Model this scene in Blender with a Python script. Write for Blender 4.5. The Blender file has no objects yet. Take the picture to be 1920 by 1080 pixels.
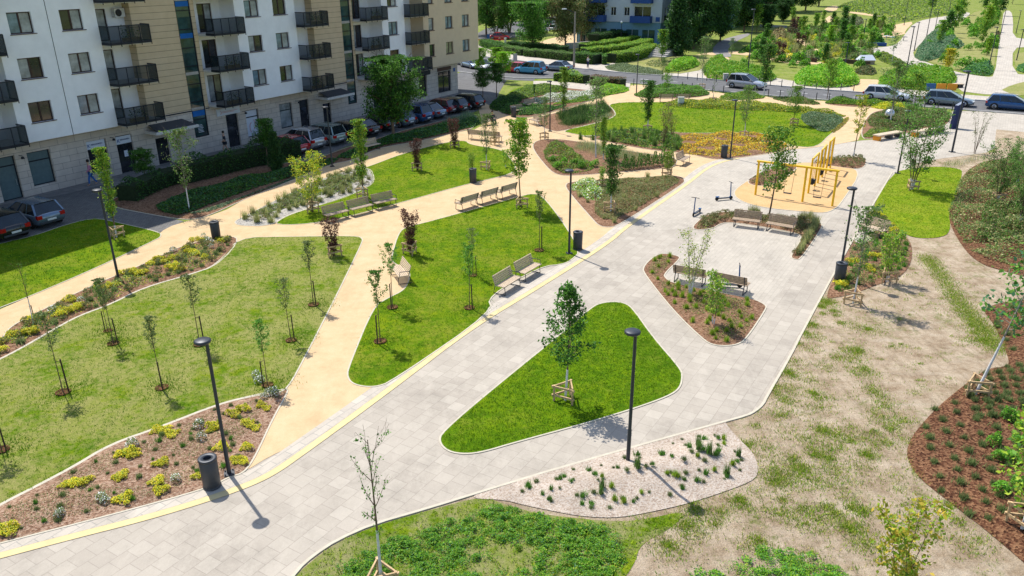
import bpy, math, random
import numpy as np
from mathutils import Vector, Matrix
from mathutils import geometry as mgeo
rad = math.radians
D = bpy.data
S = bpy.context.scene
COL = S.collection

# ------------------------------------------------------------------ camera
FOC, TILT, ROLL, CH = 1463.0, rad(22.5), rad(-0.38), 14.0
Fv = Vector((0, math.cos(TILT), -math.sin(TILT)))
X0 = Vector((1, 0, 0)); U0 = X0.cross(Fv)
Xv = math.cos(ROLL) * X0 + math.sin(ROLL) * U0
Uv = -math.sin(ROLL) * X0 + math.cos(ROLL) * U0
cd = D.cameras.new('camera'); cam = D.objects.new('camera', cd); COL.objects.link(cam)
M = Matrix((( Xv.x, Uv.x, -Fv.x, 0), (Xv.y, Uv.y, -Fv.y, 0), (Xv.z, Uv.z, -Fv.z, CH), (0, 0, 0, 1)))
cam.matrix_world = M
cd.sensor_width = 36; cd.lens = FOC / 1920 * 36; cd.clip_start = .1; cd.clip_end = 3000
S.camera = cam
S.render.resolution_x = 1024; S.render.resolution_y = 576
# ------------------------------------------------------------------ light
SUN_EL, SUN_AZ = 58.0, -37.5        # azimuth clockwise from +Y
w = D.worlds.new('World'); S.world = w; w.use_nodes = True
nt = w.node_tree; bg = nt.nodes['Background']
sky = nt.nodes.new('ShaderNodeTexSky'); sky.sky_type = 'NISHITA'; sky.sun_disc = False
sky.sun_elevation = rad(SUN_EL); sky.sun_rotation = rad(SUN_AZ)
nt.links.new(sky.outputs[0], bg.inputs[0]); bg.inputs[1].default_value = 0.15
sd = D.lights.new('sun', 'SUN'); sd.energy = 4.6; sd.angle = rad(.5); sd.color = (1, .955, .88)
so = D.objects.new('sun', sd); COL.objects.link(so)
a = rad(SUN_AZ); e = rad(SUN_EL)
sdir = Vector((math.sin(a) * math.cos(e), math.cos(a) * math.cos(e), math.sin(e)))
so.rotation_euler = sdir.to_track_quat('Z', 'Y').to_euler(); so.location = sdir * 60
S.view_settings.view_transform = 'Standard'; S.view_settings.look = 'None'
S.view_settings.exposure = 0.36; S.view_settings.gamma = 1
S.render.engine = 'CYCLES'
S.cycles.max_bounces = 5; S.cycles.diffuse_bounces = 3; S.cycles.transmission_bounces = 3; S.cycles.transparent_max_bounces = 6

# ------------------------------------------------------------------ survey: picks in the survey photograph -> plan metres
def G(px, py, z=0.0):
    d = Fv * FOC + Xv * (px - 960) + Uv * (540 - py)
    t = (z - CH) / d.z
    return Vector((d.x * t, d.y * t, z))
def HT(px, py, ty):
    """height of something standing at ground pick (px,py) whose top reads at ty"""
    g = G(px, py) - Vector((0, 0, CH)); k = (540 - ty) / FOC
    # (g+z*Z).U = k (g+z*Z).F
    return (k * g.dot(Fv) - g.dot(Uv)) / (Uv.z - k * Fv.z)
def pts(s):
    v = [float(t) for t in s.replace(',', ' ').split()]
    return [(v[i], v[i + 1]) for i in range(0, len(v), 2)]
def plan(s):
    return [(G(*p).x, G(*p).y) for p in (pts(s) if isinstance(s, str) else s)]
def chaikin(P, n=2, closed=True, r=.25):
    for _ in range(n):
        Q = []
        m = len(P)
        for i in range(m if closed else m - 1):
            a, b = P[i], P[(i + 1) % m]
            Q.append((a[0] * (1 - r) + b[0] * r, a[1] * (1 - r) + b[1] * r))
            Q.append((a[0] * r + b[0] * (1 - r), a[1] * r + b[1] * (1 - r)))
        if not closed: Q = [P[0]] + Q + [P[-1]]
        P = Q
    return P
def area(P): return .5 * sum(P[i][0] * P[(i + 1) % len(P)][1] - P[(i + 1) % len(P)][0] * P[i][1] for i in range(len(P)))
def inside(P, x, y):
    P = np.array(P); r = np.zeros(len(x), bool); j = len(P) - 1
    for i in range(len(P)):
        xi, yi, xj, yj = P[i][0], P[i][1], P[j][0], P[j][1]
        c = ((yi > y) != (yj > y)) & (x < (xj - xi) * (y - yi) / ((yj - yi) if yj != yi else 1e-9) + xi)
        r ^= c; j = i
    return r
def edist(P, x, y):
    P = np.array(P); d = np.full(len(x), 1e9)
    for i in range(len(P)):
        ax, ay = P[i]; bx, by = P[(i + 1) % len(P)]
        L = (bx - ax) ** 2 + (by - ay) ** 2 + 1e-9
        t = np.clip(((x - ax) * (bx - ax) + (y - ay) * (by - ay)) / L, 0, 1)
        d = np.minimum(d, np.hypot(x - ax - t * (bx - ax), y - ay - t * (by - ay)))
    return d
def scatter(P, n, rng, mind=0, margin=0):
    P = np.array(P); lo, hi = P.min(0), P.max(0); out = np.zeros((0, 2)); tries = 0
    while len(out) < n and tries < 40:
        tries += 1
        c = rng.uniform(lo, hi, (max(200, n * 3), 2)); c = c[inside(P, c[:, 0], c[:, 1])]
        if margin and len(c): c = c[edist(P, c[:, 0], c[:, 1]) > margin]
        if mind:
            for q in c:
                if len(out) >= n: break
                if len(out) == 0 or np.min(np.hypot(out[:, 0] - q[0], out[:, 1] - q[1])) > mind: out = np.vstack([out, q])
        else: out = np.vstack([out, c])
    return out[:n]

# ------------------------------------------------------------------ object helpers
def tag(o, label=None, cat=None, group=None, kind=None):
    if label: o['label'] = label
    if cat: o['category'] = cat
    if group: o['group'] = group
    if kind: o['kind'] = kind
    return o
def thing(name, loc=(0, 0, 0), rz=0, label=None, cat=None, group=None):
    o = D.objects.new(name, None); o.empty_display_size = .2; COL.objects.link(o)
    o.location = loc; o.rotation_euler = (0, 0, rz)
    return tag(o, label, cat, group)
KIDS = {}
def adopt(o, parent):
    if parent is not None:
        o.parent = parent; KIDS.setdefault(parent.name, []).append(o)
    return o
def link(name, me, parent=None, loc=None, rz=None):
    o = D.objects.new(name, me); COL.objects.link(o); adopt(o, parent)
    if loc is not None: o.location = loc
    if rz is not None: o.rotation_euler = (0, 0, rz)
    return o
def copy_tree(o, parent=None):
    c = o.copy(); COL.objects.link(c)
    if parent is not None: adopt(c, parent)
    for k in KIDS.get(o.name, []): copy_tree(k, c)
    return c
def place(proto, first, loc, rz=0, scale=1, label=None, group=None):
    """first use takes the prototype itself, later ones are copies"""
    o = proto if first else copy_tree(proto)
    o.location = loc; o.rotation_euler = (0, 0, rz); o.scale = (scale, scale, scale) if not hasattr(scale, '__len__') else scale
    if label: o['label'] = label
    if group: o['group'] = group
    return o
class MB:
    def __init__(s): s.v = []; s.f = []; s.m = []; s.sm = []
    def add(s, v, f, mi=0, smooth=False):
        b = len(s.v); s.v += [tuple(p) for p in v]
        for q in f: s.f.append(tuple(i + b for i in q)); s.m.append(mi); s.sm.append(smooth)
    def box(s, x0, x1, y0, y1, z0, z1, mi=0):
        s.add([(x0, y0, z0), (x1, y0, z0), (x1, y1, z0), (x0, y1, z0), (x0, y0, z1), (x1, y0, z1), (x1, y1, z1), (x0, y1, z1)],
              [(0, 3, 2, 1), (4, 5, 6, 7), (0, 1, 5, 4), (1, 2, 6, 5), (2, 3, 7, 6), (3, 0, 4, 7)], mi)
    def beam(s, a, b, w, h, mi=0, up=(0, 0, 1)):
        a = Vector(a); b = Vector(b); d = (b - a).normalized(); u = Vector(up)
        if abs(d.dot(u)) > .98: u = Vector((1, 0, 0))
        x = d.cross(u).normalized(); y = x.cross(d)
        v = []
        for p in (a, b):
            for sx, sy in ((-1, -1), (1, -1), (1, 1), (-1, 1)): v.append(p + x * sx * w / 2 + y * sy * h / 2)
        s.add(v, [(0, 1, 2, 3), (7, 6, 5, 4), (0, 4, 5, 1), (1, 5, 6, 2), (2, 6, 7, 3), (3, 7, 4, 0)], mi)
    def tube(s, P, R, n=6, mi=0, cap=True, smooth=True):
        P = [Vector(p) for p in P]
        if not hasattr(R, '__len__'): R = [R] * len(P)
        v = []; f = []; x = None
        for i, p in enumerate(P):
            d = (P[min(i + 1, len(P) - 1)] - P[max(i - 1, 0)])
            d = d.normalized() if d.length > 1e-9 else Vector((0, 0, 1))
            if x is None:
                x = d.orthogonal().normalized()
            else:
                x = (x - d * x.dot(d)); x = x.normalized() if x.length > 1e-6 else d.orthogonal().normalized()
            y = d.cross(x)
            for k in range(n):
                t = 2 * math.pi * k / n; v.append(p + (x * math.cos(t) + y * math.sin(t)) * R[i])
        for i in range(len(P) - 1):
            for k in range(n): f.append((i * n + k, i * n + (k + 1) % n, (i + 1) * n + (k + 1) % n, (i + 1) * n + k))
        s.add(v, f, mi, smooth)
        if cap:
            b = len(P) * n
            s.add(v[:n], [tuple(range(n - 1, -1, -1))], mi); s.add(v[-n:], [tuple(range(n))], mi)
    def lathe(s, prof, n=24, mi=0, smooth=True, c=(0, 0, 0)):
        v = []; f = []
        for r, z in prof:
            for k in range(n):
                t = 2 * math.pi * k / n; v.append((c[0] + r * math.cos(t), c[1] + r * math.sin(t), c[2] + z))
        for i in range(len(prof) - 1):
            for k in range(n): f.append((i * n + k, i * n + (k + 1) % n, (i + 1) * n + (k + 1) % n, (i + 1) * n + k))
        s.add(v, f, mi, smooth)
    def mesh(s, name, mats):
        me = D.meshes.new(name); me.from_pydata(s.v, [], s.f)
        for m in (mats if isinstance(mats, (list, tuple)) else [mats]): me.materials.append(m)
        me.polygons.foreach_set('material_index', s.m); me.polygons.foreach_set('use_smooth', s.sm); me.update()
        return me
    def build(s, name, mats, parent=None, loc=None, rz=None): return link(name, s.mesh(name, mats), parent, loc, rz)

# ------------------------------------------------------------------ materials
def lin(c):
    if isinstance(c, str):
        c = [int(c[i:i + 2], 16) / 255 for i in (0, 2, 4)]
        c = [(x / 12.92 if x <= .04045 else ((x + .055) / 1.055) ** 2.4) for x in c]
    return (c[0], c[1], c[2], 1)
class NT:
    def __init__(s, name):
        s.m = D.materials.new(name); s.m.use_nodes = True; s.t = s.m.node_tree; s.b = s.t.nodes['Principled BSDF']; s.out = s.t.nodes['Material Output']
        s.b.inputs['Specular IOR Level'].default_value = .3
    def n(s, ty, **k):
        x = s.t.nodes.new(ty)
        for a, v in k.items(): setattr(x, a, v)
        return x
    def l(s, a, b): s.t.links.new(a, b)
    def coord(s, sc=(1, 1, 1), rz=0):
        tc = s.n('ShaderNodeTexCoord'); mp = s.n('ShaderNodeMapping'); s.l(tc.outputs['Object'], mp.inputs[0])
        mp.inputs['Scale'].default_value = sc; mp.inputs['Rotation'].default_value = (0, 0, rz); return mp.outputs[0]
    def noise(s, vec, scale, detail=4, rough=.6):
        x = s.n('ShaderNodeTexNoise'); s.l(vec, x.inputs['Vector']); x.inputs['Scale'].default_value = scale
        x.inputs['Detail'].default_value = detail; x.inputs['Roughness'].default_value = rough; return x.outputs[0]
    def ramp(s, fac, stops, interp='LINEAR'):
        r = s.n('ShaderNodeValToRGB'); s.l(fac, r.inputs[0]); e = r.color_ramp.elements; r.color_ramp.interpolation = interp
        while len(e) < len(stops): e.new(.5)
        for i, (p, c) in enumerate(stops):
            e[i].position = p; e[i].color = lin(c) if not isinstance(c, (int, float)) else (c, c, c, 1)
        return r.outputs[0]
    def mix(s, fac, a, b, mode='MIX'):
        x = s.n('ShaderNodeMix', data_type='RGBA', blend_type=mode)
        for v, i in ((fac, 0), (a, 6), (b, 7)):
            if isinstance(v, (int, float)): x.inputs[i].default_value = v if i == 0 else (v, v, v, 1)
            elif isinstance(v, (str, tuple)): x.inputs[i].default_value = lin(v)
            else: s.l(v, x.inputs[i])
        return x.outputs[2]
    def bump(s, h, st=.3, dist=.02):
        b = s.n('ShaderNodeBump'); b.inputs['Strength'].default_value = st; b.inputs['Distance'].default_value = dist
        s.l(h, b.inputs['Height']); s.l(b.outputs[0], s.b.inputs['Normal'])
    def base(s, c): s.l(c, s.b.inputs['Base Color'])
def plain(name, c, rough=.7, metal=0, var=.12, scale=4, spec=.3, bump=0):
    k = NT(name); v = k.coord(); nz = k.noise(v, scale, 5)
    c = lin(c); k.base(k.ramp(nz, [(.3, tuple(x * (1 - var) for x in c[:3])), (.7, tuple(min(1, x * (1 + var)) for x in c[:3]))]))
    k.b.inputs['Roughness'].default_value = rough; k.b.inputs['Metallic'].default_value = metal; k.b.inputs['Specular IOR Level'].default_value = spec
    if bump: k.bump(k.noise(v, scale * 12, 3), .4, bump)
    return k.m
def leafm(name, cols, trans=.42, rough=.6):
    cols = [tuple(min(.9, x * (1.35 if name.startswith('grass_blade') else 1.45)) for x in c) for c in cols]
    k = NT(name); g = k.n('ShaderNodeNewGeometry')
    st = [(i / max(1, len(cols) - 1), c) for i, c in enumerate(cols)]
    c = k.ramp(g.outputs['Random Per Island'], st)
    oi = k.n('ShaderNodeObjectInfo'); hv = k.n('ShaderNodeHueSaturation')
    mr = k.n('ShaderNodeMapRange'); mr.inputs[3].default_value = .8; mr.inputs[4].default_value = 1.2; k.l(oi.outputs['Random'], mr.inputs[0]); k.l(mr.outputs[0], hv.inputs['Value'])
    k.l(c, hv.inputs['Color']); k.base(hv.outputs[0]); k.b.inputs['Roughness'].default_value = rough
    tr = k.n('ShaderNodeBsdfTranslucent'); mx = k.n('ShaderNodeMixShader'); mx.inputs[0].default_value = trans
    k.l(hv.outputs[0], tr.inputs[0]); k.l(k.b.outputs[0], mx.inputs[1]); k.l(tr.outputs[0], mx.inputs[2]); k.l(mx.outputs[0], k.out.inputs[0])
    return k.m
def lawnm(name, dark, mid, lite, dry, dryat=.6, fine=26):
    k = NT(name); v = k.coord()
    big = k.noise(v, .28, 5, .65); med = k.noise(v, 1.7, 6, .75); fin = k.noise(v, fine, 4, .8)
    c1 = k.ramp(k.mix(.35, med, big), [(.36, dark), (.49, mid), (.60, lite)])
    df = k.ramp(k.mix(.5, k.noise(v, .42, 6, .7), k.noise(v, 2.6, 6, .8)), [(dryat - .05, 0.), (dryat + .06, 1.)])
    c2 = k.mix(df, c1, k.mix(k.noise(v, 6, 4, .8), dry, mid))
    v3 = k.coord((1, .18, 1), rz=.9); c2 = k.mix(k.ramp(k.noise(v3, 1.1, 4, .6), [(.5, 0.), (.7, .35)]), c2, lite)      # faint mower swathes
    f2 = k.ramp(fin, [(.3, .55), (.7, 1.5)])
    k.base(k.mix(1., k.mix(.75, c2, f2, 'MULTIPLY'), .90, 'MULTIPLY')); k.b.inputs['Roughness'].default_value = .95; k.b.inputs['Specular IOR Level'].default_value = .08
    k.bump(fin, .8, .05); return k.m
def chipm(name, cols, scale=14, dist=.03, sc=.82):
    k = NT(name); v = k.coord(); vo = k.n('ShaderNodeTexVoronoi'); k.l(v, vo.inputs['Vector']); vo.inputs['Scale'].default_value = scale
    sp = k.n('ShaderNodeSeparateColor'); k.l(vo.outputs['Color'], sp.inputs[0])
    c = k.ramp(sp.outputs[0], [(i / (len(cols) - 1), x) for i, x in enumerate(cols)])
    c = k.mix(.5, c, k.ramp(k.noise(v, .9, 5), [(.3, .55), (.7, 1.25)]), 'MULTIPLY')
    c = k.mix(1., c, sc, 'MULTIPLY'); k.base(c); k.b.inputs['Roughness'].default_value = .95; k.b.inputs['Specular IOR Level'].default_value = .1
    k.bump(vo.outputs['Distance'], .9, dist); return k.m
def sandm(name, a, b, c):
    k = NT(name); v = k.coord()
    c1 = k.ramp(k.noise(v, 1.1, 7, .72), [(.3, a), (.5, b), (.7, c)])
    st = k.coord((1, .3, 1), rz=.6); c1 = k.mix(k.ramp(k.noise(st, .9, 6, .75), [(.52, 0.), (.72, .30)]), c1, tuple(x * .72 for x in a))
    vo = k.n('ShaderNodeTexVoronoi'); k.l(v, vo.inputs['Vector']); vo.inputs['Scale'].default_value = 22
    f2 = k.ramp(k.noise(v, 45, 4, .85), [(.3, .80), (.7, 1.14)])
    c1 = k.mix(1., c1, f2, 'MULTIPLY'); c1 = k.mix(k.ramp(vo.outputs['Distance'], [(.08, .35), (.16, 0.)]), c1, tuple(x * .6 for x in a))
    k.base(k.mix(1., c1, (.86, .86, .85), 'MULTIPLY')); k.b.inputs['Roughness'].default_value = .95; k.b.inputs['Specular IOR Level'].default_value = .1
    k.bump(k.noise(v, 40, 3), .3, .02); return k.m
def slabm(name, c1, c2, mortar, w, h, rz, off=.5, ms=.012, lite=None):
    k = NT(name); v = k.coord(rz=rz); b = k.n('ShaderNodeTexBrick'); k.l(v, b.inputs['Vector'])
    b.offset = off; b.inputs['Color1'].default_value = lin(c1); b.inputs['Color2'].default_value = lin(c2); b.inputs['Mortar'].default_value = lin(mortar)
    b.inputs['Scale'].default_value = 1; b.inputs['Brick Width'].default_value = w; b.inputs['Row Height'].default_value = h
    b.inputs['Mortar Size'].default_value = ms; b.inputs['Mortar Smooth'].default_value = .2; b.inputs['Bias'].default_value = -.15
    c = b.outputs[0]
    st = k.ramp(k.noise(v, .45, 8, .78), [(.33, .80), (.5, 1.), (.67, 1.08)])
    c = k.mix(1., c, st, 'MULTIPLY'); c = k.mix(1., c, k.ramp(k.noise(v, 35, 3, .8), [(.3, .93), (.7, 1.06)]), 'MULTIPLY')
    # scattered pale slabs and dusty smears
    b2 = k.n('ShaderNodeTexBrick'); k.l(v, b2.inputs['Vector']); b2.offset = off; b2.inputs['Color1'].default_value = (0, 0, 0, 1); b2.inputs['Color2'].default_value = (1, 1, 1, 1); b2.inputs['Mortar'].default_value = (0, 0, 0, 1)
    b2.inputs['Scale'].default_value = 1; b2.inputs['Brick Width'].default_value = w; b2.inputs['Row Height'].default_value = h; b2.inputs['Mortar Size'].default_value = ms
    c = k.mix(k.ramp(b2.outputs[0], [(.90, 0.), (.98, .22)]), c, lite or (.62, .58, .52))
    v2 = k.coord((1.5, .5, 1), rz=rz + .5); c = k.mix(k.ramp(k.noise(v2, 1.1, 7, .8), [(.50, 0.), (.72, .45)]), c, lite or (.60, .56, .50))
    c = k.mix(1., c, (.87, .84, .79), 'MULTIPLY'); k.base(c); k.b.inputs['Roughness'].default_value = .85; k.b.inputs['Specular IOR Level'].default_value = .2
    return k.m
PATH_AZ = rad(-(90 - 31.5))
MT = dict(
    lawn=lawnm('lawn_green', (.045, .125, .002), (.11, .205, .002), (.20, .265, .004), (.30, .28, .04), .53),
    lawn_dry=lawnm('lawn_dry', (.045, .125, .002), (.115, .20, .004), (.21, .26, .012), (.44, .36, .16), .475),
    verge=lawnm('verge', (.05, .12, .002), (.12, .20, .004), (.22, .28, .01), (.40, .32, .20), .475),
    lawn_lush=lawnm('lawn_lush', (.045, .12, .001), (.10, .20, .002), (.17, .26, .003), (.24, .27, .03), .56),
    lawn_far=lawnm('lawn_far', (.06, .12, .012), (.15, .22, .025), (.25, .29, .05), (.38, .34, .15), .50, 6),
    lawn_tan=lawnm('lawn_tan', (.10, .16, .02), (.20, .24, .05), (.28, .29, .08), (.40, .34, .17), .46, 10),
    lawn_lime=lawnm('lawn_lime', (.07, .17, .003), (.15, .26, .005), (.26, .33, .012), (.34, .32, .04), .5),
    mulch=chipm('bark_mulch', [(.12, .06, .035), (.26, .14, .08), (.38, .23, .145), (.19, .10, .06)]),
    mulch_lite=chipm('pale_mulch', [(.17, .09, .055), (.34, .20, .13), (.50, .35, .25), (.26, .145, .09)], 18),
    mulch_red=chipm('red_mulch', [(.05, .022, .013), (.15, .062, .033), (.34, .18, .095), (.10, .040, .022)], 17, sc=.72),
    pebble=chipm('pink_pebble', [(.42, .32, .25), (.64, .53, .43), (.72, .63, .54), (.52, .40, .30)], 24, .015, .72),
    greypebble=chipm('grey_pebble', [(.32, .30, .27), (.5, .47, .42), (.6, .56, .5), (.4, .37, .33)], 12),
    sand=sandm('golden_gravel', (.61, .43, .245), (.69, .50, .295), (.74, .555, .345)),
    sand2=sandm('ochre_safety_surface', (.60, .385, .18), (.67, .44, .215), (.71, .48, .25)),
    pave=slabm('concrete_slabs', (.435, .40, .355), (.485, .45, .40), (.35, .32, .285), .50, .50, PATH_AZ, ms=.010),
    pave2=slabm('fine_concrete_slabs', (.49, .455, .405), (.53, .495, .44), (.39, .365, .33), .40, .20, PATH_AZ, ms=.008),
    pave_pale=slabm('pale_slabs', (.52, .48, .43), (.60, .56, .50), (.36, .35, .33), .60, .30, PATH_AZ),
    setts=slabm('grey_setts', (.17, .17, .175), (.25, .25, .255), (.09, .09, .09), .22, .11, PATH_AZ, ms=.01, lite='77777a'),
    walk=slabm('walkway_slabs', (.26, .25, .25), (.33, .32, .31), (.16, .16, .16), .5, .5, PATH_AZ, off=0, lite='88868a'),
    asphalt=sandm('asphalt', (.13, .13, .135), (.165, .165, .17), (.20, .20, .205)),
    kerb=plain('kerb_stone', (.50, .455, .36), .9, var=.08),
    kerbgrey=plain('grey_kerb', (.46, .45, .43), .9),
    stripe=plain('yellow_slabs', (.60, .48, .25), .85, var=.1, scale=2),
    white_line=plain('white_paint', (.72, .72, .70), .7),
    steel=plain('dark_steel', (.035, .04, .05), .45, .3, spec=.5),
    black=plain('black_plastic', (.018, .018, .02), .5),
    charcoal=plain('charcoal_paint', (.05, .055, .065), .5),
    wood=plain('weathered_wood', (.40, .30, .21), .8, var=.3, scale=9),
    woodpale=plain('pale_wood', (.54, .43, .31), .8, var=.2, scale=9),
    woodgrey=plain('grey_wood', (.38, .30, .22), .8, var=.25, scale=9),
    logs=plain('timber_post', (.50, .35, .19), .85, var=.35, scale=7),
    stake=plain('dark_stake', (.07, .05, .035), .9, var=.3),
    bark=plain('brown_bark', (.16, .11, .075), .95, var=.35, scale=12),
    barkgrey=plain('grey_bark', (.27, .24, .205), .95, var=.3, scale=12),
    limewash=plain('white_trunk_wash', (.62, .62, .63), .9, var=.2, scale=9),
    yellow=plain('yellow_paint', (.85, .52, .012), .4, spec=.5, var=.05),
    render_white=plain('white_render', (.87, .87, .885), .9, var=.05, scale=1.2),
    render_beige=plain('beige_render', (.66, .52, .35), .9, var=.05, scale=1.2),
    roof=plain('roof_felt', (.07, .07, .075), .95),
    frame=plain('dark_window_frame', (.045, .022, .018), .5),
    anth=plain('anthracite_metal', (.018, .022, .03), .5, spec=.2),
    sill=plain('dark_sill', (.07, .03, .025), .6),
    slab=plain('balcony_slab', (.62, .60, .57), .9),
    signwhite=plain('white_sign_board', (.62, .66, .74), .5, var=.03),
    signblue=plain('blue_paint', (.02, .08, .30), .5),
    signink=plain('dark_blue_ink', (.02, .04, .16), .6),
    redink=plain('red_ink', (.55, .12, .10), .6),
    awning=plain('bright_blue_blind', (.01, .13, .45), .7),
    shutter=plain('teal_shutter', (.10, .15, .16), .6),
    bluewall=plain('blue_grey_render', (.50, .54, .60), .9, var=.05, scale=1),
    bluebase=plain('teal_blue_render', (.16, .30, .42), .9, var=.08),
    bluerail=plain('deep_blue_panel', (.02, .07, .26), .5),
    concrete=plain('concrete', (.44, .42, .39), .9, bump=.01),
    lampglass=plain('lamp_lens', (.75, .78, .8), .3),
    tyre=plain('tyre', (.02, .02, .02), .8), rim=plain('alloy_rim', (.5, .5, .52), .3, .7),
    plate=plain('number_plate', (.7, .7, .68), .4), tail=plain('tail_lens', (.45, .01, .01), .2, spec=.6), head=plain('head_lens', (.7, .72, .75), .15, spec=.6),
    skin=plain('skin', (.55, .33, .23), .6), hair=plain('dark_hair', (.02, .014, .01), .6),
    cloth_dark=plain('dark_cloth', (.03, .035, .045), .9), cloth_pink=plain('pink_cloth', (.5, .2, .3), .9), cloth_white=plain('white_cloth', (.6, .6, .6), .9),
    cloth_blue=plain('blue_cloth', (.05, .15, .4), .9), cloth_navy=plain('navy_cloth', (.02, .03, .09), .9), cloth_red=plain('red_cloth', (.5, .06, .06), .9),
    silver=plain('brushed_silver', (.55, .56, .58), .3, .8), scooter=plain('scooter_blue', (.01, .09, .26), .4, spec=.5), orange=plain('orange_panel', (.75, .3, .03), .6),
    red=plain('red_paint', (.6, .02, .02), .5), ac=plain('white_plastic', (.6, .6, .6), .5),
)
def glassm(name, c, rough=.08):
    k = NT(name); v = k.coord(); nz = k.noise(v, .9, 5, .6)
    c = lin(c); k.base(k.ramp(nz, [(.35, tuple(x * .35 for x in c[:3])), (.65, c[:3])])); k.b.inputs['Roughness'].default_value = rough
    k.b.inputs['Specular IOR Level'].default_value = .8; return k.m
MT['pane_dark'] = glassm('dark_pane', (.035, .04, .05)); MT['pane_curtain'] = glassm('curtained_pane', (.42, .46, .47), .25)
MT['pane_blue'] = glassm('painted_sky_pane', (.22, .33, .42)); MT['pane_warm'] = glassm('warm_pane', (.14, .07, .04)); MT['pane_yel'] = glassm('yellow_curtain_pane', (.36, .34, .18), .3)  # blue pane: the sky's reflection is painted into its base colour
MT['stairglass'] = glassm('green_stair_glass', (.04, .10, .10)); MT['carglass'] = glassm('car_glass', (.02, .03, .04), .04)
k = NT('smoked_rail_glass'); k.b.inputs['Base Color'].default_value = (.012, .025, .03, 1); k.b.inputs['Roughness'].default_value = .1; k.b.inputs['Alpha'].default_value = .72; k.b.inputs['Specular IOR Level'].default_value = .08; k.b.inputs['Roughness'].default_value = .3; MT['railglass'] = k.m
# beige panels with horizontal joints
k = NT('beige_panels'); v = k.coord(); sx = k.n('ShaderNodeSeparateXYZ'); k.l(v, sx.inputs[0]); md = k.n('ShaderNodeMath', operation='MODULO'); k.l(sx.outputs[2], md.inputs[0]); md.inputs[1].default_value = .455
lt = k.n('ShaderNodeMath', operation='LESS_THAN'); k.l(md.outputs[0], lt.inputs[0]); lt.inputs[1].default_value = .03
c = k.ramp(k.noise(v, 1.4, 5), [(.3, (.58, .45, .29)), (.7, (.66, .52, .34))]); k.base(k.mix(lt.outputs[0], c, (.24, .18, .12))); k.b.inputs['Roughness'].default_value = .85; MT['panels'] = k.m
k = NT('stone_cladding'); v = k.coord((1, 1, 1)); tc = k.n('ShaderNodeCombineXYZ'); sx = k.n('ShaderNodeSeparateXYZ'); k.l(v, sx.inputs[0]); k.l(sx.outputs[0], tc.inputs[0]); k.l(sx.outputs[2], tc.inputs[1])
b = k.n('ShaderNodeTexBrick'); k.l(tc.outputs[0], b.inputs['Vector']); b.inputs['Scale'].default_value = 1; b.inputs['Brick Width'].default_value = 1.2; b.inputs['Row Height'].default_value = .42; b.inputs['Mortar Size'].default_value = .012
b.inputs['Color1'].default_value = (.56, .48, .41, 1); b.inputs['Color2'].default_value = (.62, .545, .475, 1); b.inputs['Mortar'].default_value = (.24, .2, .18, 1)
k.base(k.mix(1., b.outputs[0], k.ramp(k.noise(v, 1.5, 5), [(.3, .85), (.7, 1.08)]), 'MULTIPLY')); k.b.inputs['Roughness'].default_value = .8; MT['stone'] = k.m
LF = dict(
    green=leafm('leaf_green', [(.03, .10, .012), (.06, .17, .018), (.10, .24, .03), (.15, .30, .05)]),
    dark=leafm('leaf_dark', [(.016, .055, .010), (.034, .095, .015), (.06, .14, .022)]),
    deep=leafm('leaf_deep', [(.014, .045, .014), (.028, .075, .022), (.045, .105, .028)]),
    lime=leafm('leaf_lime', [(.10, .20, .012), (.17, .29, .02), (.26, .36, .03), (.32, .38, .05)]),
    bright=leafm('leaf_bright', [(.06, .19, .01), (.11, .29, .015), (.17, .37, .02)]),
    yellow=leafm('leaf_yellow', [(.32, .34, .02), (.48, .42, .015), (.58, .46, .02), (.26, .34, .03)], .25),
    gold=leafm('flower_gold', [(.52, .36, .01), (.60, .30, .01), (.30, .30, .03), (.46, .20, .02)], .25),
    purple=leafm('leaf_purple', [(.04, .016, .016), (.08, .03, .025), (.13, .055, .04)]),
    rust=leafm('leaf_rust', [(.14, .10, .05), (.20, .16, .06), (.11, .14, .04), (.26, .17, .09)]),
    olive=leafm('leaf_olive', [(.07, .11, .035), (.12, .17, .05), (.18, .22, .09)]),
    silver=leafm('leaf_silver', [(.13, .18, .10), (.20, .26, .15), (.28, .34, .20)]),
    bluegreen=leafm('leaf_bluegreen', [(.03, .10, .045), (.06, .16, .07), (.10, .21, .10)]),
    straw=leafm('grass_straw', [(.28, .27, .10), (.40, .37, .16), (.20, .24, .07), (.48, .43, .22)]),
    white=leafm('petal_white', [(.70, .70, .62), (.80, .80, .75), (.62, .64, .50)], .2),
    cream=leafm('petal_cream', [(.62, .60, .45), (.72, .70, .58), (.25, .32, .12), (.40, .42, .22)], .2),
    maple=leafm('leaf_maple_tip', [(.14, .22, .02), (.32, .30, .03), (.48, .34, .05), (.20, .26, .02)]),
    blade=leafm('grass_blade', [(.06, .15, .003), (.10, .21, .005), (.16, .27, .008), (.22, .30, .015)], .25),
    bladedry=leafm('grass_blade_dry', [(.10, .17, .008), (.18, .23, .015), (.28, .28, .05), (.40, .34, .12)], .25),
    bladelime=leafm('grass_blade_lime', [(.11, .22, .006), (.20, .30, .01), (.30, .35, .02)], .25),
)
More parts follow.
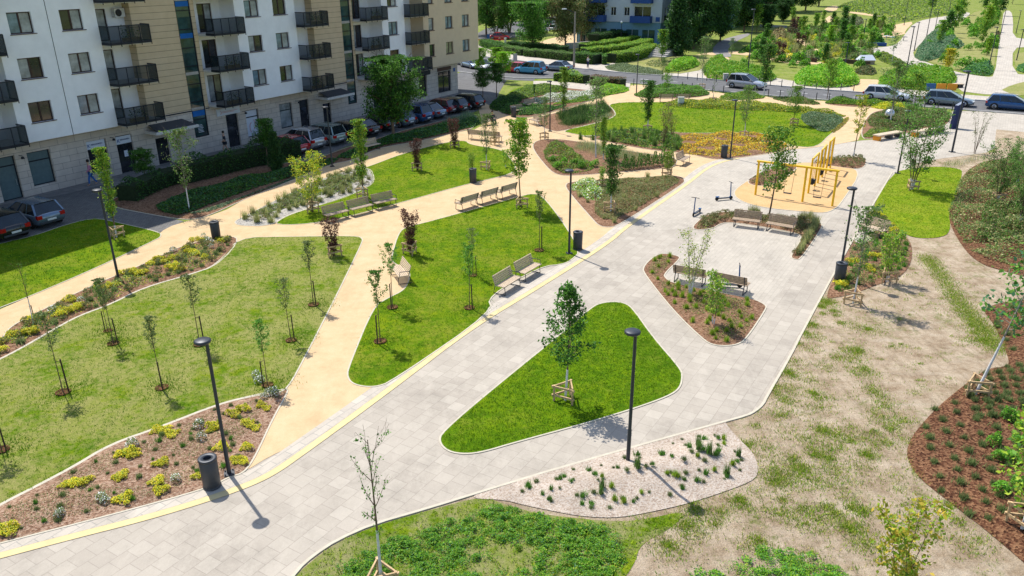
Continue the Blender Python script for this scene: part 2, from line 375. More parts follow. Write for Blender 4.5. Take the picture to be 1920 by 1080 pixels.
# ------------------------------------------------------------------ leaf clouds (numpy)
def cloud_mesh(name, C, S_, mats, mi=None, rng=None, up=.35, asp=.62, blade=False, lean=.35):
    """C Nx3 centres, S_ N sizes -> N little leaves (rhombs) or upright blades"""
    n = len(C); rng = rng or np.random.default_rng(1)
    S_ = np.broadcast_to(S_, (n,)).astype(float)
    if blade:
        az = rng.uniform(0, 2 * np.pi, n); d = np.stack([np.cos(az), np.sin(az), 0 * az], 1); q = np.stack([-np.sin(az), np.cos(az), 0 * az], 1)
        ln = rng.uniform(0, lean, n)[:, None] * S_[:, None]
        wv = (asp * .5 * S_)[:, None]
        v = np.stack([C - d * wv, C + d * wv, C + q * ln + np.array([0, 0, 1.]) * S_[:, None]], 1); kk = 3
    else:
        nz = rng.normal(size=(n, 3)); nz[:, 2] += up * 2; nz /= np.linalg.norm(nz, axis=1)[:, None]
        t = rng.normal(size=(n, 3)); t -= nz * (t * nz).sum(1)[:, None]; t /= np.linalg.norm(t, axis=1)[:, None]
        b = np.cross(nz, t); h = S_[:, None] * .5
        bend = nz * h * .25
        v = np.stack([C - t * h, C + b * h * asp - bend, C + t * h, C - b * h * asp - bend], 1); kk = 4
    me = D.meshes.new(name); me.vertices.add(n * kk); me.vertices.foreach_set('co', v.reshape(-1)); me.loops.add(n * kk)
    me.loops.foreach_set('vertex_index', np.arange(n * kk, dtype=np.int32)); me.polygons.add(n)
    me.polygons.foreach_set('loop_start', np.arange(0, n * kk, kk, dtype=np.int32))
    try: me.polygons.foreach_set('loop_total', np.full(n, kk, dtype=np.int32))
    except Exception: pass
    for m in (mats if isinstance(mats, (list, tuple)) else [mats]): me.materials.append(m)
    if mi is not None: me.polygons.foreach_set('material_index', np.asarray(mi, dtype=np.int32))
    me.update(calc_edges=True); return me
# ------------------------------------------------------------------ sheets
ZF = []     # (polygon, height function) for things that stand on mounded beds
def zat(x, y):
    z = 0
    for P, f in ZF:
        if inside(P, np.array([x]), np.array([y]))[0]: z = max(z, f(np.array([x]), np.array([y]))[0])
    return z
def sheet(name, poly, z, mat, smooth=2, label=None, mound=0, lump=0, res=.6, wide=1.2, raw=False, kind='structure'):
    P = poly if raw else plan(poly)
    if smooth: P = chaikin(P, smooth)
    if area(P) < 0: P = P[::-1]
    if mound or lump:
        A = np.array(P); lo, hi = A.min(0), A.max(0)
        gx, gy = np.meshgrid(np.arange(lo[0], hi[0], res), np.arange(lo[1], hi[1], res)); gx = gx.ravel(); gy = gy.ravel()
        rg = np.random.default_rng(3); gx = gx + rg.uniform(-.2, .2, len(gx)) * res; gy = gy + rg.uniform(-.2, .2, len(gy)) * res
        k = inside(P, gx, gy); gx, gy = gx[k], gy[k]; k = edist(P, gx, gy) > res * .35; gx, gy = gx[k], gy[k]
        vs = [Vector(p) for p in P] + [Vector((a, b)) for a, b in zip(gx, gy)]
        r = mgeo.delaunay_2d_cdt(vs, [], [list(range(len(P)))], 1, 1e-5)
        V = np.array([(p.x, p.y) for p in r[0]]); Fc = r[2]
        def hf(x, y):
            d = edist(P, x, y); t = np.clip(d / wide, 0, 1); t = t * t * (3 - 2 * t)
            l = (np.sin(x * 1.7 + 1) * np.cos(y * 1.3) + np.sin(x * .6 - y * .8) + .6 * np.sin(x * 4.1 + y * 3.3)) / 2.6
            return z + t * (mound + lump * l)
        hz = hf(V[:, 0], V[:, 1]); me = D.meshes.new(name)
        me.from_pydata([(a[0], a[1], h) for a, h in zip(V, hz)], [], [tuple(f) for f in Fc])
        me.polygons.foreach_set('use_smooth', [True] * len(me.polygons)); ZF.append((P, hf))
    else:
        me = D.meshes.new(name); me.from_pydata([(p[0], p[1], z) for p in P], [], [tuple(range(len(P)))])
    me.materials.append(mat); me.update(); o = link(name, me); tag(o, label, None, None, kind)
    return P
def ribbon(name, P, wd, z0, z1, mat, closed=True, shift=0, cast=None):
    n = len(P); v = []; f = []
    for i in range(n):
        a = P[(i - 1) % n] if closed or i > 0 else P[i]; b = P[(i + 1) % n] if closed or i < n - 1 else P[i]
        d = Vector((b[0] - a[0], b[1] - a[1])); d = d.normalized() if d.length > 1e-6 else Vector((1, 0)); q = Vector((d.y, -d.x))
        p = Vector(P[i]) + q * shift
        o = p + q * wd
        v += [(p.x, p.y, z0), (p.x, p.y, z1), (o.x, o.y, z1), (o.x, o.y, z0)]
    m = n if closed else n - 1
    for i in range(m):
        a = i * 4; b = ((i + 1) % n) * 4
        f += [(a, b, b + 1, a + 1), (a + 1, b + 1, b + 2, a + 2), (a + 2, b + 2, b + 3, a + 3)]
    me = D.meshes.new(name); me.from_pydata(v, [], f); me.materials.append(mat); me.update(); o = link(name, me); tag(o, kind='structure'); return o
rng = np.random.default_rng(7)
def grass_on(P, dens, mat, size=.07, far=None, exclude=None):
    A = abs(area(P)); n = int(A * dens)
    c = scatter(P, n, rng, 0, .05)
    C = np.zeros((len(c), 3)); C[:, :2] = c; C[:, 2] = .03
    nb = 3; C = np.repeat(C, nb, 0); C[:, :2] += rng.normal(0, .035, (len(C), 2))
    me = cloud_mesh('grass', C, rng.uniform(.5, 1.4, len(C)) * size, mat, rng=rng, blade=True, asp=.45, lean=.9)
    o = link('grass', me); tag(o, 'short lawn grass', 'grass', None, 'stuff'); return o

# ================================================================== GROUND
gp = [(-700, -60), (700, -60), (700, 1500), (-700, 1500)]
sheet('ground', gp, 0, MT['lawn_far'], 0, 'grassy ground reaching the horizon', raw=True)
# plaza
PLZ = "-120 1052 0 1019 120 990 208 966 300 941 393 915 430 894 463 883 504 857 560 832 717 722 820 654 921 587 905 560 912 557 1013 500 1056 496 1098 469 1140 441 1158 424 1280 347 1335 305 1352 301 1400 295 1449 288 1485 280 1537 276 1608 264 1640 262 1700 252 1779 236 1785 219 1785 205 1960 218 2060 226 2060 262 1868 243 1866 262 1865 284 1802 293 1744 300 1700 312 1674 324 1630 398 1574 498 1509 618 1483 671 1440 745 1433 760 1418 773 1403 781 1356 794 1060 877 910 923 797 958 702 985 634 1015 590 1044 560 1071 535 1110 400 1200 -250 1200"
# sandy rough ground on the right and bottom
k = NT('rough_sandy_soil'); v = k.coord()
soil = k.ramp(k.noise(v, 1.1, 9, .78), [(.32, (.27, .19, .12)), (.46, (.49, .39, .285)), (.64, (.69, .585, .46))])
track = k.coord((1.9, .22, 1), rz=.5); soil = k.mix(k.ramp(k.noise(track, 2.0, 6, .75), [(.50, 0.), (.70, .55)]), soil, (.22, .165, .105))
track = k.coord((.3, 2.1, 1), rz=.25); soil = k.mix(k.ramp(k.noise(track, 1.4, 6, .7), [(.52, 0.), (.72, .5)]), soil, (.60, .53, .44))
gr = k.ramp(k.noise(v, 9, 5, .75), [(.3, (.09, .15, .012)), (.7, (.22, .27, .05))])
pat = k.ramp(k.mix(.5, k.noise(v, .42, 7, .72), k.noise(v, 3.6, 7, .8)), [(.535, 0.), (.62, .75)])
c = k.mix(pat, soil, gr); c = k.mix(.85, c, k.ramp(k.noise(v, 26, 5, .85), [(.3, .62), (.7, 1.28)]), 'MULTIPLY')
k.base(k.mix(1., c, (.85, .82, .77), 'MULTIPLY')); k.b.inputs['Roughness'].default_value = .97; k.b.inputs['Specular IOR Level'].default_value = .05; k.bump(k.noise(v, 6, 8, .8), .9, .12); MT['soil'] = k.m
DRY = sheet('dry_ground', "2300 250 1900 250 1866 262 1866 284 1802 293 1744 290 1674 324 1560 500 1440 700 1300 760 1060 860 700 950 500 1060 440 1300 2300 1300 2900 700", .004, MT['soil'], 0, 'bare sandy soil with sparse tufts of grass')
PZ = sheet('plaza', PLZ, .010, MT['pave'], 1, 'light grey concrete slab paving')
sheet('plaza', "1400 400 1330 435 1240 475 1212 500 1290 560 1380 620 1440 580 1520 470 1560 400 1680 330 1744 290 1866 284 1868 243 2050 262 2050 226 1785 205 1779 236 1640 262 1537 276 1449 288 1352 301 1335 305 1280 347 1180 411 1240 440", .015, MT['pave2'], 1, 'paler fine slab paving around the benches and swings')
# golden gravel path network
GOLD = "-160 700 -100 625 59 555 178 504 290 451 302 444 299 436 330 420 415 400 458 374 536 343 618 308 663 301 706 278 782 266 858 248 901 241 903 225 897 205 897 190 915 195 933 211 966 221 999 221 1036 211 1074 200 1136 181 1180 169 1183 158 1240 163 1340 172 1380 180 1440 181 1500 186 1560 191 1600 194 1640 198 1700 203 1700 240 1627 214 1611 259 1608 264 1537 276 1485 280 1449 288 1400 295 1352 301 1335 305 1280 347 1158 424 1140 441 1098 469 1056 496 1013 500 912 557 921 587 717 722 560 832 504 857 463 883 430 894 300 900 -160 990"
sheet('path', GOLD, .019, MT['sand'], 1, 'golden gravel footpaths')
# yellow guide strip + pale border slabs
STR = plan("-120 1075 0 1043 139 1006 278 971 393 936 463 911 509 890 560 855 717 741 884 614 1003 543 1140 457 1172 427 1291 344 1324 316 1352 304 1385 297")
STRs = chaikin(STR, 2, False)
ribbon('guide_strip', STRs, .26, .018, .026, MT['stripe'], False, -.13)
ribbon('border_slabs', STRs, .50, .014, .0225, MT['pave_pale'], False, -.64)
# side drive, car park, walkway
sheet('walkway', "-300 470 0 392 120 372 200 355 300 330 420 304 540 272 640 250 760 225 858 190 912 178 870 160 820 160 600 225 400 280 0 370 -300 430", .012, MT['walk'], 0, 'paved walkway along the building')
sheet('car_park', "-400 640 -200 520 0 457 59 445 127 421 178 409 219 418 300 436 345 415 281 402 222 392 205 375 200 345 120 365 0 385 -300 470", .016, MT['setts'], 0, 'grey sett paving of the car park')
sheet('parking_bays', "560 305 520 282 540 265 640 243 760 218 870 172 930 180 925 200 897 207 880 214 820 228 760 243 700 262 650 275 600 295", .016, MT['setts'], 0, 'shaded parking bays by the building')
sheet('side_street', "858 176 848 160 852 140 885 128 940 118 1000 116 1020 126 1000 152 950 150 935 175 930 190 905 182", .014, MT['asphalt'], 0, 'side street beside the building')
# road
RF = chaikin(plan("820 96 900 106 960 113 1000 118 1036 124 1110 132 1186 139 1297 146 1400 157 1492 165 1577 172 1732 182 1844 190 1960 198 2200 215"), 2, False)
RN = chaikin(plan("820 130 900 140 960 147 1000 148 1036 147 1110 151 1186 156 1297 167 1400 176 1492 184 1577 190 1732 201 1844 209 1960 218 2200 237"), 2, False)
sheet('road', RF + RN[::-1], .020, MT['asphalt'], 0, 'asphalt road', raw=True)
sheet('pavement', chaikin(plan("900 84 960 98 1000 108 1060 113 1110 121 1160 118 1225 106 1290 116 1420 140 1520 158 1650 160 1740 172 1810 178 1960 188 2200 205"), 2, False) + RF[::-1], .016, MT['pave_pale'], 0, 'pale pavement beyond the road', raw=True)
ribbon('kerb', RF, .18, .01, .13, MT['kerbgrey'], False, -.18)
ribbon('kerb', RN, .18, .01, .12, MT['kerbgrey'], False, 0)
mid = [((a[0] * .5 + b[0] * .5), (a[1] * .5 + b[1] * .5)) for a, b in zip(RF, RN)]
for i in range(6, len(mid) - 3, 2):
    a, b = Vector(mid[i]), Vector(mid[i + 1]); 
    ribbon('lane_mark', [tuple(a), tuple(a.lerp(b, .6))], .12, .02, .026, MT['white_line'], False)
sheet('bus_bay_paving', "1180 170 1182 156 1110 151 1060 152 1000 152 1000 165 1060 165 1126 172", .021, MT['pave_pale'], 0, 'pale paving by the road')
def LAWN(poly, mat='lawn', grass=0, gm='blade', size=.06, kerb=True, z=.03, name='lawn', smooth=2, label='mown lawn', sm=None):
    P = sheet(name, poly, z, MT[mat], smooth, label)
    if kerb: ribbon('kerb', P, .06, 0, .036, MT['kerb'], True)
    if grass: grass_on(P, grass, LF[gm], size)
    return P
L1 = LAWN("445 446 536 445 668 443 679 448 678 456 633 549 560 691 537 730 520 737 481 742 412 758 301 802 208 834 139 876 69 913 0 948 -90 1000 -300 1000 -300 800 -90 718 0 675 44 652 104 617 148 593 207 572 267 541 355 516 409 498", 'lawn_dry', 70, 'blade', .04)
ISL = LAWN("873 852 841 847 825 830 830 812 925 731 1066 617 1112 576 1130 569 1154 567 1175 571 1189 585 1225 636 1274 692 1278 706 1274 728 1253 743 1189 766 1101 793 961 831 908 847", 'lawn_lush', 240, 'blade', .045)
L2 = LAWN("801 418 982 367 999 364 1015 367 1047 406 1088 471 1072 487 1056 496 1013 500 912 557 923 585 734 716 701 727 664 722 652 707 656 687 701 577 726 561 758 546 768 528 770 512 762 504 736 493 736 479 748 438 762 426", 'lawn', 90, 'blade', .045)
L3 = LAWN("509 424 610 418 742 383 860 350 897 341 974 323 952 291 936 280 880 272 872 263 828 269 751 290 695 312 672 318 690 345 640 372 594 387 536 405", 'lawn', 50, 'blade', .045)
L0 = LAWN("-300 720 -100 618 0 577 59 555 178 504 290 451 302 444 299 436 219 418 178 409 127 421 59 445 0 457 -300 540", 'lawn', 45, 'blade')
L4 = LAWN("1052 246 1116 232 1155 219 1152 208 1140 197 1160 193 1186 192 1269 192 1400 196 1500 206 1588 218 1575 240 1554 253 1532 277 1487 275 1430 255 1300 252 1158 244 1108 257 1074 251", 'lawn', 14, 'blade', .09)
L5 = LAWN("1674 324 1704 317 1760 312 1800 317 1805 324 1791 376 1778 398 1783 430 1770 446 1718 448 1691 437 1674 420 1650 405 1630 398", 'lawn_lime', 90, 'bladelime', .05, False)
LAWN("1866 262 1868 243 2100 265 2200 330 1990 330 1866 290", 'soil', 0, kerb=False, name='soil_patch', z=.02, smooth=0, label='rectangle of bare brown soil')
# beds
def BED(poly, mat='mulch', kerb=True, mound=.10, smooth=2, label='bark mulch planting bed', name='planting_bed', wide=.8, lump=.03, z=.025):
    P = sheet(name, poly, z, MT[mat], smooth, label, mound=mound, lump=lump, wide=wide)
    if kerb: ribbon('kerb', P, .06, 0, .036, MT['kerb'], True)
    return P
B1 = BED("537 730 539 735 509 788 477 858 456 888 430 894 393 915 208 966 0 1019 -120 1050 -300 1060 -200 990 -90 1000 0 948 69 913 139 876 208 834 301 802 412 758 481 742", 'mulch_lite', label='pale bark mulch bed with yellow clumps')
B2 = BED("453 445 412 446 341 461 267 498 178 534 89 578 18 614 6 638 -60 670 -200 740 -90 718 0 675 44 652 104 617 148 593 207 572 267 541 355 516 409 498", 'mulch')
B3 = BED("439 417 450 424 509 424 536 405 594 387 649 370 692 350 702 339 697 321 688 316 672 315 594 339 555 358 497 387 454 409", 'greypebble', label='grey pebble bed of low plants')
BB = BED("1240 475 1220 487 1207 502 1208 513 1263 583 1320 638 1337 647 1357 649 1380 647 1397 637 1435 580 1435 573 1413 562 1367 553 1260 532 1247 523 1243 515 1273 487 1273 481", 'mulch', label='mulch bed behind the two dark benches')
BC = BED("1293 432 1317 408 1337 401 1367 397 1433 402 1530 415 1540 420 1540 428 1500 487 1490 487 1482 482 1505 448 1500 440 1480 435 1433 426 1373 417 1350 419 1335 430", 'mulch', label='hooked mulch bed around the benches', wide=.5)
SW = sheet('playground_surface', "1394 345 1377 358 1379 371 1406 384 1449 392 1516 398 1547 400 1565 392 1577 380 1617 319 1568 312 1516 304 1470 310 1430 322", .030, MT['sand2'], 2, 'ochre safety surface under the swings')
ribbon('kerb', SW, .06, 0, .036, MT['kerb'], True)
BS1 = BED("1516 306 1577 295 1608 294 1626 300 1617 319 1568 313 1540 308", 'mulch', wide=.5, z=.035)
BS2 = BED("1396 345 1420 327 1450 316 1500 308 1478 330 1440 351", 'mulch', wide=.5, z=.035)
BD = BED("1002 222 1036 214 1069 205 1111 200 1138 195 1152 208 1155 219 1116 232 1052 246 1040 247 1013 238", 'mulch', label='bed of dark ornamental grass')
BE = BED("1074 252 1108 258 1158 243 1224 245 1297 251 1400 248 1436 251 1487 275 1449 287 1400 294 1352 300 1324 297 1291 288 1227 283 1158 271", 'mulch')
B5 = BED("1002 284 999 270 1011 263 1036 261 1074 264 1158 281 1227 291 1262 295 1270 302 1265 310 1255 316 1166 323 1074 330 1047 329 1030 319", 'mulch')
B6 = BED("1058 347 1074 341 1158 336 1255 330 1278 332 1283 338 1281 345 1158 424 1140 427 1124 424 1113 413 1074 369", 'mulch', label='triangular mulch bed of low reddish shrubs')
B7 = BED("1630 402 1657 405 1691 437 1709 455 1711 489 1691 520 1648 533 1600 552 1560 560 1546 559 1574 498", 'mulch', False)
B8 = BED("1805 322 1791 376 1776 396 1783 428 1813 476 1844 498 1880 508 1960 530 2100 560 2200 420 2080 320 1950 300 1860 296", 'mulch_red', False, label='red mulch bed of low shrubs')
B9 = BED("1837 577 1864 608 1893 676 1888 688 1849 692 1806 724 1748 772 1695 837 1710 887 1777 940 1840 988 1925 1060 2010 1140 2200 1140 2500 800 2160 600 2000 560 1920 560", 'mulch_red', False, .16, label='dark red mulch bed')
BG = BED("1366 788 1358 791 1380 819 1412 849 1421 873 1421 893 1401 908 1297 944 1208 964 1149 973 1090 969 1060 964 990 950 945 938 880 936 905 921 1060 872", 'pebble', False, .45, label='mounded bed of pinkish pebbles', wide=2.2, name='pebble_bed')
BW = BED("205 387 281 402 341 412 370 411 400 401 458 374 536 343 618 308 663 301 706 278 782 266 858 248 890 240 897 220 880 215 820 229 760 244 700 263 650 277 600 296 560 305 420 316 300 345 210 372", 'mulch', label='shaded bed along the parking bays')
BF = BED("1183 181 1200 172 1233 164 1290 165 1320 170 1336 178 1300 184 1230 186", 'mulch')
BH = BED("1538 194 1570 188 1640 192 1700 203 1640 202 1580 200", 'mulch')
BI = BED("1627 214 1660 205 1720 204 1783 214 1779 236 1700 250 1640 261 1611 260", 'mulch')
BJ = BED("933 211 936 200 960 190 950 178 1000 160 1060 165 1126 172 1136 180 1074 199 1036 210 999 220 966 220", 'mulch', label='rounded bed of white flowers')
ribbon('kerb', [p for p in chaikin(plan("1674 324 1630 398 1574 498 1509 618 1483 671 1440 745 1433 760 1418 773 1403 781 1356 794 1060 877 910 923 797 958 702 985 634 1015 590 1044 560 1071 535 1110"), 1, False)], .09, 0, .04, MT['kerb'], False, 0)
LAWN("556 1078 592 1046 636 1016 704 986 799 959 905 930 940 944 1000 962 1060 970 1149 979 1210 975 1290 956 1262 990 1200 1020 1190 1060 1150 1110 1120 1200 400 1200 520 1125", 'verge', 80, 'bladelime', .06, False, .012, 'verge', 2, 'uneven grass verge')
# far park: paths and lawns
def FAR(name, poly, mat, z=.03, label=None, smooth=1): return sheet(name, poly, z, MT[mat], smooth, label)
FAR('path', "1310 150 1345 118 1352 108 1365 106 1372 118 1395 152", 'sand', .02, 'gravel path')
FAR('path', "1280 108 1330 98 1380 94 1460 112 1560 118 1560 122 1470 118 1380 100 1330 104", 'sand', .02, 'gravel path')
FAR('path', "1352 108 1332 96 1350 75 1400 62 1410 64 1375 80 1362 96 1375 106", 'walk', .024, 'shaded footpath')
FAR('path', "1590 170 1640 176 1660 150 1600 148", 'sand', .02, 'gravel path')
FAR('path', "1480 122 1450 110 1470 100 1505 98 1530 96 1500 82 1480 70 1500 64 1520 85 1545 100 1500 112", 'sand', .02, 'gravel path')
FAR('path', "1420 76 1440 68 1480 74 1520 78 1500 82 1440 80", 'sand', .022, 'gravel path')
FAR('path', "1542 20 1556 11 1574 11 1566 22", 'sand', .02, 'sandy patch')
FAR('path', "1545 42 1550 32 1562 28 1570 34 1556 42", 'sand', .022, 'gravel path'); FAR('path', "1582 38 1598 40 1596 50 1584 49 1590 44", 'sand', .023, 'gravel path'); FAR('path', "1590 21 1640 27 1700 31 1700 34 1640 31 1590 24", 'sand', .028, 'gravel path')
FAR('path', "1640 55 1690 44 1715 40 1695 60 1700 64 1640 74", 'sand', .021, 'gravel terrace')
FAR('plaza', "1618 90 1665 88 1684 82 1700 60 1712 45 1735 36 1790 28 1820 22 1815 32 1775 45 1750 62 1725 82 1707 105 1740 118 1790 135 1850 145 1865 143 1872 90 1878 50 1882 20 1896 20 1900 40 1898 70 1930 74 1930 88 1899 90 1898 138 1940 142 1960 180 1810 176 1790 160 1740 150 1700 130 1690 110 1660 105 1625 95", 'pave_pale', .024, 'pale paved promenade', 1)
FAR('lawn', "1872 172 1895 160 1935 150 2100 150 2200 200 1960 186", 'lawn_tan', .028, 'dry grass corner')
FAR('lawn', "1725 82 1750 62 1775 45 1815 32 1830 20 1878 18 1874 50 1868 90 1862 142 1800 134 1740 116 1712 104", 'lawn_tan', .03, 'dry grass strip between the promenades')
FAR('lawn', "1640 26 1560 18 1600 0 1800 -20 1820 10 1790 26 1735 34 1690 42 1640 44", 'lawn_far', .026, 'tall meadow')
FAR('lawn', "1902 22 2100 15 2100 76 1902 68", 'lawn_far', .03, 'far lawn'); FAR('lawn', "1903 92 2100 95 2100 140 1903 136", 'lawn_tan', .03, 'far lawn')
FAR('lawn', "1380 120 1600 130 1650 150 1600 148 1480 150 1350 130 1345 118", 'lawn_far', .018, 'park lawn')
FAR('lawn', "1145 120 1225 108 1290 104 1340 102 1340 112 1300 140 1200 134", 'lawn_tan', .03, 'dry lawn by the road')
FAR('terrace', "1010 78 1075 62 1110 50 1110 66 1060 92 1000 88", 'sand', .02, 'sunlit sandy terrace')
FAR('car_lot', "900 78 1000 66 1080 45 1180 30 1120 20 960 40 890 60", 'asphalt', .018, 'car park behind the trees')
LAWN("950 178 960 168 1000 158 1060 164 1080 172 1060 180 1000 188", 'lawn', 0, kerb=False, z=.03)
# ================================================================== MAIN APARTMENT BUILDING
AZB = rad(30.2); RZB = math.pi / 2 - AZB
TV = Vector((math.sin(AZB), math.cos(AZB), 0)); NV = Vector((math.cos(AZB), -math.sin(AZB), 0))
def UN(u, n, z=0): return TV * u + NV * n + Vector((0, 0, z))
def un(px, py):
    g = G(px, py); return g.dot(TV), g.dot(NV)
def facade(mb, x0, x1, z0, z1, y, holes, mi=0, depth=.16):
    """wall face at local y (outside towards -y) with real openings and their reveals"""
    xs = sorted({x0, x1, *[h[0] for h in holes], *[h[1] for h in holes]}); zs = sorted({z0, z1, *[h[2] for h in holes], *[h[3] for h in holes]})
    xs = [x for x in xs if x0 <= x <= x1]; zs = [z for z in zs if z0 <= z <= z1]
    for i in range(len(xs) - 1):
        for j in range(len(zs) - 1):
            cx, cz = (xs[i] + xs[i + 1]) / 2, (zs[j] + zs[j + 1]) / 2
            if any(h[0] < cx < h[1] and h[2] < cz < h[3] for h in holes): continue
            mb.add([(xs[i], y, zs[j]), (xs[i + 1], y, zs[j]), (xs[i + 1], y, zs[j + 1]), (xs[i], y, zs[j + 1])], [(0, 1, 2, 3)], mi)
    for a, b, c, d in holes:
        mb.add([(a, y, c), (a, y, d), (a, y + depth, d), (a, y + depth, c)], [(0, 1, 2, 3)], mi)
        mb.add([(b, y, c), (b, y + depth, c), (b, y + depth, d), (b, y, d)], [(0, 1, 2, 3)], mi)
        mb.add([(a, y, d), (b, y, d), (b, y + depth, d), (a, y + depth, d)], [(0, 1, 2, 3)], mi)
        mb.add([(a, y, c), (a, y + depth, c), (b, y + depth, c), (b, y, c)], [(0, 1, 2, 3)], mi)
BLD = thing('apartment_building', UN(30, -52.9), RZB, 'long white and beige apartment building with dark balconies and a stone ground floor of shops', 'building')
OX, OY = 30.0, 52.9          # local = (u-OX, -n-OY, z)
def lx(u): return u - OX
YW = 52.0 - OY; YG = 0.0; YL = 53.7 - OY
FL = 2.72; Z1 = 3.6; NF = 6; ZT = Z1 + NF * FL + .75
PANES = [MT['pane_curtain'], MT['pane_dark'], MT['pane_blue'], MT['pane_warm'], MT['pane_yel']]
WCACHE = {}
def window(parent, x, y, z, wd, ht, panes=(0, 1), sill=True, name='window', mull=1, fm='frame', deep=.13, trans=0):
    key = (round(wd, 2), round(ht, 2), tuple(panes), sill, name, mull, fm, trans)
    if key not in WCACHE:
        m = MB(); t = .07
        m.box(0, wd, 0, .06, 0, t); m.box(0, wd, 0, .06, ht - t, ht); m.box(0, t, 0, .06, t, ht - t); m.box(wd - t, wd, 0, .06, t, ht - t)
        xs = [t + (wd - 2 * t) * i / (mull + 1) for i in range(mull + 2)]
        for q in xs[1:-1]: m.box(q - .05, q + .05, .0, .06, t, ht - t)
        if trans: m.box(t, wd - t, 0, .055, ht - trans - .04, ht - trans + .04)
        me = m.mesh(name, MT[fm])
        p = MB()
        for i in range(len(xs) - 1): p.add([(xs[i], .035, t), (xs[i + 1], .035, t), (xs[i + 1], .035, ht - t), (xs[i], .035, ht - t)], [(0, 1, 2, 3)], i % 2)
        pm = p.mesh('pane', [PANES[panes[0]], PANES[panes[-1]]])
        sm = None
        if sill: q = MB(); q.box(-.05, wd + .12, -.19, -.005, -.05, -.005); sm = q.mesh('sill', MT['sill'])
        WCACHE[key] = (me, pm, sm)
    me, pm, sm = WCACHE[key]
    o = link(name, me, parent, (x, y + deep, z)); link('pane', pm, o)
    if sm: link('sill', sm, o)
    return o
prng = random.Random(4)
wht = MB(); bei = MB(); pan = MB()
whites = [(-8, 5, []), (9, 23.6, [10, 14.2, 18.0, 21.4]), (27.25, 34.0, [28.15, 31.48]), (45.8, 52.35, [46.83, 49.88]), (64.1, 67.7, [65.06])]
allw = []
for a, b, ws in whites:
    holes = []
    for k in range(NF):
        for wx in ws: holes.append((lx(wx), lx(wx) + 1.5, 4.77 + k * FL, 6.05 + k * FL)); allw.append((lx(wx), 4.77 + k * FL, 1.5))
    facade(wht, lx(a), lx(b), Z1, ZT, YW, holes, 0)
    wht.box(lx(a), lx(a) + .02, YW + .001, YL, Z1, ZT); wht.box(lx(b) - .02, lx(b), YW + .001, YL, Z1, ZT)
    wht.add([(lx(a), YW, Z1), (lx(b), YW, Z1), (lx(b), YL, Z1), (lx(a), YL, Z1)], [(0, 3, 2, 1)])
holes = []
for k in range(NF):
    for wx, ww in ((71.9, .95), (75.05, 1.43), (78.4, 1.45)): holes.append((lx(wx), lx(wx) + ww, 4.77 + k * FL, 6.05 + k * FL)); allw.append((lx(wx), 4.77 + k * FL, ww))
facade(bei, lx(70.95), lx(81.8), Z1, ZT, YW, holes)
bei.box(lx(70.95), lx(70.97), YW + .001, YL, Z1, ZT); bei.box(lx(81.78), lx(81.8), YW + .001, 14, Z1, ZT)
bei.add([(lx(70.95), YW, Z1), (lx(81.8), YW, Z1), (lx(81.8), 14, Z1), (lx(70.95), 14, Z1)], [(0, 3, 2, 1)])
# loggia back walls
LOG = [(5, 9), (23.6, 27.25), (34.0, 37.2), (42.7, 45.8), (52.35, 55.4), (60.8, 64.1), (67.7, 70.95)]
DOORX = {23.6: 24.6, 34.0: 34.45, 42.7: 43.6, 52.35: 52.6, 60.8: 61.5, 67.7: 68.0, 5: 6}
for a, b in LOG:
    hs = [(lx(DOORX[a]), lx(DOORX[a]) + 1.4, Z1 + k * FL + .16, Z1 + k * FL + 2.3) for k in range(NF)]
    facade(wht, lx(a), lx(b), Z1, ZT, YL, hs)
# panelled stair towers
for a, b, c, d in ((37.2, 41.0, 42.35, 42.7), (55.4, 59.2, 60.5, 60.8)):
    pan = MB(); pan.box(lx(a), lx(b), YG, YG + 1, Z1, ZT); pan.box(lx(c), lx(d), YG, YG + 1, Z1, ZT)
    pan.box(lx(b), lx(c), YG + .3, YG + 1, Z1, ZT); pan.build('panelled_tower', MT['panels'], BLD)
wht.box(lx(-8), lx(81.75), 1.2, 14, Z1 + .02, ZT - .3)
wo = wht.build('upper_wall', MT['render_white'], BLD); bo = bei.build('beige_wall', MT['render_beige'], BLD)
r = MB(); r.box(lx(-8.1), lx(81.9), YW - .1, 14.1, ZT, ZT + .15); r.build('roof', MT['roof'], BLD)
j = MB(); j.box(lx(30.65), lx(30.69), YW - .006, YW - .001, Z1, ZT); j.build('expansion_joint', MT['anth'], BLD)
for i, (x, z, ww) in enumerate(allw):
    if z > 15: continue
    p = prng.choice([(0, 0), (0, 0), (0, 1), (1, 0), (2, 0), (1, 1), (3, 3), (4, 4), (2, 2)])
    window(BLD, x, YW, z, ww, 1.28, p, mull=1 if ww > 1 else 0)
# ground floor
OPN = [(-4, -1, .5, 2.8), (3, 6, .5, 2.8), (10, 11.4, 0, 2.8), (13, 15, .55, 2.8), (18, 19.6, .55, 2.8), (22, 23.3, 0, 2.8),
       (25.7, 27.02, 0.0, 2.83), (27.8, 29.35, .55, 2.8), (31.95, 33.45, .55, 2.76), (34.2, 35.5, 0, 2.74), (37.37, 38.5, 0, 2.0), (44.2, 45.45, 0, 2.72), (46.3, 47.75, .45, 2.75),
       (50.15, 51.7, .55, 2.72), (52.6, 53.8, 0, 2.72), (55.6, 56.7, 0, 1.97), (63, 64.8, .5, 2.75), (66.5, 68.2, .45, 2.75), (70.87, 72.35, .45, 2.77), (74.5, 77.1, .45, 2.8)]
gf = MB(); facade(gf, lx(-8), lx(78.5), 0, Z1 - .002, YG, [(lx(a), lx(b), c, d) for a, b, c, d in OPN] + [(lx(41.0), lx(42.35), 1.4, Z1 - .002), (lx(59.2), lx(60.5), 1.4, Z1 - .002)], 0, .3)
gf.box(lx(78.4), lx(78.5), YG + .002, 13, 0, Z1 - .004)
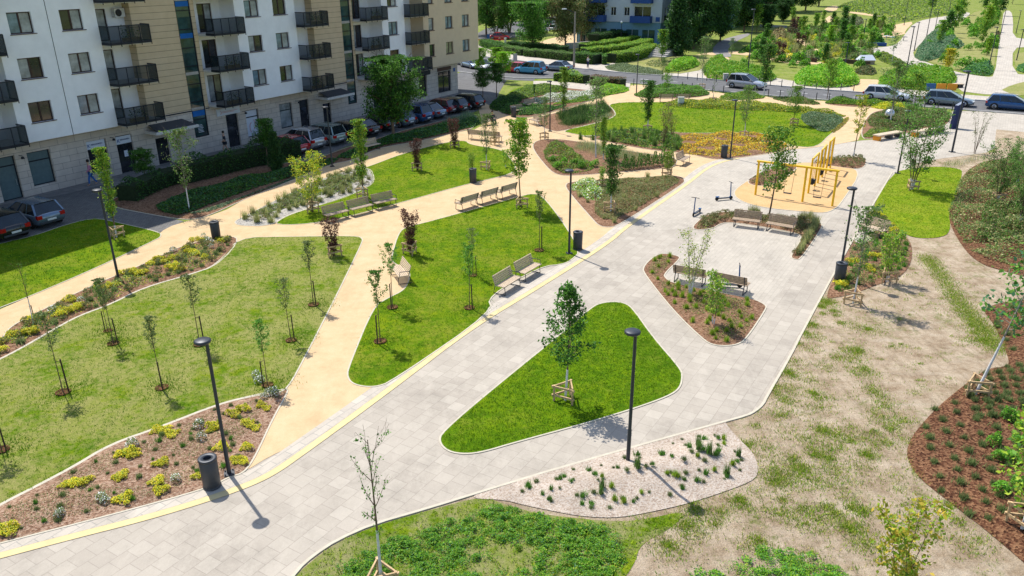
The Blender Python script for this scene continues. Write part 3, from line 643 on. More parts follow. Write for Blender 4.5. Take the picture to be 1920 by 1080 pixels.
gf.build('ground_floor_wall', MT['stone'], BLD)
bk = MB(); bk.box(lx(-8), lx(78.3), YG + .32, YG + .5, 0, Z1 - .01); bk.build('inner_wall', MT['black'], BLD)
for a, b in ((38.0, 41.0), (56, 59.2), (42.35, 42.7)):
    l = MB(); l.box(lx(a), lx(b), YG - .06, YG - .003, 3.5, 3.57); l.build('ledge', MT['anth'], BLD)
PANES.append(MT['shutter']); PANES.append(MT['signwhite'])
for a, b, c, d in OPN:
    door = c == 0; dark = (1, 1)
    if a in (27.8, 25.7): dark = (5, 5)
    if a == 46.3: dark = (6, 6)
    if a in (50.15,): dark = (0, 5)
    o = window(BLD, lx(a), YG, c, b - a, d - c, dark, False, 'shop_door' if door else 'shop_window', 0 if (b - a) < 1.6 else 1, 'anth', .16, .62 if (d - c) > 2.1 else 0)
    if door:
        h = MB(); h.tube([(b - a - .2, -.05, .9), (b - a - .2, -.05, 1.3)], .015, 6); h.build('handle', MT['silver'], o)
# stair glass strips
for a, b in ((41.0, 42.35), (59.2, 60.5)):
    m = MB(); g = MB(); W_ = b - a
    for q in (0, W_ - .07): m.box(q, q + .07, .05, .14, 1.4, ZT - .2)
    zz = 1.4; i = 0
    while zz < ZT - 1:
        m.box(.07, W_ - .07, .05, .13, zz, zz + .07); zz += 1.36; i += 1
    m.box(.07, W_ - .07, .06, .12, 1.4, 1.5)
    g.add([(.07, .1, 1.42), (W_ - .07, .1, 1.42), (W_ - .07, .1, ZT - .25), (.07, .1, ZT - .25)], [(0, 1, 2, 3)])
    o = m.build('stair_window', MT['anth'], BLD, (lx(a), YG, 0)); g.build('pane', MT['stairglass'], o)
    f = MB()
    for k in range(7): f.box(.07, W_ - .07, .084, .096, Z1 - .1 + k * FL, Z1 + .12 + k * FL)
    f.build('landing', MT['concrete'], o)
    if a < 50:
        for zz in (3.05, 8.95, 11.25):
            q = MB(); q.box(.1, W_ - .1, .03, .045, zz, zz + (.42 if zz < 4 else .36)); q.build('blue_blind', MT['awning'], o)
    q = MB()
    for n_ in range(6): q.box(.42, .95 - .05 * (n_ % 3), .075, .08, 1.75 + n_ * .11, 1.79 + n_ * .11)
    q.build('notice', MT['signwhite'], o)
# balconies
bal_items = []
for a, b in LOG:
    for k in range(5):
        F = Z1 + k * FL
        x0, x1 = lx(a) + .02, lx(b) - .02; xr = x1 - (.0 if a not in (23.6,) else .1)
        yo = YW - .95 if k == 0 or a < 60 else YW - .75
        s = MB(); s.box(x0 + .05, xr, yo + .12, YW - .003, F + .0, F + .16); s.box(x0, x1, YW + .0, YL - .003, F + .0, F + .16)
        o = s.build('balcony', MT['slab'], BLD)
        e_ = MB()
        yy = yo
        for z_ in (F + .14, F + 1.28): e_.beam((x0, yy, z_), (xr, yy, z_), .05, .06 if z_ > F + 1 else .16); e_.beam((x0, yy, z_), (x0, YW, z_), .05, .06 if z_ > F + 1 else .16); e_.beam((xr, yy, z_), (xr, YW, z_), .05, .06 if z_ > F + 1 else .16)
        nn = 4
        for i in range(nn + 1):
            xq = x0 + (xr - x0) * i / nn; e_.box(xq - .02, xq + .02, yy - .045, yy - .005, F - .06, F + 1.28)
        e_.build('railing', MT['anth'], o)
        gl = MB(); gl.add([(x0, yy + .02, F + .2), (xr, yy + .02, F + .2), (xr, yy + .02, F + 1.25), (x0, yy + .02, F + 1.25)], [(0, 1, 2, 3)])
        gl.add([(xr, yy, F + .2), (xr, YW, F + .2), (xr, YW, F + 1.25), (xr, yy, F + 1.25)], [(0, 1, 2, 3)]); gl.add([(x0, yy, F + .2), (x0, YW, F + .2), (x0, YW, F + 1.25), (x0, yy, F + 1.25)], [(0, 1, 2, 3)])
        gl.build('glass_panel', MT['railglass'], o)
        if k < 4: window(BLD, lx(DOORX[a]), YL, F + .16, 1.4, 2.14, prng.choice([(0, 0), (0, 1), (1, 0), (0, 4), (3, 1), (1, 1)]), False, 'balcony_door', 1, 'frame', .1)
        if a > 20 and k < 3: bal_items.append((a, b, k, F, x0, xr, yy))
# entrance canopies
for u0, u1, lb in ((36.6, 40.4, 'a'), (54.9, 58.7, 'b')):
    c = MB(); c.box(lx(u0), lx(u1), YG - 1.35, YG - .003, 2.52, 2.72); o = c.build('canopy', MT['slab'], BLD)
    c = MB(); c.add([(lx(u0) + .1, YG - 1.25, 2.73), (lx(u1) - .1, YG - 1.25, 2.73), (lx(u1) - .4, YG - .004, 3.1), (lx(u0) + .4, YG - .004, 3.1)], [(0, 1, 2, 3)])
    c.build('canopy_roof', MT['roof'], o)
def text_mesh(txt, size, mat, parent, loc, name='lettering'):
    cu = D.curves.new(name, 'FONT'); cu.body = txt; cu.size = size; cu.align_x = 'LEFT'; cu.extrude = .006
    to = D.objects.new(name, cu); COL.objects.link(to); dg = bpy.context.evaluated_depsgraph_get(); dg.update()
    me = D.meshes.new_from_object(to.evaluated_get(dg)); D.objects.remove(to); me.materials.clear(); me.materials.append(mat)
    o = D.objects.new(name, me); COL.objects.link(o); adopt(o, parent); o.location = loc; o.rotation_euler = (math.pi / 2, 0, 0); return o
for u0, z0, wd in ((31.95, 2.18, 1.42), (34.24, 2.12, 1.22)):
    s = MB(); s.box(0, wd, -.02, .0, 0, .55); o = s.build('shop_sign', MT['signwhite'], BLD, (lx(u0), YG + .1, z0))
    text_mesh('K', .34, MT['signblue'], o, (.08, -.03, .13)); text_mesh('NIERUCHOMOŚCI', .135, MT['signink'], o, (.36 if wd > 1.3 else .33, -.03, .25)).scale = (.78 if wd > 1.3 else .66, 1, 1)
s = MB(); s.box(0, 2.35, -.08, 0, 0, .55); o = s.build('shop_sign', MT['signwhite'], BLD, (lx(43.35), YG - .003, 2.73))
def stroke(P, r, mat, parent, name='logo_stroke'):
    m = MB(); m.tube(P, r, 5); return m.build(name, mat, parent)
stroke([(.3 + .12 * math.sin(t), -.09, .12 + .3 * t / 3.1) for t in np.linspace(0, 3.1, 10)], .014, MT['redink'], o)
for zz in (.3, .22): stroke([(.5, -.09, zz), (2.1 if zz > .25 else 1.7, -.09, zz)], .012, MT['redink'], o, 'sign_script')
o = thing('window_poster', label=None); D.objects.remove(o)
lo = MB(); lo.box(0, .01, 0, .01, 0, .01)
lg = BLD
for sgn in (1, -1):
    P = [(lx(47.03) + sgn * (.05 + .26 * math.sin(t)), YG + .15, 1.35 + sgn * .12 + .42 * math.cos(t) * -sgn) for t in np.linspace(.1, 2.7, 12)]
    stroke(P, .018, MT['redink'], lg)
q = MB(); q.box(lx(74.4), lx(77.1), YG - .06, YG - .003, 2.86, 3.25); q.build('shop_sign', MT['sill'], BLD)
q = MB(); q.box(lx(69.2), lx(72.4), YG - .5, YG - .003, 2.86, 3.3); q.build('shop_sign', MT['anth'], BLD)
q = MB(); q.box(lx(77.6), lx(78.0), YG - .03, YG - .003, 2.55, 2.95); q.build('house_number_plate', MT['signblue'], BLD)
q = MB(); q.box(lx(38.75), lx(38.88), YG - .03, YG - .003, 1.05, 1.4); q.build('intercom', MT['black'], BLD)
q = MB(); q.box(lx(34.75), lx(35.05), YG + .13, YG + .15, 1.15, 1.6); q.build('door_notice', MT['signwhite'], BLD)
for u in (27.3, 33.8, 40.7, 46.0, 52.2, 62, 74.1):
    q = MB(); q.beam((lx(u), YG - .003, 2.75), (lx(u), YG - .4, 2.78), .04, .03); q.lathe([(.0, .16), (.09, .12), (.11, 0), (0, 0)], 10, c=(lx(u), YG - .4, 2.58)); q.build('wall_lamp', MT['anth'], BLD)
# air conditioner
q = MB(); q.box(0, .8, -.32, 0, 0, .6); ac = q.build('air_conditioner', MT['ac'], BLD, (lx(36.3), YL - .05, Z1 + 2 * FL + 1.7))
q = MB(); q.lathe([(.25, 0), (.22, .02), (.1, .02), (.0, .03)], 20); fo = q.build('fan_grille', MT['black'], ac, (.3, -.33, .3)); fo.rotation_euler = (math.pi / 2, 0, 0)
KIDSB = BLD

# ================================================================== BLUE-WHITE BUILDINGS
def block(C, front, side, floors, label, front_bal, front_win, side_win, side_bal=(), hbase=4.0, FH=3.4):
    B = thing('apartment_building', C, RZB, label, 'building')
    H = hbase + floors * FH + .6
    m = MB()
    # local: front face at x=0 spanning y 0..front (outside -x); side face at y=0 spanning x 0..side (outside -y)
    fw = []; sw = []
    for k in range(floors):
        z = hbase + k * FH
        for y in front_win: fw.append((y, y + 1.1, z + 1.15, z + 2.6))
        for y0, y1 in front_bal: fw.append((y0, y1, z + .15, z + 2.8))
        for x in side_win: sw.append((x, x + 1.1, z + 1.15, z + 2.6))
        for x0, x1 in side_bal: sw.append((x0, x1, z + .15, z + 2.5))
    # side face
    facade(m, 0, side, hbase, H, 0, sw, 0, .3)
    m2 = MB(); facade(m2, 0, front, hbase, H, 0, fw, 0, .3)
    m.add([(v[1], v[0], v[2]) for v in m2.v], [tuple(reversed(f)) for f in m2.f])
    m.box(.32, side - .01, .32, front, hbase - .01, H - .01); m.add([(0, 0, H), (side, 0, H), (side, front, H), (0, front, H)], [(0, 1, 2, 3)])
    m.add([(0, front, 0), (side, front, 0), (side, front, H), (0, front, H)], [(0, 1, 2, 3)]); m.add([(side, 0, 0), (side, front, 0), (side, front, H), (side, 0, H)], [(0, 1, 2, 3)])
    m.build('wall', MT['bluewall'], B)
    b = MB(); b.box(.15, side - .1, .15, front, -2.5, hbase); b.build('base_wall', MT['bluebase'], B)
    for i in range(int(front / 3.2)):
        q = MB(); q.box(.08, .14, 1.2 + i * 3.2, 3.6 + i * 3.2, .2, 2.7); o = q.build('shop_window', MT['stairglass'], B)
        q = MB(); q.box(.04, .078, 2.37 + i * 3.2, 2.43 + i * 3.2, .2, 2.7); q.build('mullion', MT['bluewall'], o)
    for i in range(int(side / 3.2)):
        q = MB(); q.box(1.0 + i * 3.2, 3.2 + i * 3.2, .08, .14, .2, 2.7); q.build('shop_window', MT['stairglass'], B)
    for (p0, p1, z0, z1), fr in [(h, 1) for h in fw] + [(h, 0) for h in sw]:
        bal = z1 - z0 > 2
        q = MB(); g = MB()
        def bx(mb, a0, a1, d0, d1, c0, c1):
            if fr: mb.box(d0, d1, a0, a1, c0, c1)
            else: mb.box(a0, a1, d0, d1, c0, c1)
        for aa in ((p0, p0 + .07), (p1 - .07, p1), ((p0 + p1) / 2 - .03, (p0 + p1) / 2 + .03)): bx(q, aa[0], aa[1], .18, .25, z0, z1)
        bx(q, p0, p1, .17, .26, z1 - .07, z1)
        bx(g, p0, p1, .22, .24, z0, z1)
        if not bal: bx(q, p0 - .05, p1 + .05, -.06, .16, z0 - .06, z0)
        o = q.build('balcony_door' if bal else 'window', MT['render_white'], B); g.build('pane', MT['pane_dark'], o)
        if bal:
            q = MB(); bx(q, p0 - .3, p1 + .3, -1.1, -.003, z0 - .2, z0 - .03); o = q.build('balcony', MT['slab'], B)
            q = MB(); bx(q, p0 - .3, p1 + .3, -1.16, -1.105, z0 - .2, z0 + 1.0)
            bx(q, p0 - .35, p0 - .3, -1.1, 0, z0 - .2, z0 + 1.0); bx(q, p1 + .3, p1 + .35, -1.1, 0, z0 - .2, z0 + 1.0); q.build('railing', MT['bluerail'], o)
    return B
C1 = G(1237, 86, 0)
b1 = block(C1, 17, 9, 4, 'pale blue grey apartment block on a teal base with deep blue balconies', [(2.1, 5.4), (11.2, 14.5)], [6.3, 9.0], [1.6, 4.2, 6.6])
q = MB(); q.box(1.4, 5.0, -.06, -.003, 4.2, 5.2); q.build('shop_sign', MT['anth'], b1)
q = MB(); q.box(-.05, -.003, .3, 1.1, 4.2, 5.0); q.build('house_number_plate', MT['signblue'], b1)
C2 = G(1292, 80, 0)
block(C2, 9, 10, 4, 'second pale block with stacked blue balconies half hidden by dark trees', [(.8, 3.4), (6, 8.6)], [4.4], [8], [(.8, 3.2)])
C3 = G(1372, 54, 0)
block(C3, 12, 12, 4, 'third pale block with a deep blue side wall beyond the dark trees', [(.8, 3.4), (5.4, 8)], [4.2, 9], [9], [(1, 4)])
C4 = G(1466, 24, 0)
block(C4, 18, 12, 4, 'farthest blue block at the end of the row of trees', [(1, 4)], [6], [3, 7])
C5 = G(1010, 24, 0)
block(C5 + NV * 0, 44, 16, 5, 'pale block standing behind the big trees of the car park', [(2, 5), (12, 15), (24, 27)], [7, 9.5, 18], [3, 7])

# ================================================================== CARS
def car_proto(style, paint, label):
    """heading +x, centred, standing on z=0"""
    L, Wd, Hh = dict(wagon=(4.75, 1.82, 1.48), suv=(4.55, 1.86, 1.68), hatch=(4.15, 1.76, 1.47), sedan=(4.5, 1.78, 1.42), van=(4.55, 1.82, 1.62))[style]
    t = thing('parked_car', (0, 0, 0), 0, label, 'car'); hl = L / 2; hw = Wd / 2; belt = Hh * .60
    m = MB(); n = 15
    st = []   # x, zlow, ztop, halfwidth
    hood = belt - .07
    for x, zl, zt, w_ in ((-hl, .42, belt * .86, hw * .80), (-hl + .10, .27, belt * .97, hw * .93), (-hl + .45, .22, belt + .02, hw), (-hl * .45, .2, belt + .02, hw), (0, .2, belt, hw), (hl * .38, .2, belt - .02, hw), (hl * .48, .2, hood, hw), (hl - .55, .22, hood - .09, hw * .98), (hl - .15, .26, hood - .2, hw * .9), (hl, .38, hood - .32, hw * .74)):
        st.append((x, zl, zt, w_))
    V = []
    for x, zl, zt, w_ in st:
        md = (zl + zt) / 2
        V.append([(x, -w_ * .86, zl), (x, -w_, zl + .12), (x, -w_ * 1.0, md), (x, -w_ * .97, zt - .10), (x, -w_ * .88, zt - .01), (x, -w_ * .45, zt + .02), (x, 0, zt + .03), (x, w_ * .45, zt + .02), (x, w_ * .88, zt - .01), (x, w_ * .97, zt - .10), (x, w_, md), (x, w_, zl + .12), (x, w_ * .86, zl)])
    k = len(V[0]); vv = [p for r_ in V for p in r_]; ff = []
    for i in range(len(V) - 1):
        for j in range(k - 1): ff.append((i * k + j, (i + 1) * k + j, (i + 1) * k + j + 1, i * k + j + 1))
        ff.append((i * k + k - 1, (i + 1) * k + k - 1, (i + 1) * k, i * k))
    ff.append(tuple(range(k))); ff.append(tuple(reversed([(len(V) - 1) * k + j for j in range(k)])))
    m.add(vv, ff, 0, True)
    for sx in (-hl + .82, hl - .86):          # wheel arches
        for sy in (-1, 1): m.add([(sx + .37 * math.cos(q), sy * (hw + .004), .33 + .37 * math.sin(q)) for q in np.linspace(0, 2 * math.pi, 21)[:-1]], [tuple(range(20))], 1)
    body = m.build('body', [paint, MT['black']], t)
    # greenhouse
    rx = dict(wagon=(-hl + .12, -hl + .5, hl * .02, hl * .50), suv=(-hl + .12, -hl + .45, hl * .02, hl * .48), hatch=(-hl + .1, -hl + .5, hl * .02, hl * .48), sedan=(-hl + .55, -hl + 1.3, hl * .02, hl * .48), van=(-hl + .1, -hl + .4, hl * .10, hl * .62))[style]
    b0, r0, r1, b1_ = rx; wb = hw * .93; wt = hw * .74; zb = belt - .03; zt = Hh - .05
    def ring(x0, x1, w_, z): return [(x0, -w_, z), (x1, -w_, z), (x1, w_, z), (x0, w_, z)]
    g = MB(); g.add(ring(b0, b1_, wb, zb) + ring(r0, r1, wt, zt), [(0, 1, 5, 4), (1, 2, 6, 5), (2, 3, 7, 6), (3, 0, 4, 7)]); g.build('window_glass', MT['carglass'], t)
    rf = MB(); n_ = 5; rows = []
    for i in range(n_ + 1):
        x = r0 - .06 + (r1 + .1 - r0) * i / n_; cz = zt + .045 * math.sin(math.pi * (.15 + .7 * i / n_)); rows.append([(x, -wt - .01, zt - .012), (x, -wt * .8, cz), (x, 0, cz + .02), (x, wt * .8, cz), (x, wt + .01, zt - .012)])
    rf.add([p for r_ in rows for p in r_], [(i * 5 + j, (i + 1) * 5 + j, (i + 1) * 5 + j + 1, i * 5 + j + 1) for i in range(n_) for j in range(4)], 0, True)
    for sy in (-1, 1):
        for (xa, xb), tk in (((b0 + .02, r0), .10), ((b1_ - .02, r1), .06)): rf.beam((xa, sy * wb * 1.0, zb), (xb, sy * (wt + .0), zt), tk, .05)
        for fr in (.33, .64):
            xa = b0 + (b1_ - b0) * fr; xb = r0 + (r1 - r0) * fr; rf.beam((xa, sy * (wb + .003), zb), (xb, sy * (wt + .003), zt), .07, .03)
        if style in ('wagon', 'suv', 'van'): rf.beam((r0 + .1, sy * wt * .92, zt + .07), (r1 - .1, sy * wt * .92, zt + .07), .03, .03)
    rf.build('roof', paint, t)
    for sx in (-hl + .82, hl - .86):
        for sy in (-1, 1):
            q = MB(); q.lathe([(.17, .1), (.30, .11), (.325, .07), (.325, -.09), (.30, -.11), (0, -.11)], 20); o = q.build('wheel', MT['tyre'], t, (sx, sy * (hw - .09), .325)); o.rotation_euler = (math.pi / 2 * (-sy), 0, 0)
            q = MB(); q.lathe([(.0, .085), (.05, .10), (.06, .085), (.20, .105), (.205, .085)], 16); q.build('rim', MT['rim'], o)
    for sy in (-1, 1):
        q = MB(); q.box(-hl - .012, -hl + .16, min(sy * hw * .60, sy * hw * .93), max(sy * hw * .60, sy * hw * .93), belt * .70, belt * .93); q.build('taillight', MT['tail'], t)
        q = MB(); q.box(hl - .30, hl - .02, min(sy * hw * .52, sy * hw * .84), max(sy * hw * .52, sy * hw * .84), hood - .34, hood - .20); q.build('headlight', MT['head'], t)
        q = MB(); q.box(b1_ - .35, b1_ - .2, min(sy * hw, sy * (hw + .17)), max(sy * hw, sy * (hw + .17)), belt, belt + .13); q.build('mirror', paint, t)
    for sx in (-1, 1):
        q = MB(); q.box(min(sx * (hl - .02), sx * (hl + .025)), max(sx * (hl - .02), sx * (hl + .025)), -.26, .26, .46, .57); q.build('number_plate', MT['plate'], t)
    q = MB(); q.box(-hl - .015, -hl + .1, -hw * .78, hw * .78, .33, .44); q.box(hl - .12, hl + .015, -hw * .7, hw * .7, .28, .42); q.build('bumper', MT['charcoal'], t)
    return t
def paintm(name, c, met=.3, r=.25):
    m = plain(name, c, r, met, .02, 1, .6); m.node_tree.nodes['Principled BSDF'].inputs['Coat Weight'].default_value = .6; return m
PT = dict(silver=paintm('silver_paint', (.48, .48, .50), .5), white=paintm('white_car_paint', (.62, .63, .64), .1), grey=paintm('grey_car_paint', (.20, .25, .29), .5), navy=paintm('navy_car_paint', (.012, .07, .20), .3), blue=paintm('sky_blue_car_paint', (.05, .30, .52), .3),
          red=paintm('red_car_paint', (.42, .012, .02), .1), black=paintm('black_car_paint', (.012, .013, .016), .2), steel=paintm('blue_grey_car_paint', (.16, .22, .30), .5), green=paintm('grey_green_car_paint', (.30, .38, .36), .4), dred=paintm('maroon_car_paint', (.16, .01, .02), .2))
def car(style, paint, loc, az, label, group=None):
    c = car_proto(style, PT[paint], label); c.location = loc; c.rotation_euler = (0, 0, math.pi / 2 - rad(az))
    if group: c['group'] = group
    return c
def road_car(px, py, rev=False):
    g = G(px, py); best = min(range(len(mid) - 1), key=lambda i: (mid[i][0] - g.x) ** 2 + (mid[i][1] - g.y) ** 2)
    d = Vector((mid[best + 1][0] - mid[best][0], mid[best + 1][1] - mid[best][1])); az = math.degrees(math.atan2(d.x, d.y)) + (180 if rev else 0)
    return Vector((g.x, g.y, .022)), az
gr = 'cars on the road'
for st, pt_, px, py, lb in (('suv', 'silver', 1399, 166, 'silver hatchback SUV driving on the road behind the round yellow flower strip'), ('wagon', 'white', 1661, 187, 'white estate car on the road, leftmost of three by the crossing'),
                            ('wagon', 'grey', 1777, 197, 'blue grey estate car passing the tall lamp post'), ('wagon', 'navy', 1896, 206, 'dark navy estate car at the right edge of the photo')):
    l, az = road_car(px, py); car(st, pt_, l, az, lb, gr)
l, az = road_car(993, 138, True); car('suv', 'blue', l, az - 6, 'sky blue SUV standing at the junction')
l, az = road_car(964, 136, True); car('hatch', 'red', l, az - 6, 'red hatchback just behind the sky blue SUV')
l, az = road_car(1046, 133, True); car('sedan', 'grey', l, az, 'dark grey saloon on the road beside the wooden lamp pole')
# bays by the building: tails towards the path
AZP = 30.2 - 90
def bay(px, py, st, pt_, lb, d=0, g='cars parked nose-in along the apartment building'):
    u, n = un(px, py); car(st, pt_, UN(u, n - 2.2, .02), AZP + d, lb, g)
bay(573, 292, 'hatch', 'red', 'bright red hatchback parked beside the yellow green bush')
bay(600, 282, 'suv', 'silver', 'silver SUV with tall tail lights, between the red and the pale green cars')
bay(640, 272, 'van', 'green', 'pale grey green people carrier parked right of the silver SUV')
bay(676, 263, 'hatch', 'black', 'black hatchback next to the pale people carrier')
bay(706, 256, 'sedan', 'black', 'black saloon left of the big green tree trunk')
bay(740, 247, 'hatch', 'black', 'dark small car partly behind the big green tree')
bay(775, 239, 'hatch', 'steel', 'blue grey hatchback right of the big green tree')
bay(804, 231, 'suv', 'navy', 'dark navy estate with a red tail light near the middle of the bays')
bay(831, 223, 'sedan', 'steel', 'steel grey saloon, fourth from the corner of the building')
bay(854, 215, 'hatch', 'dred', 'dark maroon car, third from the corner of the building')
bay(875, 212, 'hatch', 'black', 'black car, second from the corner of the building')
bay(900, 205, 'wagon', 'black', 'large black estate parked at the corner of the building')
bay(104, 427, 'hatch', 'steel', 'grey blue hatchback parked tail-out by the left lawn', 0, 'cars in the left car park')
bay(38, 452, 'hatch', 'black', 'glossy black hatchback at the left edge of the photo', 0, 'cars in the left car park')
g = 'cars parked beyond the corner of the building'
for px, py, pt_, lb in ((872, 122, 'black', 'black car farthest left beyond the building corner'), (884, 127, 'steel', 'grey blue car behind the first ball-shaped tree'), (905, 130, 'white', 'white car facing the street beside the ball-shaped trees')):
    car('sedan', pt_, G(px, py, .02), 150, lb, g)
car('sedan', 'red', G(938, 74, .02), 100, 'bright red car far back beside the red barrier')
g = 'cars in the far car park behind the trees'
for i, (px, py, pt_, lb) in enumerate(((1016, 62, 'steel', 'blue car in the far car park, left of the row behind the trees'), (1040, 58, 'white', 'white car in the far car park, between the bare crowns'), (1058, 55, 'silver', 'silver car in the far car park, half hidden by branches'), (1032, 50, 'black', 'black car in the far car park, back row'), (1082, 50, 'silver', 'pale car at the right end of the far car park'))):
    car('hatch', pt_, G(px, py, .02), 20, lb, g)

# ================================================================== STREET FURNITURE
def lamp_proto(h, far=False):
    t = thing('park_lamp', (0, 0, 0), 0, None, 'street lamp')
    m = MB(); m.tube([(0, 0, 0), (0, 0, h * .27), (0, 0, h * .275), (0, 0, h - .05)], [.062, .06, .052, .048], 10 if not far else 6); m.build('pole', MT['steel'], t)
    m = MB(); m.box(-.15, .15, -.15, .15, 0, .03)
    for sx in (-1, 1):
        for sy in (-1, 1): m.tube([(sx * .11, sy * .11, .03), (sx * .11, sy * .11, .08)], .02, 6)
    m.build('base_plate', MT['steel'], t)
    m = MB(); m.lathe([(0, h - .05), (.21, h - .05), (.23, h - .02), (.23, h + .02), (.19, h + .045), (0, h + .05)], 28 if not far else 10, c=(-.10, 0, 0)); o = m.build('lamp_head', MT['steel'], t)
    m = MB(); m.lathe([(0, h - .056), (.2, h - .056)], 20, c=(-.10, 0, 0)); m.build('lens', MT['lampglass'], o)
    return t
LP = None
near = [(430, 888, 'nearest park lamp, standing between the round bin and the slab path'), (1177, 868, 'park lamp at the edge of the pink pebble bed'), (1067, 475, 'park lamp beside the round bin at the tip of the middle lawn'),
        (1574, 522, 'park lamp beside the navy bin at the right edge of the paving'), (222, 522, 'park lamp in the upper left flower bed'), (1369, 296, 'park lamp behind the orange flower bed'), (1683, 325, 'park lamp at the tip of the lime green lawn'),
        (623, 312, 'park lamp in the shaded strip in front of the silver cars'), (1031, 246, 'shaded park lamp in the dark ornamental grass'), (1193, 176, 'park lamp beside the gravel path mouth near the road')]
for i, (px, py, lb) in enumerate(near):
    if LP is None: LP = lamp_proto(4.42)
    o = place(LP, i == 0, G(px, py, .03), rad(-40) if px in (1574,) else rad(20), 1, lb, 'disc-headed park lamps')
TALL = None
tall = [(1785, 285, 134, 'tall lamp post on the open paving beside the blue grey estate car'), (1401, 145, 18, 'tall street lamp just behind the silver SUV'), (1853, 130, 51, 'tall lamp at the end of the dry grass strip'), (1698, 140, 50, 'tall lamp at the narrow end of the paved promenade'),
        (1714, 95, 42, 'second lamp along the left side of the promenade'), (1737, 70, 0, 'third lamp along the promenade, in the middle'), (1753, 56, 18, 'fourth, short looking lamp beside the meadow'), (1695, 47, -2, 'tall lamp at the meadow edge left of the promenade'),
        (1776, 39, -10, 'farthest lamp at the top end of the left promenade'), (1616, 90, 36, 'lamp beside the small terrace with tables'), (1906, 113, 55, 'lamp on the lawn right of the straight promenade, nearest'), (1905, 62, 20, 'lamp on the lawn right of the straight promenade, middle'),
        (1876, 65, 16, 'lamp on the left edge of the straight promenade'), (1584, 126, 80, 'lamp among the shrubs above the second bright hedge')]
for i, (px, py, ty, lb) in enumerate(tall):
    if TALL is None: TALL = lamp_proto(6.0, True)
    place(TALL, i == 0, G(px, py, .02), 0, (1.3, 1.3, max(.5, min(1.6, HT(px, py, ty) / 6.0))), lb, 'tall lamps of the far park')
# wooden street pole and globe lamp
t = thing('street_lamp', G(1076, 127), 0, 'old grey wooden street lamp pole beside the low hedge', 'street lamp'); h = HT(1076, 127, 22)
m = MB(); m.tube([(0, 0, 0), (0, 0, h)], [.16, .10], 8); m.build('pole', MT['barkgrey'], t)
m = MB(); m.beam((0, 0, h - .1), (-1.3, 0, h + .35), .07, .07); o = m.build('arm', MT['steel'], t); m = MB(); m.box(-1.9, -1.25, -.14, .14, h + .32, h + .45); m.build('lamp_head', MT['lampglass'], t)
t = thing('globe_lamp', G(1164, 78, .8), 0, 'white globe lamp in front of the teal shop windows', 'street lamp'); m = MB(); m.tube([(0, 0, -.8), (0, 0, 3.2)], .05, 6); m.build('pole', MT['steel'], t)
m = MB(); m.lathe([(.22 * math.sin(q), 3.4 - .22 * math.cos(q)) for q in np.linspace(0, math.pi, 9)], 14); m.build('globe', MT['lampglass'], t)

BIN = None
def bin_proto():
    t = thing('litter_bin', (0, 0, 0), 0, None, 'litter bin')
    m = MB(); m.lathe([(.0, .0), (.24, .0), (.24, .03), (.21, .05), (.225, .06), (.235, .84), (.22, .86)], 26); m.build('body', MT['charcoal'], t)
    m = MB(); m.lathe([(.235, .845), (.245, .85), (.245, .90), (.225, .915), (.11, .905), (.10, .88), (.10, .6), (0, .6)], 26); m.build('lid', MT['steel'], t)
    return t
for i, (px, py, lb) in enumerate(((398, 912, 'round charcoal bin beside the nearest lamp'), (406, 448, 'round bin at the corner of the upper left flower bed'), (887, 343, 'round bin on the edge of the lawn behind the dark benches'), (1083, 468, 'round bin beside the lamp at the tip of the middle lawn'),
                                  (1573, 530, 'navy round bin against the lamp at the right edge'), (1357, 297, 'round bin in front of the orange flowers'), (963, 220, 'dark bin in the shade by the rounded bed of white flowers'))):
    if BIN is None: BIN = bin_proto()
    place(BIN, i == 0, G(px, py - 1, .03), 0, 1.08, lb, 'round litter bins')

def bench_proto(wood, name='park_bench'):
    """1.85 m long along x, facing -y"""
    t = thing(name, (0, 0, 0), 0, None, 'bench'); hl = .78
    m = MB()
    for i in range(6): m.box(-hl, hl, -.30 + i * .085, -.30 + i * .085 + .065, .42 + (.0 if i > 0 else -.01), .455)
    m.build('seat', wood, t)
    m = MB()
    for i in range(5):
        z = .52 + i * .082; y = .20 + i * .030; m.beam((-hl, y, z), (hl, y, z), .03, .065)
    m.build('backrest', wood, t)
    for sx in (-1, 1):
        x = sx * .66; m = MB()
        m.tube([(x, -.26, .41), (x, -.30, .02), (x, .34, .02), (x, .24, .41), (x, .36, .90)], .022, 6, smooth=False); m.tube([(x, -.26, .41), (x, .24, .41)], .022, 6); m.build('leg', MT['steel'], t)
    m = MB(); x = hl - .02; m.tube([(x, .27, .64), (x, -.22, .66), (x, -.24, .44)], .018, 6); m.build('armrest', MT['steel'], t)
    return t
BP = {}
def bench(pa, pb, away, wood, label, group=None, z=.03, ends_back=False):
    """pa,pb: ground picks under its two ends; away=True: its back is towards the viewer"""
    A, B = G(*pa), G(*pb); c = (A + B) / 2; d = (B - A).normalized(); ang = math.atan2(d.y, d.x)
    # facing direction -y in local: rotate so that it looks to / away from the camera
    fwd = Vector((math.sin(ang), -math.cos(ang)))       # local -y in world
    tocam = Vector((-c.x, -c.y))
    if (fwd.dot(tocam) > 0) == away: ang += math.pi; fwd = -fwd
    c = c - Vector((fwd.x, fwd.y, 0)) * (.27 if not away else -.25)
    if wood not in BP: BP[wood] = (bench_proto(MT[wood]), True)
    p, first = BP[wood]; BP[wood] = (p, False)
    return place(p, first, (c.x, c.y, z), ang, 1, label, group)
g = 'row of three pale benches'
bench((616, 419), (655, 409), False, 'woodgrey', 'leftmost of the three pale benches facing the purple shrub', g); bench((664, 407), (699, 398), False, 'woodgrey', 'middle one of the three pale benches in front of the pebble bed', g); bench((709, 395), (743, 387), False, 'woodgrey', 'rightmost of the three pale benches in front of the pebble bed', g)
g = 'row of three dark benches'
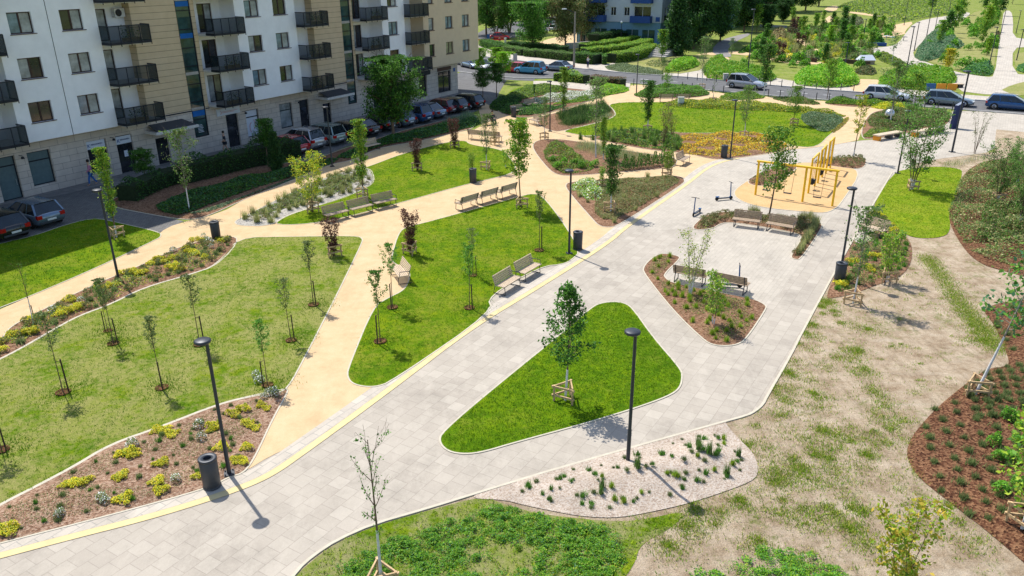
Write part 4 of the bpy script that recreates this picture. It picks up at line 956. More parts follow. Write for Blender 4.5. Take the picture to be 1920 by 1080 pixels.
bench((866, 397), (895, 388), True, 'woodgrey', 'leftmost of the three dark benches backing onto the middle lawn', g, .045); bench((904, 385), (931, 377), True, 'woodgrey', 'middle one of the three dark benches backing onto the middle lawn', g, .045); bench((941, 375), (967, 367), True, 'woodgrey', 'rightmost of the three dark benches, next to the maple', g, .045)
g = 'pair of benches on the slab niche'
bench((948, 554), (973, 538), False, 'woodpale', 'nearer bench of the pair on the slab niche of the middle lawn', g, .02); bench((986, 528), (1011, 513), False, 'woodpale', 'farther bench of the pair on the slab niche of the middle lawn', g, .02)
o = bench((748, 536), (762, 510), False, 'woodpale', 'pale bench seen end-on in the gravel niche of the middle lawn', None, .05)
c = G(752, 525); o.location = (c.x, c.y, .045); o.rotation_euler = (0, 0, rad(-68))
g = 'sunny pair of wooden benches by the hooked bed'
bench((1377, 426), (1418, 431), False, 'wood', 'left wooden bench of the pair facing the viewer by the hooked bed', g, .03); bench((1437, 434), (1482, 442), False, 'wood', 'right wooden bench of the pair facing the viewer, under the swing tree', g, .03)
g = 'pair of wooden benches seen from behind'
bench((1265, 529), (1316, 538), True, 'wood', 'left bench of the pair seen from behind, beside the white-stemmed shrub', g, .02); bench((1341, 543), (1393, 554), True, 'wood', 'right bench of the pair seen from behind, in front of the standing scooter', g, .02)
g = 'pair of benches below the lens-shaped bed'
bench((1237, 192), (1262, 192), True, 'wood', 'left bench of the pair on the gravel above the big round lawn', g); bench((1268, 192), (1293, 192), True, 'wood', 'right bench of the pair on the gravel above the big round lawn', g)
o = bench((1274, 315), (1286, 303), False, 'woodgrey', 'bench at the right tip of the bed of small conifers'); c = G(1280, 308); o.location = (c.x, c.y, .03); o.rotation_euler = (0, 0, rad(58))
o = bench((692, 287), (702, 278), False, 'woodpale', 'pale bench in the shade by the grey path'); c = G(697, 282); o.location = (c.x, c.y, .03); o.rotation_euler = (0, 0, rad(52))
o = bench((990, 232), (1008, 238), False, 'woodgrey', 'bench in the shade at the left end of the dark grass bed')
g = 'shaded benches by the small round garden'
bench((882, 262), (901, 264), True, 'woodgrey', 'dark bench behind the nearest guarded shrub of the upper lawn', g); bench((911, 265), (934, 267), True, 'woodgrey', 'dark bench behind the flowering shrub of the upper lawn', g)
bench((968, 216), (981, 214), False, 'woodgrey', 'bench in deep shade beside the dark bin', g); bench((993, 204), (1005, 202), False, 'woodgrey', 'bench in deep shade under the white flowers', g)
sb = bench((915, 236), (930, 232), False, 'woodgrey', 'bench in the shade with a seated person', g)
o = bench((1622, 440), (1636, 425), False, 'woodpale', 'pale bench on a small slab pad in the right-hand flower bed'); c = G(1634, 444); o.location = (c.x, c.y, .13); o.rotation_euler = (0, 0, rad(-60))
sheet('bench_pad', "1598 455 1607 438 1625 428 1650 434 1654 440 1640 458 1618 462", .11, MT['pave_pale'], 1, 'small slab pad')
# chunky flat benches
def slab_bench(pa, pb, label):
    A, B = G(*pa), G(*pb); L = (B - A).length; d = (B - A).normalized(); t = thing('slab_bench', A, math.atan2(d.y, d.x), label, 'bench', 'long flat benches by the road end of the plaza')
    m = MB(); m.box(0, L, -.1, .55, .40, .50); m.build('seat', MT['woodpale'], t)
    for x in (.05, L * .5, L - .4): m = MB(); m.box(x, x + .35, -.05, .5, 0, .398); m.build('leg', MT['orange'] if x < .1 else MT['charcoal'], t)
slab_bench((1645, 265), (1690, 257), 'long pale flat bench with an orange end block near the yellow green tree'); slab_bench((1716, 258), (1770, 248), 'second long flat bench, half hidden behind the big multi-stem tree')
slab_bench((1788, 165), (1806, 165), 'short flat bench with orange end beside the clipped bright hedge')

# scooters
def scooter(px, py, az, label, lean=0):
    t = thing('electric_scooter', G(px, py, .022), math.pi / 2 - rad(az), label, 'scooter', 'parked electric scooters')
    m = MB(); m.box(-.42, .38, -.08, .08, .11, .16); m.build('deck', MT['charcoal'], t)
    m = MB(); m.tube([(.36, 0, .14), (.46, 0, .24), (.40, 0, 1.12)], [.035, .04, .03], 8); m.build('stem', MT['scooter'], t)
    m = MB(); m.tube([(.40, -.25, 1.13), (.40, 0, 1.14), (.40, .25, 1.13)], .02, 8); o = m.build('handlebar', MT['black'], t)
    for x in (-.50, .50): m = MB(); m.lathe([(.0, .02), (.07, .03), (.12, .02), (.12, -.02), (.07, -.03), (0, -.02)], 16); o = m.build('wheel', MT['tyre'], t, (x, 0, .12)); o.rotation_euler = (math.pi / 2, 0, 0)
    m = MB(); m.box(-.58, -.36, -.06, .06, .22, .27); m.beam((-.4, 0, .16), (-.5, 0, .25), .05, .03); m.build('mudguard', MT['scooter'], t)
scooter(1306, 402, 215, 'blue scooter standing upright on the paving left of the swings'); scooter(1357, 375, 75, 'blue scooter seen from its side near the ochre swing surface'); scooter(1366, 538, 100, 'blue scooter standing behind the right bench of the pair seen from behind')

# swings
def post(mb, p, h, r=.07): mb.tube([(p.x, p.y, 0), (p.x, p.y, h)], r, 12)
Q = [G(1416, 366), G(1504, 379), G(1560, 387)]; hs = 2.25
t = thing('swing_set', Q[0], 0, 'big yellow swing frame with flat swings, across the front of the ochre surface', 'swing')
for q in Q: m = MB(); post(m, q - Q[0], hs); m.build('post', MT['yellow'], t)
m = MB(); ex = (Q[2] - Q[0]).normalized() * .12; m.tube([-ex + Vector((0, 0, hs)), Q[2] - Q[0] + ex + Vector((0, 0, hs))], .075, 12); m.build('beam', MT['yellow'], t)
dq = (Q[2] - Q[0]); Lq = dq.length; dn = dq / Lq; pq = Vector((dn.y, -dn.x, 0))
def swing(parent, base, dn, pq, kind=0, hs=2.25):
    m = MB(); c = base
    m.box(-.24, .24, -.09, .09, .42, .46); o = m.build('swing_seat', MT['black'], parent, c, math.atan2(dn.y, dn.x))
    for sx in (-1, 1): m = MB(); m.tube([(sx * .22, 0, .46), (sx * .30, 0, hs - .06)], .012, 5); m.build('chain', MT['steel'], o)
    if kind: m = MB(); m.lathe([(.16, .46), (.2, .75), (.18, .76), (.15, .5)], 12); m.build('cradle', MT['black'], o)
for fr in (.14, .42, .80): swing(t, dn * (Lq * fr), dn, pq)
BK = [(1515, 363, 1524, 293), (1527, 350, 1536, 290), (1533, 344, 1541, 288), (1541, 333, 1550, 280), (1548, 326, 1557, 272), (1556, 316, 1566, 264)]
def row_set(i0, i1, label, kind):
    A = G(BK[i0][0], BK[i0][1]); B = G(BK[i1][0], BK[i1][1]); h = HT(BK[i0][0], BK[i0][1], BK[i0][3] + 12)
    h = 2.3
    t = thing('swing_set', A, 0, label, 'swing', 'yellow swing frames')
    for q in (A, B): m = MB(); post(m, q - A, h, .065); m.build('post', MT['yellow'], t)
    m = MB(); m.tube([Vector((0, 0, h)), B - A + Vector((0, 0, h))], .065, 10); m.build('beam', MT['yellow'], t)
    d = (B - A); L = d.length; d = d / L; swing(t, d * (L * .5), d, None, kind, h)
t['group'] = 'yellow swing frames'
row_set(0, 1, 'narrow yellow swing frame, nearest of the row seen end-on', 1); row_set(2, 3, 'narrow yellow swing frame, middle of the row seen end-on', 1); row_set(4, 5, 'narrow yellow swing frame, farthest of the row seen end-on', 0)

# bollards
m = MB(); m.tube([(0, 0, 0), (0, 0, .82)], .045, 8); m.lathe([(.05, .82), (.05, .88), (0, .90)], 8); bm = m.mesh('bollard', MT['steel'])
bf = [(1271, 147), (1289, 149), (1307, 151), (1325, 152), (1343, 154), (1363, 156), (1423, 160), (1444, 161), (1465, 163), (1486, 165), (1508, 167), (1530, 168), (1552, 170), (1576, 171), (1600, 172)]
bn = [(1279, 168), (1297, 170), (1336, 174), (1356, 175), (1440, 182), (1462, 184), (1484, 185), (1506, 187), (1530, 189), (1554, 190), (1578, 192), (1603, 194), (1653, 198), (1733, 203), (1758, 205), (1785, 207), (1188, 161), (1206, 162)]
for k_, (lst, lb) in enumerate(((bf, 'slim dark bollard along the far kerb of the road'), (bn, 'slim dark bollard along the near kerb of the road'))):
    for px, py in lst: tag(link('bollard', bm, None, G(px, py)), lb, 'bollard', 'bollards on the ' + ('far' if k_ == 0 else 'near') + ' kerb')
# information totem, silver dome, small boxes
t = thing('information_totem', G(1788, 241), math.pi / 2 - rad(60), 'slanted navy information totem on the paving left of the tall lamp', 'totem')
m = MB(); m.add([(-.5, -.15, 0), (.35, -.15, 0), (.35, .15, 0), (-.5, .15, 0), (-.28, -.15, 2.1), (.6, -.15, 2.35), (.6, .15, 2.35), (-.28, .15, 2.1)], [(0, 3, 2, 1), (0, 1, 5, 4), (1, 2, 6, 5), (2, 3, 7, 6), (3, 0, 4, 7)]); m.build('body', MT['cloth_navy'], t)
m = MB(); m.add([(-.28, -.15, 2.102), (.6, -.15, 2.352), (.6, .15, 2.352), (-.28, .15, 2.102)], [(0, 1, 2, 3)]); m.build('cap', MT['silver'], t)
t = thing('silver_dome', G(1665, 232), 0, 'silver dome on a short post among the shrubs near the road', 'sculpture'); m = MB(); m.tube([(0, 0, 0), (0, 0, .8)], .08, 8); m.build('post', MT['steel'], t)
m = MB(); m.lathe([(.42, .8), (.42, .95), (.38, 1.15), (.25, 1.3), (0, 1.36)], 20); m.build('dome', MT['silver'], t)
for px, py, mt_, lb in ((1360, 152, 'concrete', 'small grey utility box at the far kerb'), (1276, 199, 'ac', 'small white meter box at the top of the big round lawn')):
    t = thing('utility_box', G(px, py), 0, lb, 'utility box'); m = MB(); m.box(-.3, .3, -.2, .2, 0, .9); m.build('cabinet', MT[mt_], t); m = MB(); m.box(-.34, .34, -.24, .24, .9, .96); m.build('cap', MT['concrete'], t)
t = thing('play_panel', G(1735, 172), rad(-10), 'blue and orange play panels under the clipped bright hedge', 'play panel')
for i, c_ in enumerate(('scooter', 'orange', 'orange')): m = MB(); m.box(i * 1.15, i * 1.15 + 1, 0, .12, .2, .95); m.tube([(i * 1.15 + .1, .06, 0), (i * 1.15 + .1, .06, .2)], .04, 6); m.build('panel', MT[c_], t)
t = thing('road_barrier', G(912, 84), rad(5), 'red and white road barrier left of the red car', 'barrier'); m = MB(); m.box(-5, 3.4, 0, .1, .8, 1.0); m.build('bar', MT['red'], t); m = MB(); m.box(3.4, 3.8, -.1, .25, 0, 1.2); m.build('post', MT['cloth_white'], t)
for px, py, ty, lb in ((966, 126, 100, 'grey street sign on a pole above the red hatchback'), (916, 76, 64, 'small blue sign by the far barrier')):
    t = thing('street_sign', G(px, py), 0, lb, 'sign'); h = HT(px, py, ty); m = MB(); m.tube([(0, 0, 0), (0, 0, h)], .04, 6); m.build('pole', MT['steel'], t); m = MB(); m.box(-.3, .3, -.06, -.04, h - 1.2, h); m.build('board', MT['signblue'] if px < 950 else MT['concrete'], t)
# steps to the blue building, raised planters and far walls
t = thing('steps', G(1229, 108), RZB, 'pale concrete steps climbing beside the dark clipped hedges', 'steps')
m = MB()
for i in range(8): m.box(i * .9, i * .9 + .9, -1.6, 1.6, 0, .22 * (i + 1))
m.build('flight', MT['concrete'], t)
def low_wall(s, h, mat, label, cat='wall'):
    P = plan(s); m = MB()
    for a, b in zip(P[:-1], P[1:]): m.beam((a[0], a[1], h / 2), (b[0], b[1], h / 2), .35, h)
    o = m.build('low_wall', MT[mat]); tag(o, label, cat)
low_wall("1495 114 1512 115 1530 117", .6, 'stake', 'dark low wall in front of the grasses of the far garden'); low_wall("1562 117 1600 120 1630 123", .6, 'stake', 'dark low wall beneath the small white kiosk'); low_wall("1478 99 1495 100", .7, 'concrete', 'pale grey low wall behind the purple tree')
low_wall("1418 74 1426 70 1438 67", .6, 'stake', 'dark low wall at the bend of the far path'); low_wall("1625 86 1662 87", .6, 'bluerail', 'dark planter edge at the promenade'); low_wall("1425 50 1475 52", .5, 'concrete', 'thin pale wall at the edge of the dark trees'); low_wall("1060 92 1105 88", 1.0, 'concrete', 'pale wall beneath the bare trees of the car park')
t = thing('terrace_table', G(1668, 77), 0, 'cluster of cafe furniture on the gravel terrace', 'table')
for i in range(5):
    x, y = (i % 3) * 2.2 - 2, (i // 3) * 2.5; m = MB(); m.box(x, x + .9, y, y + .9, .68, .74); m.tube([(x + .45, y + .45, 0), (x + .45, y + .45, .68)], .05, 6); m.build('table_top', [MT['woodgrey'], MT['signwhite'], MT['anth']][i % 3], t)
t = thing('kiosk', G(1622, 120), 0, 'small white pitched shelter beyond the bright hedge', 'shelter'); m = MB(); m.add([(-1.2, -.8, .6), (1.2, -.8, .6), (1.2, .8, .6), (-1.2, .8, .6), (-.9, 0, 1.3), (.9, 0, 1.3)], [(0, 1, 5, 4), (2, 3, 4, 5), (0, 4, 3), (1, 2, 5)]); m.build('roof', MT['signwhite'], t)
m = MB(); m.box(-1.1, 1.1, -.7, .7, 0, .6); m.build('base', MT['woodgrey'], t)
for px, py, lb in ((1645, 33, 'white bench on the meadow path'), (1827, 55, 'white bench on the dry grass strip between the promenades')):
    slab_bench((px - 8, py), (px + 10, py + 1), lb)
# ================================================================== PEOPLE
def skin_mesh(name, J, E, mats, sub=1):
    me = D.meshes.new(name); me.from_pydata([j[0] for j in J], E, []); o = D.objects.new(name, me); COL.objects.link(o)
    md = o.modifiers.new('s', 'SKIN'); md.use_smooth_shade = True
    for i, j in enumerate(J): me.skin_vertices[0].data[i].radius = (j[1], j[2] if len(j) > 2 else j[1])
    me.skin_vertices[0].data[0].use_root = True
    s2 = o.modifiers.new('u', 'SUBSURF'); s2.levels = sub; s2.render_levels = sub
    dg = bpy.context.evaluated_depsgraph_get(); dg.update(); r = D.meshes.new_from_object(o.evaluated_get(dg)); D.objects.remove(o)
    r.materials.clear(); r.materials.append(mats); r.name = name; return r
def person(loc, az, label, top, bottom, hair='hair', pose='walk', shoulder=.19, short=False):
    t = thing('person', loc, math.pi / 2 - rad(az), label, 'person')      # faces +x
    if pose == 'sit': hip = .50; kn = [(.42, .1, .50), (.42, -.1, .50)]; ft = [(.45, .1, .06), (.47, -.1, .06)]
    else: hip = .92; st = .20 if pose == 'walk' else .04; kn = [(st * .8, .09, .50), (-st * .5, -.09, .50)]; ft = [(st, .09, .07), (-st * 1.6, -.09, .09)]
    sh = hip + .52; a1 = [(.06, shoulder + .05, sh - .28), (-.06, -shoulder - .05, sh - .28)] ; a2 = [(.24, shoulder, sh - .46), (.10, -shoulder - .02, sh - .52)]
    if pose == 'stand': a2 = [(.26, shoulder - .06, sh - .20), (.26, -shoulder + .06, sh - .20)]
    def off(p, d): return (p[0] + d[0], p[1] + d[1], p[2] + d[2])
    J = [((0, 0, hip), .12, .14), ((0, 0, hip + .25), .11, .13), ((0, 0, sh), .10, .15), ((.01, 0, sh + .10), .05), ((.03, 0, sh + .20), .085), ((.03, 0, sh + .30), .075)]
    E = [(0, 1), (1, 2), (2, 3), (3, 4), (4, 5)]
    for k_, sy in enumerate((1, -1)):
        b = len(J); J += [((0, sy * shoulder, sh - .02), .055), (a1[k_], .042), (a2[k_], .032), (off(a2[k_], (.07, 0, -.05)), .026)]; E += [(2, b), (b, b + 1), (b + 1, b + 2), (b + 2, b + 3)]
        b = len(J); J += [((.0, sy * .09, hip - .06), .085), (kn[k_], .058), (ft[k_], .036), (off(ft[k_], (.15, 0, -.03)), .034)]; E += [(0, b), (b, b + 1), (b + 1, b + 2), (b + 2, b + 3)]
    link('body', skin_mesh('body', J, E, MT['skin']), t)
    Jt = [((0, 0, hip - .02), .14, .165), ((0, 0, hip + .25), .125, .15), ((0, 0, sh + .01), .115, .165)]; Et = [(0, 1), (1, 2)]
    for k_, sy in enumerate((1, -1)):
        b = len(Jt); Jt += [((0, sy * shoulder, sh - .02), .068), (a1[k_], .055)] + ([] if short else [(a2[k_], .043)]); Et += [(2, b), (b, b + 1)] + ([] if short else [(b + 1, b + 2)])
    link('top', skin_mesh('top', Jt, Et, MT[top]), t)
    Jb = [((0, 0, hip), .15, .17)]; Eb = []
    for k_, sy in enumerate((1, -1)):
        b = len(Jb); mid_ = tuple((np.array(kn[k_]) * .6 + np.array((0, sy * .09, hip - .06)) * .4)); Jb += [((0, sy * .09, hip - .06), .10), (mid_ if short else kn[k_], .075)] + ([] if short else [(off(ft[k_], (0, 0, .05)), .055)])
        Eb += [(0, b), (b, b + 1)] + ([] if short else [(b + 1, b + 2)])
    link('trousers' if not short else 'shorts', skin_mesh('trousers', Jb, Eb, MT[bottom]), t)
    m = MB(); m.lathe([(.105 * math.sin(q), -.12 * math.cos(q)) for q in np.linspace(.9, math.pi, 8)], 12); m.build('hair', MT[hair], t, (.01, 0, sh + .27))
    m = MB(); m.box(.105, .13, -.012, .012, sh + .20, sh + .24)
    for sy in (-1, 1): m.box(.10, .114, sy * .035 - .012, sy * .035 + .012, sh + .25, sh + .265)
    m.build('face', MT['skin'], t)
    return t
person(G(174, 347, .02), 235, 'woman in a pink top and patterned blue green skirt walking past the shop door', 'cloth_pink', 'cloth_blue')
person(G(424, 287, .02), 240, 'person in a dark top and shorts walking along the shaded walkway', 'cloth_dark', 'cloth_dark', short=True)
person(G(1102, 128, .02), 120, 'person in a pale shirt and navy trousers standing beside the clipped hedge', 'cloth_white', 'cloth_navy', pose='stand')
person(G(937, 87, .02), 200, 'person in red walking far back by the barrier', 'cloth_red', 'skin')
_sb = sb.location; person((_sb.x + .25, _sb.y - .1, -.03), 150, 'person in dark clothes sitting on a bench in the shade', 'cloth_dark', 'cloth_dark', pose='sit')

# ================================================================== TREES
def prof(shape, t):
    if shape == 'cone': return (1 - t) ** .75 * min(1, .45 + t * 4)
    if shape == 'oval': return math.sin(math.pi * min(1, .12 + t * .88)) ** .6
    if shape == 'round': return math.sqrt(max(0, 1 - (1.75 * t - .82) ** 2)) * 1.0
    if shape == 'vase': return .35 + .65 * t
    return 1
KIND = dict(
    #        th: clear stem, R: crown radius/H, n leaves, ls leaf size (m), el: branch elevation low/high
    sapling=dict(H=3, th=.52, R=.13, shape='oval', nb=12, el=(62, 72), n=420, ls=.075, mat='olive', stems=1, r=.018, spread=.05, wash=.0),
    saplinggreen=dict(H=3, th=.50, R=.13, shape='oval', nb=13, el=(55, 70), n=560, ls=.075, mat='green', stems=1, r=.018, spread=.05),
    hornbeam=dict(H=4.4, th=.36, R=.27, shape='cone', nb=30, el=(5, 48), n=1500, ls=.115, mat='dark', mat2='green', stems=1, r=.04, spread=.10, wash=.33),
    bare=dict(H=4.1, th=.40, R=.22, shape='vase', nb=13, el=(46, 66), n=170, ls=.06, mat='green', stems=1, r=.035, spread=.035, wash=.4, twig=.3),
    maple=dict(H=5.4, th=.38, R=.19, shape='oval', nb=20, el=(38, 62), n=1700, ls=.16, mat='lime', mat2='green', stems=1, r=.045, spread=.14, wash=0),
    oak=dict(H=5.1, th=.32, R=.23, shape='oval', nb=20, el=(15, 55), n=1500, ls=.15, mat='green', mat2='lime', stems=1, r=.05, spread=.16),
    column=dict(H=5, th=.20, R=.11, shape='oval', nb=26, el=(60, 76), n=1900, ls=.12, mat='lime', mat2='green', stems=1, r=.05, spread=.11, wash=.2),
    darkcolumn=dict(H=4, th=.24, R=.15, shape='oval', nb=24, el=(50, 72), n=1700, ls=.12, mat='dark', mat2='green', stems=1, r=.045, spread=.13, wash=.25),
    airy=dict(H=4.4, th=.28, R=.17, shape='oval', nb=20, el=(48, 68), n=950, ls=.10, mat='olive', mat2='green', stems=1, r=.035, spread=.10, wash=.28),
    purple=dict(H=2.3, th=.10, R=.24, shape='vase', nb=11, el=(58, 76), n=1300, ls=.085, mat='purple', stems=5, r=.018, spread=.07),
    multi=dict(H=4.2, th=.28, R=.32, shape='vase', nb=11, el=(22, 55), n=1900, ls=.11, mat='lime', mat2='yellow', stems=4, r=.022, spread=.10),
    birch=dict(H=2.9, th=.2, R=.24, shape='vase', nb=8, el=(30, 58), n=620, ls=.08, mat='lime', mat2='straw', stems=5, r=.02, spread=.10, wash=.25),
    bushy=dict(H=2.3, th=.22, R=.22, shape='oval', nb=16, el=(35, 70), n=1000, ls=.085, mat='lime', mat2='green', stems=2, r=.02, spread=.10, wash=.2),
    bigmulti=dict(H=5.4, th=.25, R=.26, shape='vase', nb=10, el=(15, 52), n=2300, ls=.13, mat='green', mat2='olive', stems=6, r=.035, spread=.14, wash=.12),
    thinmulti=dict(H=3.6, th=.3, R=.22, shape='vase', nb=5, el=(45, 60), n=260, ls=.10, mat='olive', stems=7, r=.018, spread=.10),
    leafy=dict(H=5, th=.45, R=.24, shape='oval', nb=15, el=(10, 50), n=420, ls=.17, mat='green', mat2='bluegreen', stems=1, r=.04, spread=.15, wash=.42),
    yellowtree=dict(H=5, th=.40, R=.20, shape='vase', nb=12, el=(32, 60), n=700, ls=.12, mat='lime', mat2='yellow', stems=1, r=.045, spread=.11, wash=.2),
    autumn=dict(H=4, th=.1, R=.24, shape='vase', nb=13, el=(25, 60), n=900, ls=.17, mat='maple', mat2='lime', stems=4, r=.02, spread=.12),
    globe=dict(H=3.6, th=.45, R=.29, shape='round', nb=24, el=(5, 70), n=3600, ls=.11, mat='dark', mat2='green', stems=1, r=.05, spread=.14),
    globebright=dict(H=3.6, th=.42, R=.30, shape='round', nb=24, el=(5, 70), n=3000, ls=.14, mat='bright', mat2='lime', stems=1, r=.05, spread=.15),
    big=dict(H=9, th=.22, R=.40, shape='round', nb=30, el=(10, 65), n=11000, ls=.26, mat='dark', mat2='green', stems=1, r=.20, spread=.42, twig=.5),
    bigdark=dict(H=11, th=.18, R=.42, shape='round', nb=34, el=(5, 65), n=9000, ls=.42, mat='deep', mat2='dark', stems=1, r=.24, spread=.6, twig=.5),
    bigolive=dict(H=10, th=.25, R=.44, shape='round', nb=30, el=(10, 60), n=6500, ls=.34, mat='olive', mat2='rust', stems=1, r=.2, spread=.6, twig=.5),
    biggreen=dict(H=8, th=.22, R=.45, shape='round', nb=28, el=(8, 60), n=7000, ls=.32, mat='green', mat2='dark', stems=2, r=.17, spread=.5, twig=.5),
    conifer=dict(H=7, th=.05, R=.30, shape='cone', nb=50, el=(-5, 30), n=6000, ls=.26, mat='deep', mat2='dark', stems=1, r=.12, spread=.3),
    far=dict(H=5, th=.25, R=.20, shape='oval', nb=16, el=(30, 60), n=900, ls=.26, mat='green', mat2='lime', stems=1, r=.06, spread=.22),
    fardark=dict(H=5, th=.2, R=.24, shape='cone', nb=20, el=(20, 50), n=1000, ls=.28, mat='dark', mat2='green', stems=1, r=.06, spread=.24),
    farlime=dict(H=4, th=.25, R=.24, shape='oval', nb=16, el=(30, 60), n=800, ls=.26, mat='lime', mat2='bright', stems=1, r=.06, spread=.22),
    farpurple=dict(H=3, th=.15, R=.26, shape='oval', nb=14, el=(30, 65), n=600, ls=.22, mat='purple', stems=2, r=.05, spread=.2),
    fargold=dict(H=4, th=.25, R=.24, shape='oval', nb=16, el=(30, 60), n=700, ls=.25, mat='yellow', mat2='maple', stems=1, r=.06, spread=.22),
    farbrown=dict(H=3.2, th=.12, R=.20, shape='vase', nb=8, el=(50, 75), n=600, ls=.11, mat='rust', mat2='olive', stems=4, r=.02, spread=.12),
)
PROTO = {}
def tree_proto(kind, var):
    P = KIND[kind]; rg = np.random.default_rng(hash((kind, var)) % 1000 if False else sum(map(ord, kind)) * 7 + var * 131)
    H = P['H']; m = MB(); leafp = []; wt = []
    ga = 2.39996; wash = P.get('wash', 0)
    for s in range(P['stems']):
        sa = s * 2 * math.pi / P['stems'] + rg.uniform(-.5, .5); lean = 0 if P['stems'] == 1 else rg.uniform(.12, .34) * P['R'] * 3
        Hs = H * (1 if s == 0 else rg.uniform(.78, .98)); K = 7; T = []
        cx = rg.normal(0, .012 * H); cy = rg.normal(0, .012 * H); bx_ = math.cos(sa) * .05 * (P['stems'] > 1); by_ = math.sin(sa) * .05 * (P['stems'] > 1)
        for i in range(K + 1):
            q = i / K; T.append(np.array([bx_ + cx * math.sin(q * 3) + math.cos(sa) * lean * H * q ** 1.3 * .8, by_ + cy * math.sin(q * 2.5) + math.sin(sa) * lean * H * q ** 1.3 * .8, Hs * q * .985]))
        def at(q):
            q = min(max(q, 0), .999) * K; i = int(q); return T[i] * (1 - (q - i)) + T[i + 1] * (q - i)
        r0 = P['r']; cut = max(1, round(wash * K)) if wash else 0
        R = [r0 * (1 - .88 * (i / K)) + .003 for i in range(K + 1)]
        if cut: m.tube(T[:cut + 1], [x * 1.08 for x in R[:cut + 1]], 8, 1)
        m.tube(T[cut:], R[cut:], 7, 0)
        nb = P['nb']
        for b in range(nb):
            tt = (b + rg.uniform(0, 1)) / nb; q = P['th'] + (1 - P['th']) * tt * .97
            Lb = P['R'] * H * prof(P['shape'], tt) * rg.uniform(.72, 1.15); el = rad(P['el'][0] + (P['el'][1] - P['el'][0]) * tt + rg.normal(0, 6)); az = b * ga + rg.uniform(-.4, .4) + s
            if P['stems'] > 1: az = sa + rg.uniform(-1.5, 1.5)
            Lb = Lb / max(.35, math.cos(el)) if P['shape'] != 'vase' else Lb * 1.3
            Lb = min(Lb, (1.04 - q) * H / max(.2, math.sin(max(el, .1))) + .15 * H * P['R'])
            p = at(q); pl = [p]; d = np.array([math.cos(az) * math.cos(el), math.sin(az) * math.cos(el), math.sin(el)])
            for i in range(4):
                d = d + np.array([0, 0, .09]) + rg.normal(0, .09, 3); d /= np.linalg.norm(d); p = p + d * Lb / 4; pl.append(p)
            br = r0 * .42 * (1 - .6 * tt); m.tube(pl, [br, br * .8, br * .6, br * .4, .003], 4, 0, False)
            for i in range(1, 5): leafp.append((pl[i - 1], pl[i])); wt.append(.4 + i * .35)
            for k_ in range(3):
                i = rg.integers(1, 4); dd = d + rg.normal(0, P.get('twig', .7), 3); dd /= np.linalg.norm(dd); e_ = pl[i] + dd * Lb * rg.uniform(.25, .45)
                m.tube([pl[i], (pl[i] + e_) / 2 + rg.normal(0, .02, 3), e_], [br * .4, br * .3, .002], 3, 0, False); leafp.append((pl[i], e_)); wt.append(1.6)
    wt = np.array(wt); n = int(P['n'] * (2.1 if P['n'] > 3000 else 1.7)); idx = rg.choice(len(leafp), n, p=wt / wt.sum()); A = np.array([leafp[i][0] for i in idx]); B = np.array([leafp[i][1] for i in idx]); u = rg.uniform(0, 1, (n, 1)) ** .7
    # clumps: many leaves share a tight spot
    C = A + (B - A) * u; cl = rg.normal(0, P['spread'], (len(leafp), 3)); C = C + cl[idx] * .6 + rg.normal(0, P['spread'] * .75, (n, 3))
    C[:, 2] = np.minimum(C[:, 2], H); C = C[C[:, 2] > P['th'] * H * .55]; n = len(C)
    mats = [LF[P['mat']]] + ([LF[P['mat2']]] if 'mat2' in P else []); mi = (rg.uniform(0, 1, n) < .38).astype(int) if len(mats) > 1 else None
    t = thing('sapling' if kind.startswith('sapling') else 'tree'); m.build('trunk', [MT['bark'] if kind not in ('birch', 'airy', 'leafy') else MT['barkgrey'], MT['limewash']], t)
    link('crown', cloud_mesh('crown', C, rg.uniform(.6, 1.25, n) * P['ls'], mats, mi, rg), t)
    return t
GUARD = None
def guard(loc, rz, label, sc=1):
    global GUARD; first = GUARD is None
    if first:
        GUARD = thing('tree_guard', (0, 0, 0), 0, None, 'tree guard'); pr = [(.52 * math.cos(q), .52 * math.sin(q)) for q in (rad(90), rad(210), rad(330))]
        for x, y in pr: m = MB(); m.tube([(x, y, 0), (x, y, .80)], .052, 8); m.build('post', MT['logs'], GUARD)
        for z in (.30, .74):
            for i in range(3): a, b = pr[i], pr[(i + 1) % 3]; a = np.array(a); b = np.array(b); d = (b - a) / np.linalg.norm(b - a); a = a - d * .07; b = b + d * .07; m = MB(); m.beam((a[0] * 1.07, a[1] * 1.07, z), (b[0] * 1.07, b[1] * 1.07, z), .055, .095); m.build('rail', MT['logs'], GUARD)
    return place(GUARD, first, loc, rz, sc * .76, label, 'timber tree guards')
def tree(px, py, top, kind, label, var=0, g=None, gl=None, z=0, sc=None, name='tree', cat='tree', xs=1):
    key = (kind, var); first = key not in PROTO
    if first: PROTO[key] = tree_proto(kind, var)
    p = G(px, py); zz = zat(p.x, p.y) or .03; h = HT(px, py, top) if sc is None else KIND[kind]['H'] * sc
    s = h / KIND[kind]['H']
    o = place(PROTO[key], first, (p.x, p.y, zz), (px * 1.7 + py) % 6.28, (s * xs, s * xs, s), label, g); o['category'] = cat
    if gl: guard((p.x, p.y, zz), (px * .37) % 2.1, gl, 1 if isinstance(gl, str) else gl)
    return o
